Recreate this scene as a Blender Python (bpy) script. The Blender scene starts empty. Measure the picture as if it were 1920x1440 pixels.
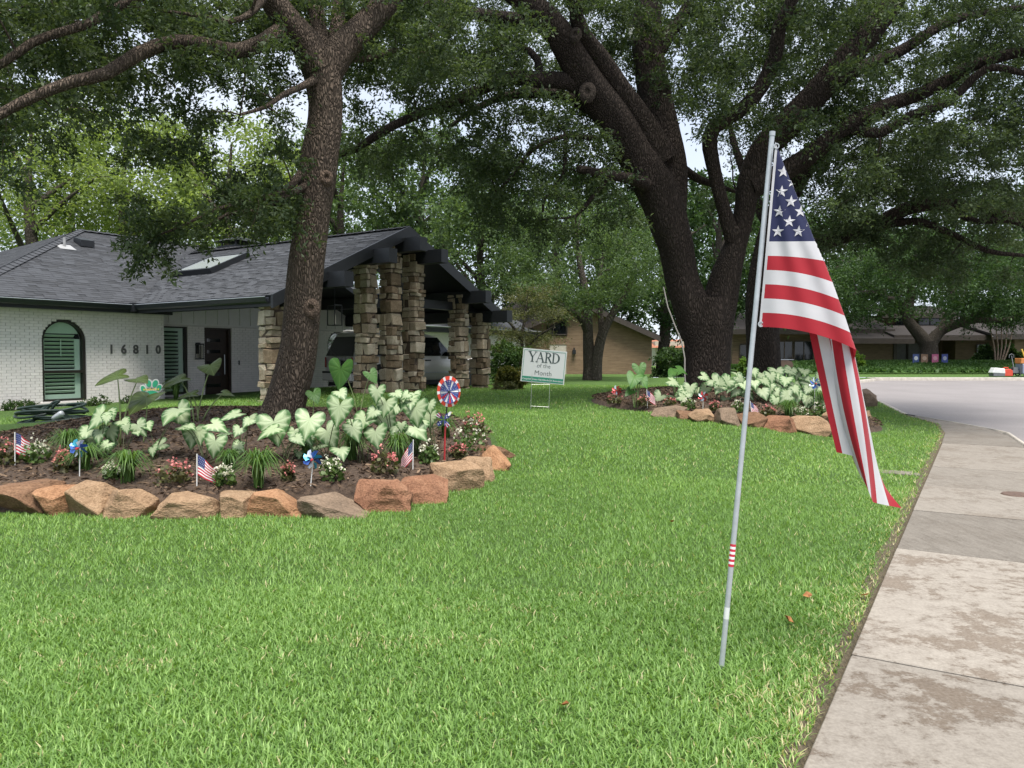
import bpy, bmesh, math, random
import numpy as np
from mathutils import Vector, Matrix, Euler
R = math.radians
rng = np.random.default_rng(7)
random.seed(7)
SC = bpy.context.scene
COL = SC.collection

# ------------------------------------------------------------------ camera, world, sun, exposure
CAM_Z, PITCH, FPX = 1.55, R(2.07), 1440.0
cam_data = bpy.data.cameras.new('camera')
cam_data.sensor_width = 36.0
cam_data.lens = 27.0
cam_data.clip_end = 600
cam = bpy.data.objects.new('camera', cam_data)
COL.objects.link(cam)
cam.location = (0, 0, CAM_Z)
cam.rotation_euler = (R(90) - PITCH, 0, 0)
SC.camera = cam

SUN_EL, SUN_AZ = R(70), R(160)          # azimuth clockwise from +Y: behind the camera, a little to its right
world = bpy.data.worlds.new('World')
SC.world = world
world.use_nodes = True
wt = world.node_tree
wt.nodes.clear()
w_out = wt.nodes.new('ShaderNodeOutputWorld')
w_bg = wt.nodes.new('ShaderNodeBackground')
w_sky = wt.nodes.new('ShaderNodeTexSky')
w_sky.sky_type = 'NISHITA'
w_sky.sun_disc = False
w_sky.sun_elevation = SUN_EL
w_sky.sun_rotation = SUN_AZ
w_mix = wt.nodes.new('ShaderNodeMixRGB')
w_noise = wt.nodes.new('ShaderNodeTexNoise')
w_noise.inputs['Scale'].default_value = 3.0
w_noise.inputs['Detail'].default_value = 5.0
w_ramp = wt.nodes.new('ShaderNodeValToRGB')
w_ramp.color_ramp.elements[0].position = 0.30
w_ramp.color_ramp.elements[0].color = (0.62, 0.62, 0.62, 1)
w_ramp.color_ramp.elements[1].position = 0.62
w_ramp.color_ramp.elements[1].color = (0.97, 0.97, 0.97, 1)
w_mix.inputs[2].default_value = (4.1, 4.45, 5.1, 1)   # bright cloud deck
w_bg.inputs['Strength'].default_value = 0.1
wt.links.new(w_noise.outputs['Fac'], w_ramp.inputs['Fac'])
wt.links.new(w_ramp.outputs['Color'], w_mix.inputs['Fac'])
wt.links.new(w_sky.outputs['Color'], w_mix.inputs[1])
wt.links.new(w_mix.outputs['Color'], w_bg.inputs['Color'])
wt.links.new(w_bg.outputs['Background'], w_out.inputs['Surface'])

sun_data = bpy.data.lights.new('sun', 'SUN')
sun_data.energy = 3.3
sun_data.angle = R(30)
sun_data.color = (1.0, 0.955, 0.88)
sun = bpy.data.objects.new('sun', sun_data)
COL.objects.link(sun)
sd = Vector((math.sin(SUN_AZ) * math.cos(SUN_EL), math.cos(SUN_AZ) * math.cos(SUN_EL), math.sin(SUN_EL)))
sun.rotation_euler = sd.to_track_quat('Z', 'Y').to_euler()
sun.location = (0, 0, 30)

SC.view_settings.view_transform = 'Standard'
SC.view_settings.look = 'None'
SC.view_settings.gamma = 1.0
SC.view_settings.exposure = 1.2
SC.view_settings.use_curve_mapping = False
SC.render.engine = 'CYCLES'
SC.cycles.max_bounces = 6
SC.cycles.diffuse_bounces = 3
SC.cycles.glossy_bounces = 2
SC.cycles.transmission_bounces = 4
SC.cycles.transparent_max_bounces = 6
SC.cycles.use_denoising = True
SC.cycles.sample_clamp_indirect = 6.0

# ------------------------------------------------------------------ helpers: points
def P(px, py, d):
    """World point on the viewing line of photo pixel (px, py) at distance d along +Y."""
    a = (px - 960.0) / FPX
    b = (720.0 - py) / FPX
    cy = math.cos(PITCH) + b * math.sin(PITCH)
    cz = -math.sin(PITCH) + b * math.cos(PITCH)
    k = d / cy
    return np.array((a * k, d, CAM_Z + cz * k))

def sstep(x):
    x = np.clip(x, 0, 1)
    return x * x * (3 - 2 * x)

EDGE = np.array([(-6, -4.35), (2.9, 1.09), (7.04, 3.6), (15.5, 8.75), (17.5, 9.75), (20.3, 10.4), (24, 11.2), (30, 12.6), (34, 14.6), (38, 18.0)])
KERB = np.array([(-6, -2.75), (2.9, 2.69), (13.0, 8.85), (15.7, 10.2), (18, 10.45), (20.3, 10.62)])
def x_edge(y): return np.interp(y, EDGE[:, 0], EDGE[:, 1])
def x_kerb(y): return np.interp(y, KERB[:, 0], KERB[:, 1])
def z_street(y): return np.clip(-0.10 + 0.0195 * (np.asarray(y, float) - 15), -0.10, 0.40)

def H(x, y):
    """Lawn height."""
    x = np.asarray(x, float); y = np.asarray(y, float)
    prof = np.interp(y, [-5, 5.5, 8, 14, 20, 38, 60, 120], [0, 0, .10, .48, .56, .50, .55, .9])
    prof = prof + 0.012 * np.sin(x * 1.3 + y * .7) + 0.01 * np.sin(x * .6 - y * 1.1)
    e = (x_edge(np.minimum(y, 37.9)) - x) * 0.853
    low = np.where(y > 20.3, z_street(y) + 0.01 + 0.13 * np.clip((y - 20.5) / 2.5, 0, 1), 0.0)
    b = sstep(e / 3.6)
    h = low * (1 - b) + prof * b
    h = h - 0.24 * sstep((-x - 5.5) / 4.5) * sstep((y - 9) / 6)
    return np.where(y > 38, prof, h)

class Bed:
    def __init__(s, cx, cy, rx, ry, n, lift, mound):
        s.cx, s.cy, s.rx, s.ry, s.n, s.lift, s.mound = cx, cy, rx, ry, n, lift, mound
    def r(s, x, y):
        return (np.abs((x - s.cx) / s.rx) ** s.n + np.abs((y - s.cy) / s.ry) ** s.n) ** (1 / s.n)
    def z(s, x, y):
        q = np.minimum(s.r(x, y), 1.0)
        return H(x, y) + s.lift + s.mound * (1 - q ** 2)
    def rim(s, ang, k=1.0):
        c, t = math.cos(ang), math.sin(ang)
        m = (abs(c / s.rx) ** s.n + abs(t / s.ry) ** s.n) ** (-1 / s.n)
        return s.cx + c * m * k, s.cy + t * m * k

BED1 = Bed(-3.95, 10.5, 3.75, 3.35, 2.6, 0.13, 0.30)
BED2 = Bed(4.75, 16.9, 3.05, 3.25, 2.2, 0.08, 0.28)

def GZ(x, y):
    for b in (BED1, BED2):
        if b.r(x, y) < 1: return float(b.z(x, y))
    return float(H(x, y))

def G(px, py):
    """Ground point (lawn or bed) seen at photo pixel (px, py)."""
    a = P(px, py, 1.0); o = np.array((0, 0, CAM_Z)); d = a - o
    t = 2.0
    while t < 90:
        q = o + d * t
        if q[2] <= GZ(q[0], q[1]): break
        t += 0.02
    return q

# ------------------------------------------------------------------ helpers: materials
def nodes_of(name):
    m = bpy.data.materials.new(name)
    m.use_nodes = True
    t = m.node_tree
    b = t.nodes['Principled BSDF']
    return m, t, b

def ramp(t, fac, stops):
    r = t.nodes.new('ShaderNodeValToRGB')
    e = r.color_ramp.elements
    while len(e) < len(stops): e.new(0.5)
    for k, (p, c) in enumerate(stops):
        e[k].position = p
        e[k].color = (*c, 1)
    t.links.new(fac, r.inputs['Fac'])
    return r.outputs['Color']

def coords(t, scale=(1, 1, 1), kind='Object'):
    c = t.nodes.new('ShaderNodeTexCoord')
    mp = t.nodes.new('ShaderNodeMapping')
    mp.inputs['Scale'].default_value = scale
    t.links.new(c.outputs[kind], mp.inputs['Vector'])
    return mp.outputs['Vector']

def noise(t, vec, scale, detail=4, rough=0.6):
    n = t.nodes.new('ShaderNodeTexNoise')
    n.inputs['Scale'].default_value = scale
    n.inputs['Detail'].default_value = detail
    n.inputs['Roughness'].default_value = rough
    t.links.new(vec, n.inputs['Vector'])
    return n.outputs['Fac']

def bump(t, b, h, strength=0.5, dist=0.02):
    n = t.nodes.new('ShaderNodeBump')
    n.inputs['Strength'].default_value = strength
    n.inputs['Distance'].default_value = dist
    t.links.new(h, n.inputs['Height'])
    t.links.new(n.outputs['Normal'], b.inputs['Normal'])

def mathn(t, op, a, b=None):
    n = t.nodes.new('ShaderNodeMath'); n.operation = op
    for k, v in enumerate((a, b)):
        if v is None: continue
        if isinstance(v, (int, float)): n.inputs[k].default_value = v
        else: t.links.new(v, n.inputs[k])
    return n.outputs[0]

def mixc(t, fac, a, b, mode='MIX'):
    n = t.nodes.new('ShaderNodeMixRGB'); n.blend_type = mode
    for k, v in enumerate((fac, a, b)):
        if isinstance(v, (int, float)): n.inputs[k].default_value = v
        elif isinstance(v, tuple): n.inputs[k].default_value = (*v, 1)
        else: t.links.new(v, n.inputs[k])
    return n.outputs[0]

def obj_random(t):
    return t.nodes.new('ShaderNodeObjectInfo').outputs['Random']

def attr(t, name):
    a = t.nodes.new('ShaderNodeAttribute'); a.attribute_name = name
    return a.outputs['Fac']

def plain(name, col, rough=0.6, var=0.12, scale=9.0, bmp=0.15, metal=0.0, dist=0.006, spec=0.4, objvar=0.0):
    """Solid paint or fabric with a little wear."""
    m, t, b = nodes_of(name)
    v = coords(t)
    f = noise(t, v, scale, 5)
    lo = tuple(c * (1 - var) for c in col); hi = tuple(min(1, c * (1 + var)) for c in col)
    c = ramp(t, f, [(0.3, lo), (0.7, hi)])
    if objvar:
        k = mathn(t, 'MULTIPLY_ADD', obj_random(t), objvar * 2)
        k.node.inputs[2].default_value = 1 - objvar
        c = mixc(t, 1.0, c, k, 'MULTIPLY')
    t.links.new(c, b.inputs['Base Color'])
    b.inputs['Roughness'].default_value = rough
    b.inputs['Metallic'].default_value = metal
    b.inputs['Specular IOR Level'].default_value = spec
    if bmp: bump(t, b, noise(t, v, scale * 6, 3), bmp, dist)
    return m

def leafy(name, lo, hi, trans=0.35, rough=0.55, spec=0.25, attr_name='tint', tcol=None):
    """Foliage: colour from a per-leaf tint, part of the light passing through."""
    m, t, b = nodes_of(name)
    mid = tuple((a + c) / 2 for a, c in zip(lo, hi))
    c = ramp(t, attr(t, attr_name), [(0.0, lo), (0.55, mid), (1.0, hi)])
    t.links.new(c, b.inputs['Base Color'])
    b.inputs['Roughness'].default_value = rough
    b.inputs['Specular IOR Level'].default_value = spec
    tr = t.nodes.new('ShaderNodeBsdfTranslucent')
    t.links.new(mixc(t, 1.0, c, tcol or (1.5, 1.5, 0.75), 'MULTIPLY'), tr.inputs['Color'])
    mx = t.nodes.new('ShaderNodeMixShader'); mx.inputs[0].default_value = trans
    t.links.new(b.outputs[0], mx.inputs[1]); t.links.new(tr.outputs[0], mx.inputs[2])
    t.links.new(mx.outputs[0], t.nodes['Material Output'].inputs['Surface'])
    return m

def bark_mat(name, lo, hi, sc=14.0, strength=1.0):
    m, t, b = nodes_of(name)
    v = coords(t, (1, 1, 0.30))
    wob = t.nodes.new('ShaderNodeTexNoise'); wob.inputs['Scale'].default_value = 5
    t.links.new(v, wob.inputs['Vector'])
    va = t.nodes.new('ShaderNodeMixRGB'); va.blend_type = 'ADD'; va.inputs[0].default_value = 0.16
    t.links.new(v, va.inputs[1]); t.links.new(wob.outputs['Color'], va.inputs[2])
    vo = t.nodes.new('ShaderNodeTexVoronoi'); vo.feature = 'DISTANCE_TO_EDGE'; vo.inputs['Scale'].default_value = sc
    t.links.new(va.outputs[0], vo.inputs['Vector'])
    d = vo.outputs['Distance']
    crack = ramp(t, d, [(0.0, (0, 0, 0)), (0.30, (1, 1, 1))])
    n1 = noise(t, v, 3.0, 4); n2 = noise(t, v, 40, 3)
    base = ramp(t, n1, [(0.3, lo), (0.7, hi)])
    cc = mixc(t, crack, tuple(c * 0.45 for c in lo), base)
    cc = mixc(t, 0.35, cc, ramp(t, n2, [(0.35, lo), (0.65, hi)]))
    t.links.new(cc, b.inputs['Base Color'])
    b.inputs['Roughness'].default_value = 0.9
    b.inputs['Specular IOR Level'].default_value = 0.15
    hgt = mathn(t, 'ADD', crack, mathn(t, 'MULTIPLY', n2, 0.5))
    bump(t, b, hgt, strength, 0.03)
    return m

def stone_mat(name, cols, scale=3.0, bstr=0.6, objvar=0.25, dist=0.03):
    m, t, b = nodes_of(name)
    v = coords(t)
    oi = t.nodes.new('ShaderNodeObjectInfo')
    va = t.nodes.new('ShaderNodeVectorMath'); va.operation = 'ADD'
    sc_ = t.nodes.new('ShaderNodeVectorMath'); sc_.operation = 'SCALE'; sc_.inputs['Scale'].default_value = 0.7
    t.links.new(oi.outputs['Location'], sc_.inputs[0])
    t.links.new(v, va.inputs[0]); t.links.new(sc_.outputs[0], va.inputs[1])
    v = va.outputs[0]
    f = noise(t, v, scale, 6, 0.65)
    n = len(cols)
    c = ramp(t, f, [(0.28 + 0.44 * k / (n - 1), cols[k]) for k in range(n)])
    k = mathn(t, 'MULTIPLY_ADD', oi.outputs['Random'], objvar * 2)
    k.node.inputs[2].default_value = 1 - objvar
    c = mixc(t, 1.0, c, k, 'MULTIPLY')
    f2 = noise(t, v, scale * 9, 4)
    c = mixc(t, 0.45, c, ramp(t, f2, [(0.3, tuple(x * .45 for x in cols[0])), (0.7, tuple(min(1, x * 1.25) for x in cols[-1]))]))
    t.links.new(c, b.inputs['Base Color'])
    b.inputs['Roughness'].default_value = 0.88
    b.inputs['Specular IOR Level'].default_value = 0.2
    bump(t, b, mathn(t, 'ADD', f, mathn(t, 'MULTIPLY', f2, 0.6)), bstr, dist)
    return m

def glass_mat(name, col, rough=0.06):
    m, t, b = nodes_of(name)
    b.inputs['Base Color'].default_value = (*col, 1)
    b.inputs['Roughness'].default_value = rough
    b.inputs['Specular IOR Level'].default_value = 0.6
    v = coords(t)
    bump(t, b, noise(t, v, 1.5, 1), 0.05, 0.02)
    return m

def clear_glass(name, tint=(0.8, 0.95, 0.86), gloss=0.12):
    m = bpy.data.materials.new(name); m.use_nodes = True
    t = m.node_tree; t.nodes.clear()
    o = t.nodes.new('ShaderNodeOutputMaterial')
    a = t.nodes.new('ShaderNodeBsdfTransparent'); a.inputs[0].default_value = (*tint, 1)
    g = t.nodes.new('ShaderNodeBsdfGlossy'); g.inputs['Roughness'].default_value = 0.04
    fr = t.nodes.new('ShaderNodeFresnel'); fr.inputs[0].default_value = 1.45
    k = mathn(t, 'MULTIPLY', fr.outputs[0], gloss)
    mx = t.nodes.new('ShaderNodeMixShader')
    t.links.new(k, mx.inputs[0]); t.links.new(a.outputs[0], mx.inputs[1]); t.links.new(g.outputs[0], mx.inputs[2])
    t.links.new(mx.outputs[0], o.inputs['Surface'])
    return m

# ------------------------------------------------------------------ helpers: objects
def tag(o, label, cat, group=None):
    o['label'] = label; o['category'] = cat
    if group: o['group'] = group
    return o

def thing(name, label, cat, loc=(0, 0, 0), rz=0.0, group=None):
    o = bpy.data.objects.new(name, None)
    o.empty_display_size = 0.2
    COL.objects.link(o)
    o.location = tuple(float(c) for c in loc)
    o.rotation_euler = (0, 0, rz)
    return tag(o, label, cat, group)

def link_mesh(name, me, parent=None, mats=None):
    o = bpy.data.objects.new(name, me)
    COL.objects.link(o)
    if parent is not None: o.parent = parent
    if mats is not None:
        me.materials.clear()
        for m in (mats if isinstance(mats, (list, tuple)) else [mats]): me.materials.append(m)
    return o

def np_mesh(name, V, F, mat, parent=None, tint=None, tint_name='tint', smooth=False, mi=None):
    """Mesh from numpy arrays; F is (n,k) with one face size."""
    V = np.ascontiguousarray(V, np.float32); F = np.ascontiguousarray(F, np.int32)
    me = bpy.data.meshes.new(name)
    n, k = F.shape
    me.vertices.add(len(V)); me.vertices.foreach_set('co', V.ravel())
    me.loops.add(n * k); me.loops.foreach_set('vertex_index', F.ravel())
    me.polygons.add(n)
    me.polygons.foreach_set('loop_start', np.arange(0, n * k, k, dtype=np.int32))
    me.polygons.foreach_set('loop_total', np.full(n, k, np.int32))
    if mi is not None: me.polygons.foreach_set('material_index', np.ascontiguousarray(mi, np.int32))
    me.update(calc_edges=True)
    if smooth: me.polygons.foreach_set('use_smooth', np.ones(n, bool))
    if tint is not None:
        dom = 'FACE' if len(tint) == n and len(tint) != len(V) else 'POINT'
        a = me.attributes.new(tint_name, 'FLOAT', dom)
        a.data.foreach_set('value', np.ascontiguousarray(tint, np.float32))
    return link_mesh(name, me, parent, mat)

class MB:
    """Collects simple shapes into one mesh."""
    def __init__(s): s.v = []; s.f = []; s.m = []; s.cur = 0
    def _add(s, vs, fs):
        o = len(s.v); s.v += [tuple(float(c) for c in p) for p in vs]
        s.f += [tuple(i + o for i in f) for f in fs]; s.m += [s.cur] * len(fs)
        return s
    def box(s, c, d, rot=None):
        x, y, z = d[0] / 2, d[1] / 2, d[2] / 2
        vs = [Vector(q) for q in ((-x, -y, -z), (x, -y, -z), (x, y, -z), (-x, y, -z), (-x, -y, z), (x, -y, z), (x, y, z), (-x, y, z))]
        if rot is not None: vs = [rot @ q for q in vs]
        c = Vector(c)
        return s._add([q + c for q in vs], [(0, 3, 2, 1), (4, 5, 6, 7), (0, 1, 5, 4), (1, 2, 6, 5), (2, 3, 7, 6), (3, 0, 4, 7)])
    def bb(s, x0, x1, y0, y1, z0, z1):
        return s.box(((x0 + x1) / 2, (y0 + y1) / 2, (z0 + z1) / 2), (abs(x1 - x0), abs(y1 - y0), abs(z1 - z0)))
    def prism(s, poly, ext):
        n = len(poly); e = Vector(ext)
        a = [Vector(q) for q in poly]
        return s._add(a + [q + e for q in a], [tuple(range(n))[::-1], tuple(range(n, 2 * n))] + [(i, (i + 1) % n, (i + 1) % n + n, i + n) for i in range(n)])
    def poly(s, pts): return s._add(pts, [tuple(range(len(pts)))])
    def tube(s, pts, rad, n=8, caps=True):
        pts = [Vector(q) for q in pts]
        if not hasattr(rad, '__len__'): rad = [rad] * len(pts)
        vs = []; fs = []
        ref = None
        for i, p in enumerate(pts):
            tg = (pts[min(i + 1, len(pts) - 1)] - pts[max(i - 1, 0)])
            tg = tg.normalized() if tg.length > 1e-9 else Vector((0, 0, 1))
            if ref is None:
                ref = Vector((1, 0, 0)) if abs(tg.x) < 0.9 else Vector((0, 1, 0))
            ref = (ref - tg * ref.dot(tg)).normalized()
            bi = tg.cross(ref)
            for k in range(n):
                a = 2 * math.pi * k / n
                vs.append(p + (ref * math.cos(a) + bi * math.sin(a)) * rad[i])
        for i in range(len(pts) - 1):
            for k in range(n):
                a = i * n + k; b = i * n + (k + 1) % n
                fs.append((a, b, b + n, a + n))
        if caps:
            fs.append(tuple(range(n))[::-1]); fs.append(tuple(range((len(pts) - 1) * n, len(pts) * n)))
        return s._add(vs, fs)
    def lathe(s, prof, c, axis='Z', n=20):
        vs = []; fs = []
        for r, h in prof:
            for k in range(n):
                a = 2 * math.pi * k / n
                q = (r * math.cos(a), r * math.sin(a), h)
                if axis == 'Y': q = (q[0], q[2], q[1])
                if axis == 'X': q = (q[2], q[0], q[1])
                vs.append((q[0] + c[0], q[1] + c[1], q[2] + c[2]))
        for i in range(len(prof) - 1):
            for k in range(n):
                a = i * n + k; b = i * n + (k + 1) % n
                fs.append((a, b, b + n, a + n))
        return s._add(vs, fs)
    def build(s, name, mat, parent=None, smooth=False, kind=None, bevel=0.0):
        me = bpy.data.meshes.new(name)
        me.from_pydata(s.v, [], s.f)
        o = link_mesh(name, me, parent, mat)
        if len(set(s.m)) > 1: me.polygons.foreach_set('material_index', s.m)
        bm = bmesh.new(); bm.from_mesh(me)
        if bevel: bmesh.ops.bevel(bm, geom=list(bm.edges), offset=bevel, segments=1, affect='EDGES')
        bmesh.ops.recalc_face_normals(bm, faces=bm.faces)
        bm.to_mesh(me); bm.free()
        if smooth: me.polygons.foreach_set('use_smooth', [True] * len(me.polygons))
        if kind: o['kind'] = kind
        me.update()
        return o

def struct(o): o['kind'] = 'structure'; return o

def text_mesh(txt, size, shear=0.0, depth=0.0, bold=0.0, spacing=1.0, align='CENTER'):
    c = bpy.data.curves.new('lettering', 'FONT')
    c.body = txt; c.size = size; c.shear = shear; c.extrude = depth; c.offset = bold
    c.space_character = spacing; c.align_x = align; c.align_y = 'CENTER'; c.resolution_u = 3
    o = bpy.data.objects.new('lettering', c); COL.objects.link(o)
    dg = bpy.context.evaluated_depsgraph_get()
    me = bpy.data.meshes.new_from_object(o.evaluated_get(dg))
    bpy.data.objects.remove(o); bpy.data.curves.remove(c)
    return me

def rock_mesh(seed, blocky=0.6, npts=22, rough=0.0):
    """Unit angular stone (-0.5..0.5), convex with broken faces."""
    r = np.random.default_rng(seed)
    bm = bmesh.new()
    p = r.normal(size=(npts, 3)); p /= np.linalg.norm(p, axis=1)[:, None]
    cube = p / np.abs(p).max(axis=1)[:, None]
    q = p * (1 - blocky) + cube * blocky
    q = q / np.abs(q).max(axis=0) * 0.5 * r.uniform(0.92, 1.0, (npts, 1))
    for a in q: bm.verts.new(a)
    bmesh.ops.convex_hull(bm, input=list(bm.verts))
    for v in [v for v in bm.verts if not v.link_faces]: bm.verts.remove(v)
    bmesh.ops.dissolve_limit(bm, angle_limit=R(14), verts=bm.verts, edges=bm.edges)
    if rough:
        from mathutils import noise as mn
        bmesh.ops.bevel(bm, geom=list(bm.edges), offset=0.014, segments=1, affect='EDGES')
        for _ in range(3):
            bmesh.ops.triangulate(bm, faces=bm.faces)
            bmesh.ops.subdivide_edges(bm, edges=[e for e in bm.edges if e.calc_length() > .09], cuts=1)
        bmesh.ops.triangulate(bm, faces=bm.faces)
        bm.normal_update()
        o = Vector(r.uniform(-50, 50, 3))
        mv = []
        for v in bm.verts:
            n1 = mn.noise(v.co * 2.6 + o); n2 = mn.noise(v.co * 7 + o); n3 = mn.noise(v.co * 17 + o)
            lay = math.sin((v.co.z + .15 * n1) * 22) * .006
            mv.append(v.normal * (rough * (2.2 * n1 + 1.1 * n2 + .6 * n3) + lay))
        for v, m_ in zip(bm.verts, mv): v.co += m_
    bmesh.ops.recalc_face_normals(bm, faces=bm.faces)
    me = bpy.data.meshes.new('stone'); bm.to_mesh(me); bm.free()
    return me

def block_mesh(seed):
    """Unit roughly squared building stone: a cube with pulled corners and broken edges."""
    r = np.random.default_rng(seed)
    bm = bmesh.new()
    bmesh.ops.create_cube(bm, size=1.0)
    for v in bm.verts: v.co += Vector(r.uniform(-.085, .06, 3)) * Vector((1, 1, 1)) if False else Vector(tuple(-math.copysign(abs(k), c) for k, c in zip(r.uniform(-.02, .13, 3), v.co)))
    bmesh.ops.bevel(bm, geom=list(bm.edges), offset=float(r.uniform(.03, .06)), segments=1, affect='EDGES')
    for v in bm.verts: v.co += Vector(r.normal(0, .012, 3))
    bmesh.ops.recalc_face_normals(bm, faces=bm.faces)
    me = bpy.data.meshes.new('stone'); bm.to_mesh(me); bm.free()
    return me

def place(me, name, loc, scale, rot=(0, 0, 0), parent=None, mat=None):
    o = bpy.data.objects.new(name, me); COL.objects.link(o)
    o.location = tuple(float(c) for c in loc); o.scale = scale; o.rotation_euler = rot
    if parent is not None: o.parent = parent
    if mat is not None and not me.materials: me.materials.append(mat)
    return o

ORD = ['first', 'second', 'third', 'fourth', 'fifth', 'sixth', 'seventh', 'eighth', 'ninth', 'tenth', 'eleventh', 'twelfth', 'thirteenth', 'fourteenth', 'fifteenth', 'sixteenth', 'seventeenth', 'eighteenth']
# ================================================================== SETTING
# ---- lawn surface
def lawn_mat():
    m, t, b = nodes_of('lawn_turf')
    v = coords(t)
    f = noise(t, v, 38, 4, 0.7); g = noise(t, v, 0.9, 3); fine = noise(t, v, 160, 2)
    c = ramp(t, f, [(0.25, (0.055, 0.10, 0.026)), (0.5, (0.125, 0.215, 0.062)), (0.75, (0.205, 0.315, 0.11))])
    c = mixc(t, 0.5, c, ramp(t, fine, [(0.3, (0.055, 0.12, 0.026)), (0.7, (0.20, 0.33, 0.09))]))
    c = mixc(t, 0.25, c, ramp(t, g, [(0.3, (0.06, 0.13, 0.03)), (0.7, (0.11, 0.22, 0.05))]))
    t.links.new(c, b.inputs['Base Color'])
    b.inputs['Roughness'].default_value = 0.85; b.inputs['Specular IOR Level'].default_value = 0.15
    bump(t, b, mathn(t, 'ADD', f, fine), 1.0, 0.05)
    return m
M_LAWN = lawn_mat()

def grid_mesh(name, X, Y, Z, mat, smooth=True):
    a, b = X.shape
    V = np.stack([X, Y, Z], -1).reshape(-1, 3)
    i = np.arange(a * b).reshape(a, b)
    F = np.stack([i[:-1, :-1], i[:-1, 1:], i[1:, 1:], i[1:, :-1]], -1).reshape(-1, 4)
    return np_mesh(name, V, F, mat, smooth=smooth)

ys = np.concatenate([np.arange(-4, 26, 0.25), np.arange(26, 38.01, 0.5)])
L = np.concatenate([np.arange(0, 3, 0.15), np.arange(3, 14, 0.4), np.arange(14, 90.1, 4)])[::-1]
Yg = np.repeat(ys[:, None], len(L), 1); Xg = x_edge(ys)[:, None] - L[None, :]
struct(grid_mesh('lawn', Xg, Yg, H(Xg, Yg), M_LAWN))
# ground beyond the street and the gardens
def HF(x, y):
    z = np.interp(y, [37.9, 42, 60, 130], [.5, .62, .8, 1.6]) + 0 * x
    return z
ys = np.concatenate([np.arange(38.15, 60, 1.0), np.arange(60, 200.1, 10)]); xs = np.arange(-120, 140.1, 3)
Yg = np.repeat(ys[:, None], len(xs), 1); Xg = np.repeat(xs[None, :], len(ys), 0)
struct(grid_mesh('far_lawn', Xg, Yg, HF(Xg, Yg), M_LAWN))
# closing strip between lawn and far lawn, left of the street
ys = np.array([37.9, 38.0, 38.2]); xs = np.arange(-120, 18.1, 3)
Yg = np.repeat(ys[:, None], len(xs), 1); Xg = np.repeat(xs[None, :], len(ys), 0)

# ---- street
def street_mat():
    m, t, b = nodes_of('street_concrete')
    v = coords(t)
    f = noise(t, v, 0.55, 5); g = noise(t, v, 26, 4)
    c = ramp(t, f, [(0.3, (0.165, 0.15, 0.149)), (0.7, (0.225, 0.207, 0.206))])
    c = mixc(t, 0.35, c, ramp(t, g, [(0.3, (0.13, 0.118, 0.117)), (0.7, (0.26, 0.24, 0.237))]))
    t.links.new(c, b.inputs['Base Color']); b.inputs['Roughness'].default_value = 0.8
    bump(t, b, g, 0.3, 0.01)
    return m
ys = np.concatenate([np.arange(-8, 38.2, 0.5)]); 
xk = np.where(ys < 20.3, x_kerb(ys), x_edge(np.minimum(ys, 37.95)) + 0.10)
Ls = np.concatenate([np.arange(0, 4, 0.5), np.arange(4, 60, 4)])
Xg = xk[:, None] + Ls[None, :]; Yg = np.repeat(ys[:, None], len(Ls), 1)
struct(grid_mesh('street', Xg, Yg, z_street(Yg) + 0 * Xg, street_mat()))

# ---- concrete materials
def walk_mat():
    m, t, b = nodes_of('sidewalk_concrete')
    v = coords(t)
    oi = t.nodes.new('ShaderNodeObjectInfo')
    f = noise(t, v, 1.6, 9, 0.68); g = noise(t, v, 11, 8, 0.75); h = noise(t, v, 60, 3)
    # peeling pale skin over darker tan concrete
    patch = ramp(t, mathn(t, 'ADD', mathn(t, 'MULTIPLY', f, 0.62), mathn(t, 'MULTIPLY', g, 0.38)), [(0.455, (0, 0, 0)), (0.485, (.75, .75, .75)), (0.53, (1, 1, 1))])
    tan = ramp(t, g, [(0.3, (0.095, 0.070, 0.050)), (0.7, (0.15, 0.115, 0.085))])
    pale = ramp(t, g, [(0.3, (0.185, 0.163, 0.138)), (0.7, (0.285, 0.257, 0.222))])
    c = mixc(t, patch, tan, pale)
    stone = ramp(t, noise(t, coords(t, (6, 1, 1)), 3.0, 5), [(0.3, (0.11, 0.096, 0.08)), (0.7, (0.20, 0.18, 0.155))])
    at = t.nodes.new('ShaderNodeAttribute'); at.attribute_type = 'OBJECT'; at.attribute_name = 'clean'
    c = mixc(t, at.outputs['Fac'], c, stone)
    c = mixc(t, 0.22, c, ramp(t, h, [(0.3, (0.09, 0.075, 0.062)), (0.7, (0.36, 0.33, 0.29))]))
    k = mathn(t, 'MULTIPLY_ADD', oi.outputs['Random'], 0.3); k.node.inputs[2].default_value = 0.82
    c = mixc(t, 1.0, c, k, 'MULTIPLY')
    t.links.new(c, b.inputs['Base Color']); b.inputs['Roughness'].default_value = 0.82
    b.inputs['Specular IOR Level'].default_value = 0.25
    hh = mathn(t, 'ADD', mathn(t, 'MULTIPLY', patch, 0.7), mathn(t, 'MULTIPLY', h, 0.5))
    bump(t, b, hh, 0.45, 0.006)
    return m
M_WALK = walk_mat()
M_SOILDARK = plain('dark_joint', (0.035, 0.03, 0.024), 0.95, 0.3, 14, 0.5)
base = struct(MB().prism([(x_edge(y) - .02, y, -0.16) for y in np.arange(-5, 20.3, 0.7)] + [(x_kerb(y) + .03, y, -0.16) for y in np.arange(20.0, -5.1, -0.7)], (0, 0, 0.10)).build('sidewalk', M_SOILDARK))
dirw = np.array((0.521, 0.853)); perp = np.array((0.853, -0.521))
joints = [-3.2, -1.75, -0.3, 1.3, 2.15, 3.95, 6.18, 7.72, 9.2, 10.8, 12.2, 13.7]
def edge_pt(y): return np.array((float(x_edge(y)) + .035, y))
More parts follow.
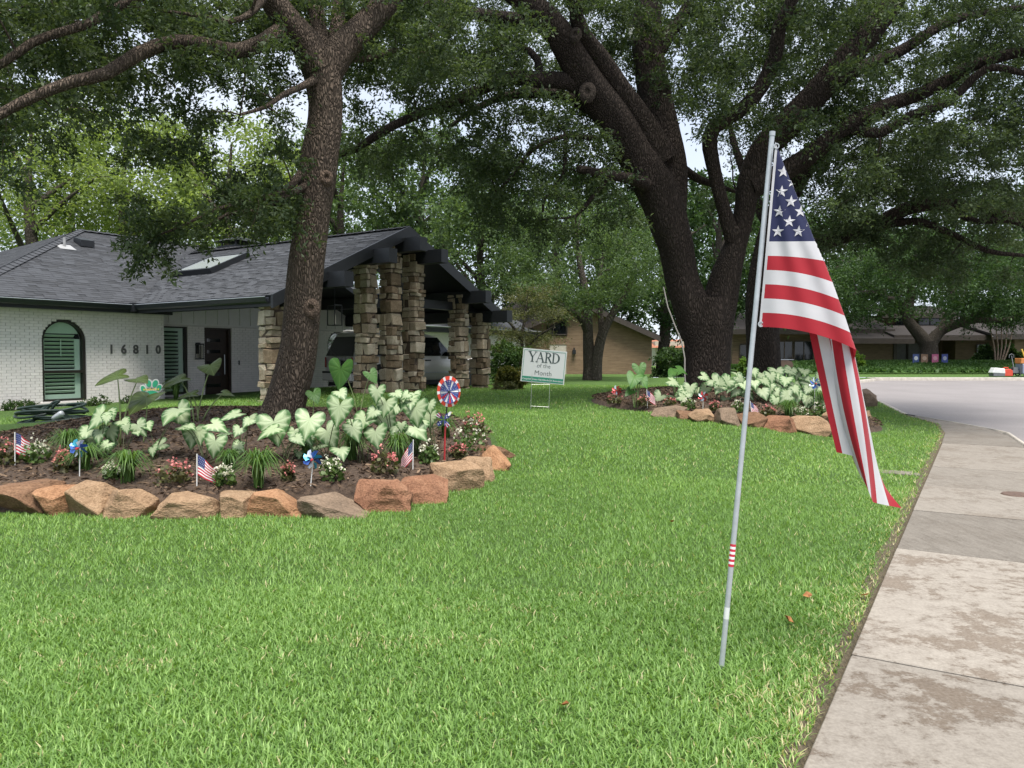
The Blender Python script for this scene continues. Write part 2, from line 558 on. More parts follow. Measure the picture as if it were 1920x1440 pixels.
def on_kerb(p):
    # walk along perp from p to the kerb line
    q = p.copy()
    for _ in range(400):
        q = q + perp * 0.01
        if q[0] >= x_kerb(q[1]): break
    return q - perp * .11
corners = []
for y in joints:
    a = edge_pt(y); corners.append((a, on_kerb(a)))
clean = {5: .15, 6: .85, 7: .6, 8: .7, 9: .6, 10: .55}
def slab(quad, k, zt=0.0):
    c = np.mean(quad, 0)
    q = [c + (p - c) * (1 - 0.016 / max(.2, np.linalg.norm(p - c))) for p in quad]
    mb = MB().prism([(p[0], p[1], -0.10) for p in q], (0, 0, 0.10 + zt))
    o = mb.build('concrete_slab', M_WALK, base, bevel=0.005)
    o['clean'] = float(clean.get(k, 0.0))
    return o
for k in range(len(joints) - 1):
    (a, b), (c, d) = corners[k], corners[k + 1]
    slab([a, b, d, c], k, random.uniform(-0.004, 0.004))
a, b = corners[-1]
pts = [a, b] + [np.array((float(x_kerb(y)) - .11, y)) for y in (14.8, 16.2)] + [np.array((float(x_edge(y)), y)) for y in (16.2, 15.5)]
slab(pts, 8)
pts = [np.array((float(x_edge(16.22)), 16.22)), np.array((float(x_kerb(16.22)) - .11, 16.22))] + [np.array((float(x_kerb(y)) - .11, y)) for y in (17.5, 19)] + [np.array((float(x_edge(y)), y)) for y in (20.5, 19, 17.5)]
slab(pts, 9)

yy = np.arange(-4.5, 20.4, 0.06)
Xg = np.stack([x_edge(yy) - .07 + .03 * np.sin(yy * 5) * np.sin(yy * 2.3), x_edge(yy) - .02, x_edge(yy) + .02, x_edge(yy) + .06], 1); Yg = np.repeat(yy[:, None], 4, 1)
Zg = H(Xg, Yg) + np.array([[.006, .010, -.008, -.05]]) + rng.uniform(-.004, .006, Xg.shape)
M_EDGE = plain('dry_soil_edge', (.13, .105, .065), .95, .55, 40, 1.0, dist=.02)
struct(grid_mesh('soil_edge', Xg, Yg, Zg, M_EDGE))
struct(grid_mesh('earth', *np.meshgrid(np.linspace(-40, 60, 5), np.linspace(-12, 45, 5)), np.full((5, 5), -.30), M_SOILDARK))
# ---- kerbs
M_KERB = plain('kerb_concrete', (0.36, 0.33, 0.29), 0.85, 0.25, 5, 0.4)
def kerb(path, zf, name, w=0.16, h=0.13, rise=None):
    V = []; F = []; h0 = h
    for i, (x, y) in enumerate(path):
        a = np.array(path[max(i - 1, 0)]); b = np.array(path[min(i + 1, len(path) - 1)])
        tq = (b - a) / np.linalg.norm(b - a); nq = np.array((-tq[1], tq[0]))
        z = float(zf(y)); h = h0 * (1 if rise is None else min(1, max(.02, (y - rise[0]) / rise[1])))
        for o, zz in ((0, -.1), (0, h - .02), (.02, h), (w, h + .003), (w, -.1)):
            V.append((x + nq[0] * o, y + nq[1] * o, z + zz))
    for i in range(len(path) - 1):
        for k in range(4):
            a = i * 5 + k; F.append((a, a + 1, a + 6, a + 5))
    return struct(np_mesh(name, np.array(V), np.array(F), M_KERB))
kerb([(float(x_edge(y)) + .17, y) for y in np.arange(20.5, 37.9, 0.5)], z_street, 'kerb_near', rise=(20.5, 2.5))
kerb([(x, 38.0) for x in np.arange(17.6, 70, 1.0)][::1], z_street, 'kerb_far', 0.2, 0.15)
kerb([(float(x_kerb(y)), y) for y in np.arange(-6, 20.4, 0.5)], lambda y: -0.125, 'kerb_sidewalk', 0.08, 0.13)

# ---- planting beds
def soil_mat():
    m, t, b = nodes_of('mulch_soil')
    v = coords(t)
    f = noise(t, v, 22, 6, 0.75); g = noise(t, v, 2, 3)
    c = ramp(t, f, [(0.3, (0.028, 0.018, 0.012)), (0.5, (0.075, 0.048, 0.032)), (0.72, (0.17, 0.115, 0.075))])
    c = mixc(t, 0.3, c, ramp(t, g, [(0.3, (0.04, 0.027, 0.018)), (0.7, (0.12, 0.08, 0.055))]))
    t.links.new(c, b.inputs['Base Color']); b.inputs['Roughness'].default_value = 0.95
    bump(t, b, f, 1.0, 0.05)
    return m
M_SOIL = soil_mat()
M_CHIP = leafy('bark_chips', (0.025, 0.016, 0.011), (0.20, 0.14, 0.095), 0.0, 0.9, 0.1)
def bed_mesh(bed, name):
    na, nr = 72, 14
    V = []; 
    for k in range(nr + 1):
        q = k / nr
        for a in range(na):
            x, y = bed.rim(2 * math.pi * a / na, q * 0.985)
            z = float(bed.z(x, y)) + 0.012 * math.sin(x * 9) * math.cos(y * 8)
            if k == nr: z = float(H(x, y)) - 0.02
            V.append((x, y, z))
    F = [(k * na + a, k * na + (a + 1) % na, (k + 1) * na + (a + 1) % na, (k + 1) * na + a) for k in range(nr) for a in range(na)]
    struct(np_mesh(name, np.array(V), np.array(F), M_SOIL, smooth=True))
    n = 16000
    an = rng.uniform(0, 2 * math.pi, n); q = np.sqrt(rng.uniform(0, .95, n))
    xy = np.array([bed.rim(a, k) for a, k in zip(an, q)])
    z = bed.z(xy[:, 0], xy[:, 1]) + rng.uniform(0.0, 0.022, n)
    C = np.stack([xy[:, 0], xy[:, 1], z], 1)
    D = rng.normal(size=(n, 3)); D[:, 2] *= .3; D /= np.linalg.norm(D, axis=1)[:, None]
    E = rng.normal(size=(n, 3)); E = np.cross(D, E); E /= np.linalg.norm(E, axis=1)[:, None]
    ln = rng.uniform(.015, .06, (n, 1)); wd = rng.uniform(.005, .014, (n, 1))
    V = np.stack([C - D * ln, C + E * wd, C + D * ln, C - E * wd], 1).reshape(-1, 3)
    o = np_mesh('mulch', V, np.arange(4 * n).reshape(n, 4), M_CHIP, tint=rng.uniform(0, 1, n))
    o['kind'] = 'stuff'; o['label'] = 'brown bark mulch over the ' + ('bed around the leaning oak' if bed is BED1 else 'bed around the big oak by the street'); o['category'] = 'mulch'
bed_mesh(BED1, 'bed_soil_front'); bed_mesh(BED2, 'bed_soil_street')

# ---- boulders round the beds
COLS = {'orange': [(0.14, 0.065, 0.032), (0.29, 0.145, 0.072), (0.40, 0.235, 0.135)],
        'tan': [(0.135, 0.082, 0.045), (0.26, 0.165, 0.095), (0.36, 0.25, 0.16)],
        'brown': [(0.07, 0.04, 0.025), (0.16, 0.085, 0.048), (0.25, 0.15, 0.09)],
        'grey': [(0.08, 0.058, 0.042), (0.165, 0.118, 0.082), (0.26, 0.19, 0.135)],
        'rust': [(0.105, 0.045, 0.026), (0.205, 0.095, 0.054), (0.30, 0.165, 0.10)]}
M_ROCK = {k: stone_mat(k + '_sandstone', v, 3.2, 0.7, 0.08, 0.04) for k, v in COLS.items()}
ROCKS = {}
def boulder(x, y, w, dpt, h, ang, col, seed, label, group, sink=0.17):
    me = rock_mesh(seed, random.uniform(.78, .95), 17, 0.011)
    me.materials.append(M_ROCK[col])
    o = place(me, 'boulder', (x, y, GZH(x, y) + h / 2 - sink), (w, dpt, h), (random.uniform(-.08, .08), random.uniform(-.1, .1), ang))
    tag(o, label, 'boulder', group)
def GZH(x, y): return float(H(x, y))
# (px of centre, py of foot, width px, height px, colour, word)
B1 = [(25, 950, 118, 72, 'brown', 'broad dark brown boulder'), (97, 962, 78, 68, 'orange', 'bright orange faceted boulder'),
      (152, 966, 80, 76, 'tan', 'peaked tan boulder'), (226, 970, 98, 64, 'tan', 'sloping tan boulder'),
      (332, 971, 128, 52, 'tan', 'long flat-topped tan boulder'), (421, 970, 70, 54, 'tan', 'small squarish tan boulder'),
      (510, 966, 108, 56, 'orange', 'rounded orange boulder'), (620, 970, 118, 56, 'grey', 'grey brown ridged boulder'),
      (712, 958, 98, 72, 'rust', 'tall rust brown boulder'), (788, 944, 86, 62, 'rust', 'wedge-shaped rust boulder'),
      (850, 920, 80, 66, 'tan', 'knobbly tan boulder'), (893, 905, 58, 58, 'tan', 'mossy tan boulder'), (925, 884, 44, 58, 'orange', 'split orange boulder'),
      (924, 842, 54, 30, 'brown', 'low brown boulder')]
for k, (px, py, w, h, col, word) in enumerate(B1):
    g = G(px, py); s = g[1] / FPX
    boulder(g[0], g[1] + 0.2, w * s * 1.20, 0.55, h * s * .76 + .17, random.uniform(-.2, .2) + (0.7 if px > 840 else 0), col, 131 + k,
            word + ', ' + ORD[k] + ' from the left edging the front bed', 'boulders edging the front bed')
B2 = [(1255, 783, 62, 20, 'grey', 'flat grey boulder at the left end'), (1292, 788, 34, 16, 'brown', 'small brown boulder'), (1322, 792, 50, 24, 'tan', 'rounded tan boulder'),
      (1368, 798, 42, 34, 'grey', 'tall grey tan boulder'), (1418, 802, 46, 30, 'brown', 'squarish brown boulder behind the flagpole'), (1470, 811, 66, 32, 'rust', 'long rust red block'),
      (1530, 817, 62, 36, 'tan', 'pale tan block'), (1578, 812, 54, 42, 'tan', 'broad tan boulder behind the hanging flag'), (1622, 780, 38, 26, 'tan', 'low sand-coloured boulder'), (1628, 764, 52, 40, 'grey', 'big dark grey boulder at the street corner')]
for k, (px, py, w, h, col, word) in enumerate(B2):
    g = G(px, py); s = g[1] / FPX
    boulder(g[0], g[1] + 0.25, w * s * 1.15, 0.55, h * s * .88 + .17, random.uniform(-.25, .25), col, 200 + k,
            word + ' of the bed by the street', 'boulders edging the street bed')

# ---- grass blades
def in_beds(x, y):
    return (BED1.r(x, y) < 1.0) | (BED2.r(x, y) < 1.0)
M_GRASS = leafy('grass_blades', (0.088, 0.180, 0.037), (0.25, 0.405, 0.112), 0.38, 0.5, 0.3)
def add_straw(m):
    t = m.node_tree
    r = [n for n in t.nodes if n.type == 'VALTORGB'][0]
    e = r.color_ramp.elements.new(0.965); e.color = (0.32, 0.48, 0.15, 1)
    r.color_ramp.elements[-1].color = (0.52, 0.47, 0.27, 1); 
add_straw(M_GRASS)
GB = [(1.2, 5.0, 9800, .9), (5.0, 9.0, 3900, 1.35), (9.0, 15.0, 1450, 1.95), (15.0, 27.0, 550, 2.6)]
gv, gf3, gt = [], [], []
off = 0
for y0, y1, dens, wk in GB:
    area = 0.0
    xr = (-(0.74 * y1 + 1.8), min(0.74 * y1 + 1.8, float(x_edge(y1))))
    n = int(dens * (y1 - y0) * (xr[1] - xr[0]))
    y = rng.uniform(y0, y1, n); x = rng.uniform(xr[0], xr[1], n)
    e = x_edge(y) - x
    ok = (e > -0.012) & (np.abs(x) < 0.74 * y + 1.8) & ~in_beds(x, y)
    ok &= ~((x < -5.2) & (y > 24))
    # bare, clipped edge beside the pavement, and the thin trodden streaks
    thin = np.clip((e + 0.02) / 0.10, 0.6, 1.0)
    ok &= rng.uniform(0, 1, n) < thin
    x, y, e = x[ok], y[ok], e[ok]; n = len(x)
    z = H(x, y)
    az = rng.uniform(0, 2 * math.pi, n)
    patch = 0.5 + 0.5 * np.sin(x * 2.1 + 1.3 * np.sin(y * 1.7)) * np.cos(y * 1.9 + np.sin(x * 2.7))
    hgt = rng.uniform(0.016, 0.042, n) * (0.8 + 0.35 * patch) * (1 + 0.12 * wk)
    ln = rng.uniform(0.3, 1.5, n) * hgt
    wd = rng.uniform(0.0022, 0.0042, n) * wk
    d = np.stack([np.cos(az), np.sin(az), 0 * az], 1); s = np.stack([-np.sin(az), np.cos(az), 0 * az], 1)
    b0 = np.stack([x, y, z - 0.004], 1)
    mid = b0 + d * (ln * .4)[:, None]; mid[:, 2] += hgt * .72
    tip = b0 + d * ln[:, None]; tip[:, 2] += hgt
    w3 = wd[:, None]
    big = np.sin(x * .55 + 1.2 * np.sin(y * .4)) * np.sin(y * .7 + .8 * np.sin(x * .5))
    tone = np.clip(rng.normal(0.45, 0.21, n) + 0.14 * (patch - .5) + .10 * big, 0, 0.9)
    streak = (np.exp(-e / 0.13) * 0.6 > rng.uniform(0, 1, n))
    for cx_, cy_, rx_, ry_ in ((-.55, 4.05, .55, .09), (-1.9, 3.75, .35, .08), (-.1, 4.6, .4, .06), (1.15, 3.35, .28, .16), (.75, 4.9, .5, .05), (1.9, 5.1, .6, .05), (-2.6, 4.4, .3, .06), (.9, 5.6, .5, .06)):
        streak |= (((x - cx_) / rx_) ** 2 + ((y - cy_) / ry_) ** 2 < 1) & (rng.uniform(0, 1, n) < .22)
    tone = np.where((rng.uniform(0, 1, n) < 0.015) | (streak & (rng.uniform(0, 1, n) < .5)), 1.0, tone)
    if wk < 1.2:
        V = np.stack([b0 - s * w3, b0 + s * w3, mid + s * w3 * .9, mid - s * w3 * .9, tip], 1).reshape(-1, 3)
        i = np.arange(n)[:, None] * 5 + off
        F = np.concatenate([i + np.array([[0, 1, 2]]), i + np.array([[0, 2, 3]]), i + np.array([[3, 2, 4]])], 0)
        gt.append(np.concatenate([tone] * 3)); off += 5 * n
    else:
        V = np.stack([b0 - s * w3, b0 + s * w3, tip], 1).reshape(-1, 3)
        i = np.arange(n)[:, None] * 3 + off
        F = i + np.array([[0, 1, 2]]); gt.append(tone); off += 3 * n
    gv.append(V); gf3.append(F)
o = np_mesh('grass', np.concatenate(gv), np.concatenate(gf3), M_GRASS, tint=np.concatenate(gt))
o['kind'] = 'stuff'; o['label'] = 'short bright green lawn grass between the bed and the sidewalk'; o['category'] = 'grass'
print('grass tris', sum(len(f) for f in gf3))
# ================================================================== WHITE BRICK HOUSE
HO = (-11.8, 17.7); HA = math.atan2(.839, .545)
house = thing('house', 'low white brick house with dark shingle roof and a stone-pillared carport', 'house', (HO[0], HO[1], 0), HA)
def HWp(t, w, z=0):   # house-local to world
    c, s = math.cos(HA), math.sin(HA)
    return (HO[0] + t * c - w * s, HO[1] + t * s + w * c, z)

M_WBRICK = plain('white_painted_brick', (0.82, 0.77, 0.75), 0.75, 0.06, 7, 0.35, objvar=0.05)
M_WMORT = plain('white_painted_mortar', (0.60, 0.565, 0.55), 0.85, 0.08, 7, 0.2)
M_SIDING = plain('grey_white_siding', (0.70, 0.675, 0.665), 0.7, 0.05, 3, 0.08)
M_BLACK = plain('black_trim_paint', (0.014, 0.016, 0.019), 0.5, 0.15, 6, 0.1)
M_GUTTER = plain('dark_gutter_metal', (0.045, 0.05, 0.058), 0.3, 0.1, 5, 0.05, 0.6)
M_GUTTERL = plain('gutter_lip_metal', (0.42, 0.44, 0.47), 0.3, 0.1, 5, 0.05, 0.7)
M_BRONZE = plain('dark_bronze_frame', (0.022, 0.018, 0.014), 0.45, 0.2, 8, 0.1)
M_SHUT = plain('pale_shutter_paint', (0.66, 0.72, 0.66), 0.55, 0.04, 5, 0.05)
M_DARKIN = plain('dark_interior', (0.012, 0.014, 0.013), 0.9, 0.2, 4, 0)
M_PANE = clear_glass('window_glass', (0.80, 0.90, 0.84), 0.30)
M_CEIL = plain('grey_porch_ceiling', (0.50, 0.48, 0.45), 0.8, 0.08, 4, 0.1)
M_NUM = plain('house_number_metal', (0.13, 0.125, 0.12), 0.4, 0.15, 20, 0.1, 0.6)
def shingle_mat():
    m, t, b = nodes_of('asphalt_shingle')
    v = coords(t); f = noise(t, v, 120, 3, 0.7); g = noise(t, v, 1.2, 3)
    c = ramp(t, f, [(0.3, (0.022, 0.024, 0.028)), (0.5, (0.046, 0.049, 0.056)), (0.75, (0.098, 0.101, 0.110))])
    k = mathn(t, 'MULTIPLY_ADD', obj_random(t), 0.5); k.node.inputs[2].default_value = 0.75
    c = mixc(t, 1.0, c, k, 'MULTIPLY')
    c = mixc(t, 0.25, c, ramp(t, attr(t, 'tint'), [(0, (0.020, 0.022, 0.026)), (1, (0.092, 0.096, 0.104))]))
    t.links.new(c, b.inputs['Base Color']); b.inputs['Roughness'].default_value = 0.85
    b.inputs['Specular IOR Level'].default_value = 0.35
    bump(t, b, f, 0.4, 0.006)
    return m
M_SHINGLE = shingle_mat()

# ---- bricks: 300 as pieces of their own, the others joined
unit = MB().box((0, 0, 0), (1, 1, 1)).build('brick', M_WBRICK); UNIT_BRICK = unit.data; bpy.data.objects.remove(unit)
def brick_field(parent, t0, t1, z0, z1, w, holes, n_single, face=-1, mat_me=None):
    """Running bond on the plane y=w of parent; holes(zmid) -> list of (a,b) intervals left open."""
    bw, bh, mj = 0.205, 0.060, 0.0085
    pieces = []
    row = 0; z = z0
    while z + bh < z1 + 1e-6:
        x = t0 - (bw / 2 if row % 2 else 0)
        while x < t1:
            a, b = max(x, t0), min(x + bw - mj, t1)
            segs = [(a, b)]
            for h0, h1 in holes(z + bh / 2):
                ns = []
                for s0, s1 in segs:
                    if h1 <= s0 or h0 >= s1: ns.append((s0, s1)); continue
                    if h0 > s0 + .02: ns.append((s0, h0))
                    if h1 < s1 - .02: ns.append((h1, s1))
                segs = ns
            for s0, s1 in segs:
                if s1 - s0 > 0.02: pieces.append((s0, s1, z, z + bh, random.uniform(-.003, .003)))
            x += bw
        z += bh + mj; row += 1
    # the largest in view stay single
    idx = list(range(len(pieces))); idx.sort(key=lambda i: -(pieces[i][1] - pieces[i][0]) - (0.02 if pieces[i][2] > 1.0 else 0))
    single = set(idx[:n_single])
    mb = MB()
    for i, (a, b, c, d, j) in enumerate(pieces):
        if i in single:
            place(UNIT_BRICK, 'brick', ((a + b) / 2, w + face * (0.006 + j), (c + d) / 2), (b - a, 0.03, d - c), (0, 0, 0), parent)
        else:
            mb.bb(a, b, w + face * (0.006 + j) - .015, w + face * (0.006 + j) + .015, c, d)
    if mb.v: mb.build('brickwork', M_WBRICK, parent, kind='stuff')

def arch_hole(c, hw, zb, zs):
    """Opening centred at c, half width hw, sill zb, spring line zs, round head."""
    def f(z):
        if z < zb or z > zs + hw: return []
        r = hw if z <= zs else math.sqrt(max(0, hw * hw - (z - zs) ** 2))
        return [(c - r, c + r)]
    return f
def rect_hole(a, b, z0, z1): return lambda z: [(a, b)] if z0 < z < z1 else []
def holes(*fs): return lambda z: [q for f in fs for q in f(z)]

def wall_with_holes(mb, t0, t1, z0, z1, y0, y1, hf, step=0.05):
    z = z0
    while z < z1 - 1e-6:
        zz = min(z + step, z1); segs = [(t0, t1)]
        for h0, h1 in hf((z + zz) / 2):
            ns = []
            for a, b in segs:
                if h1 <= a or h0 >= b: ns.append((a, b)); continue
                if h0 > a: ns.append((a, h0))
                if h1 < b: ns.append((h1, b))
            segs = ns
        for a, b in segs: mb._add([(a, y0, z), (b, y0, z), (b, y1, z), (a, y1, z), (a, y0, zz), (b, y0, zz), (b, y1, zz), (a, y1, zz)], [(0, 1, 5, 4), (1, 2, 6, 5), (2, 3, 7, 6), (3, 0, 4, 7), (0, 3, 2, 1), (4, 5, 6, 7)])
        z = zz

def arch_pts(c, hw, zb, zs, y, n=14, inset=0.0):
    h = hw - inset
    return [(c - h, y, zb + inset), (c + h, y, zb + inset)] + [(c + h * math.cos(a), y, zs + h * math.sin(a)) for a in [math.pi * k / n for k in range(n + 1)]]

def arched_window(parent, c, hw, zb, zs, y, louvre_rows, mid):
    win = bpy.data.objects.new('window', None); COL.objects.link(win); win.parent = parent
    win['label'] = 'round-headed window with pale louvred shutters'
    o = arch_pts(c, hw, zb, zs, y, 16); i = arch_pts(c, hw, zb, zs, y, 16, 0.065)
    n = len(o); mb = MB()
    for k in range(n):
        q = (k + 1) % n
        dp = Vector((0, 0.12, 0))
        a, b, cc, d = [Vector(v) for v in (o[k], o[q], i[q], i[k])]
        mb._add([a, b, cc, d, a + dp, b + dp, cc + dp, d + dp], [(0, 1, 2, 3), (7, 6, 5, 4), (3, 2, 6, 7), (0, 4, 5, 1)])
    mb.bb(c - hw + .06, c + hw - .06, y + .005, y + .10, mid - .035, mid + .035)
    mb.build('frame', M_BRONZE, win)
    # shutter panel behind the glass: solid head, stiles, louvres
    hs = hw - 0.07
    p = MB()
    p.bb(c - hs, c - hs + .075, y + .14, y + .17, zb + .07, zs + .05); p.bb(c + hs - .13, c + hs, y + .14, y + .17, zb + .07, zs + .05)
    p.bb(c - hs + .075, c + hs - .13, y + .14, y + .17, zb + .07, zb + .18); p.bb(c - hs + .075, c + hs - .13, y + .14, y + .17, mid - .06, mid + .06)
    zt = zs + 0.18
    head = [(c + hs * math.cos(a), y + .14, zs + hs * math.sin(a)) for a in [math.pi * k / 16 for k in range(17)]]
    hi = [v for v in head if v[2] >= zt]
    xw = math.sqrt(hs * hs - (zt - zs) ** 2)
    p.prism([(c + xw, y + .14, zt)] + hi + [(c - xw, y + .14, zt)], (0, .03, 0))
    p.build('shutter_panel', M_SHUT, win)
    for z0, z1, rows in ((zb + .20, mid - .07, louvre_rows[0]), (mid + .08, zt - .01, louvre_rows[1])):
        for k in range(rows):
            z = z0 + (k + .5) * (z1 - z0) / rows
            hh = (z1 - z0) / rows
            x0, x1 = c - hs + .075, c + hs - .13
            if z > zs: 
                xw2 = math.sqrt(max(.01, hs * hs - (z - zs) ** 2)); x0 = max(x0, c - xw2 + .02); x1 = min(x1, c + xw2 - .08)
            m2 = MB().box(((x0 + x1) / 2, y + .16, z), (x1 - x0, 0.012, hh * 0.80), Matrix.Rotation(R(48), 3, 'X'))
            m2.build('louvre', M_SHUT, win)
    if louvre_rows[1] > 6:
        MB().bb(c - .02, c + .0, y + .115, y + .125, mid + .38, zs + .05).build('tilt_rod', M_SHUT, win)
    MB().poly(arch_pts(c, hw, zb, zs, y + .26, 16)).build('dark_backing', M_DARKIN, win)
    MB().poly(arch_pts(c, hw, zb, zs, y + .06, 16, .05)).build('pane', M_PANE, win)
    return win

# ---- front wing wall
ZB = 0.0
A1 = arch_hole(1.44, 0.53, 0.43, 1.93)
wing = bpy.data.objects.new('front_wall', None); COL.objects.link(wing); wing.parent = house
mb = MB(); wall_with_holes(mb, -1.0, 4.08, ZB, 2.75, 0.0, 0.2, A1)
mb.bb(-1.0, -0.8, 0.2, 9.8, ZB, 2.75); mb.bb(3.9, 4.08, 0.2, 1.2, ZB, 2.75); mb.bb(-1, 14, 9.8, 10, ZB, 2.75)
mb.build('mortar', M_WMORT, wing)
brick_field(wing, -1.0, 4.085, ZB, 2.74, -0.006, A1, 300)
arched_window(house, 1.44, 0.53, 0.43, 1.93, 0.02, (5, 9), 1.17)
MB().bb(0.86, 2.02, -.05, .06, .37, .43).build('window_sill', M_WBRICK, house)
# house number, five separate digits
zN = 1.72
for ch, t in zip('16810', (2.60, 2.93, 3.26, 3.58, 3.90)):
    me = text_mesh(ch, 0.33, 0, 0.012, 0.006); me.materials.append(M_NUM)
    o = place(me, 'digit', (t, -0.045, zN), (0.92, 1, 1), (R(90), 0, 0), house)

# ---- entry wall, recessed under the carport roof
WE = 0.5
entry = bpy.data.objects.new('entry_wall', None); COL.objects.link(entry); entry.parent = house
A2 = arch_hole(11.05, 0.47, 0.5, 1.95)
EH = holes(rect_hole(4.30, 5.15, 0.45, 2.42), rect_hole(5.70, 6.65, 0.2, 2.42), A2)
mb = MB(); wall_with_holes(mb, 4.08, 12.4, ZB, 2.47, WE, WE + .2, EH); mb.build('mortar', M_WMORT, entry)
brick_field(entry, 4.08, 12.4, 0.3, 2.46, WE - .006, EH, 60)
def roof_z(t): return 2.86 + 0.4636 * ((t - 3.0) if t < 7.53 else (12.06 - t))
mb = MB().prism([(4.0, WE + .02, 2.47), (12.3, WE + .02, 2.47), (12.2, WE + .02, 2.75), (7.53, WE + .02, 4.8), (4.0, WE + .02, 3.1)], (0, .15, 0))
mb.build('siding', M_SIDING, entry)
for k in range(21):
    t = 4.2 + 0.4 * k
    MB().bb(t - .025, t + .025, WE - .012, WE + .018, 2.5, roof_z(t) - .22).build('batten', M_SIDING, entry)
MB().bb(4.08, 12.3, WE - .015, WE + .015, 2.455, 2.50).build('trim_board', M_SIDING, entry)
arched_window(house, 11.05, 0.47, 0.5, 1.95, WE + .02, (4, 6), 1.2)
# side window by the door
sw = bpy.data.objects.new('window', None); COL.objects.link(sw); sw.parent = house; sw['label'] = 'tall louvred window beside the front door'
mb = MB()
for a, b, c, d in ((4.30, 4.36, .45, 2.42), (5.08, 5.15, .45, 2.42), (4.36, 5.08, .45, .52), (4.36, 5.08, 2.36, 2.42)): mb.bb(a, b, WE + .01, WE + .1, c, d)
mb.build('frame', M_BRONZE, sw)
mb = MB(); mb.bb(4.36, 4.44, WE + .12, WE + .15, .52, 2.36); mb.bb(4.95, 5.08, WE + .12, WE + .15, .52, 2.36); mb.bb(4.44, 4.95, WE + .12, WE + .15, 2.27, 2.36); mb.build('shutter_panel', M_SHUT, sw)
for k in range(16):
    z = .58 + k * .107
    MB().box((4.695, WE + .135, z), (.51, .012, .085), Matrix.Rotation(R(48), 3, 'X')).build('louvre', M_SHUT, sw)
MB().bb(4.3, 5.15, WE + .21, WE + .22, .45, 2.42).build('dark_backing', M_DARKIN, sw)
MB().poly([(4.34, WE + .05, .5), (5.1, WE + .05, .5), (5.1, WE + .05, 2.38), (4.34, WE + .05, 2.38)]).build('pane', M_PANE, sw)
# front door
M_DOOR = plain('dark_wood_door', (0.030, 0.017, 0.011), 0.4, 0.3, 6, 0.15)
M_DGLASS = glass_mat('door_glass', (0.015, 0.018, 0.02))
door = bpy.data.objects.new('front_door', None); COL.objects.link(door); door.parent = house; door['label'] = 'dark wooden door with narrow glass bars'
MB().bb(5.78, 6.57, WE + .10, WE + .15, .32, 2.36).build('door_leaf', M_DOOR, door)
mb = MB(); mb.bb(5.70, 5.78, WE + .02, WE + .16, .3, 2.42); mb.bb(6.57, 6.65, WE + .02, WE + .16, .3, 2.42); mb.bb(5.78, 6.57, WE + .02, WE + .16, 2.36, 2.42); mb.build('door_frame', M_DOOR, door)
for k in range(5):
    MB().bb(5.86, 6.32, WE + .088, WE + .103, .62 + .34 * k, .72 + .34 * k).build('glass_bar', M_DGLASS, door)
MB().tube([(6.44, WE + .05, 1.0), (6.44, WE + .05, 1.6)], .016, 8).build('handle', M_GUTTERL, door)
MB().bb(6.88, 6.93, WE - .03, WE - .0, 1.28, 1.42).build('doorbell', M_BLACK, house)
# wall lantern by the door
lan = bpy.data.objects.new('wall_lantern', None); COL.objects.link(lan); lan.parent = house
mb = MB(); mb.bb(5.40, 5.50, WE - .03, WE - .005, 1.62, 1.95); mb.bb(5.43, 5.47, WE - .16, WE - .03, 1.9, 1.95)
mb.bb(5.36, 5.54, WE - .24, WE - .06, 1.88, 1.92); mb.bb(5.36, 5.54, WE - .24, WE - .06, 1.46, 1.49)
for dx in (5.365, 5.52):
    for dy in (WE - .235, WE - .08): mb.bb(dx, dx + .015, dy, dy + .015, 1.49, 1.88)
mb.build('lantern_frame', M_BLACK, lan)
MB().bb(5.39, 5.51, WE - .21, WE - .09, 1.50, 1.86).build('lantern_glass', clear_glass('lantern_glass', (.8, .8, .75)), lan)

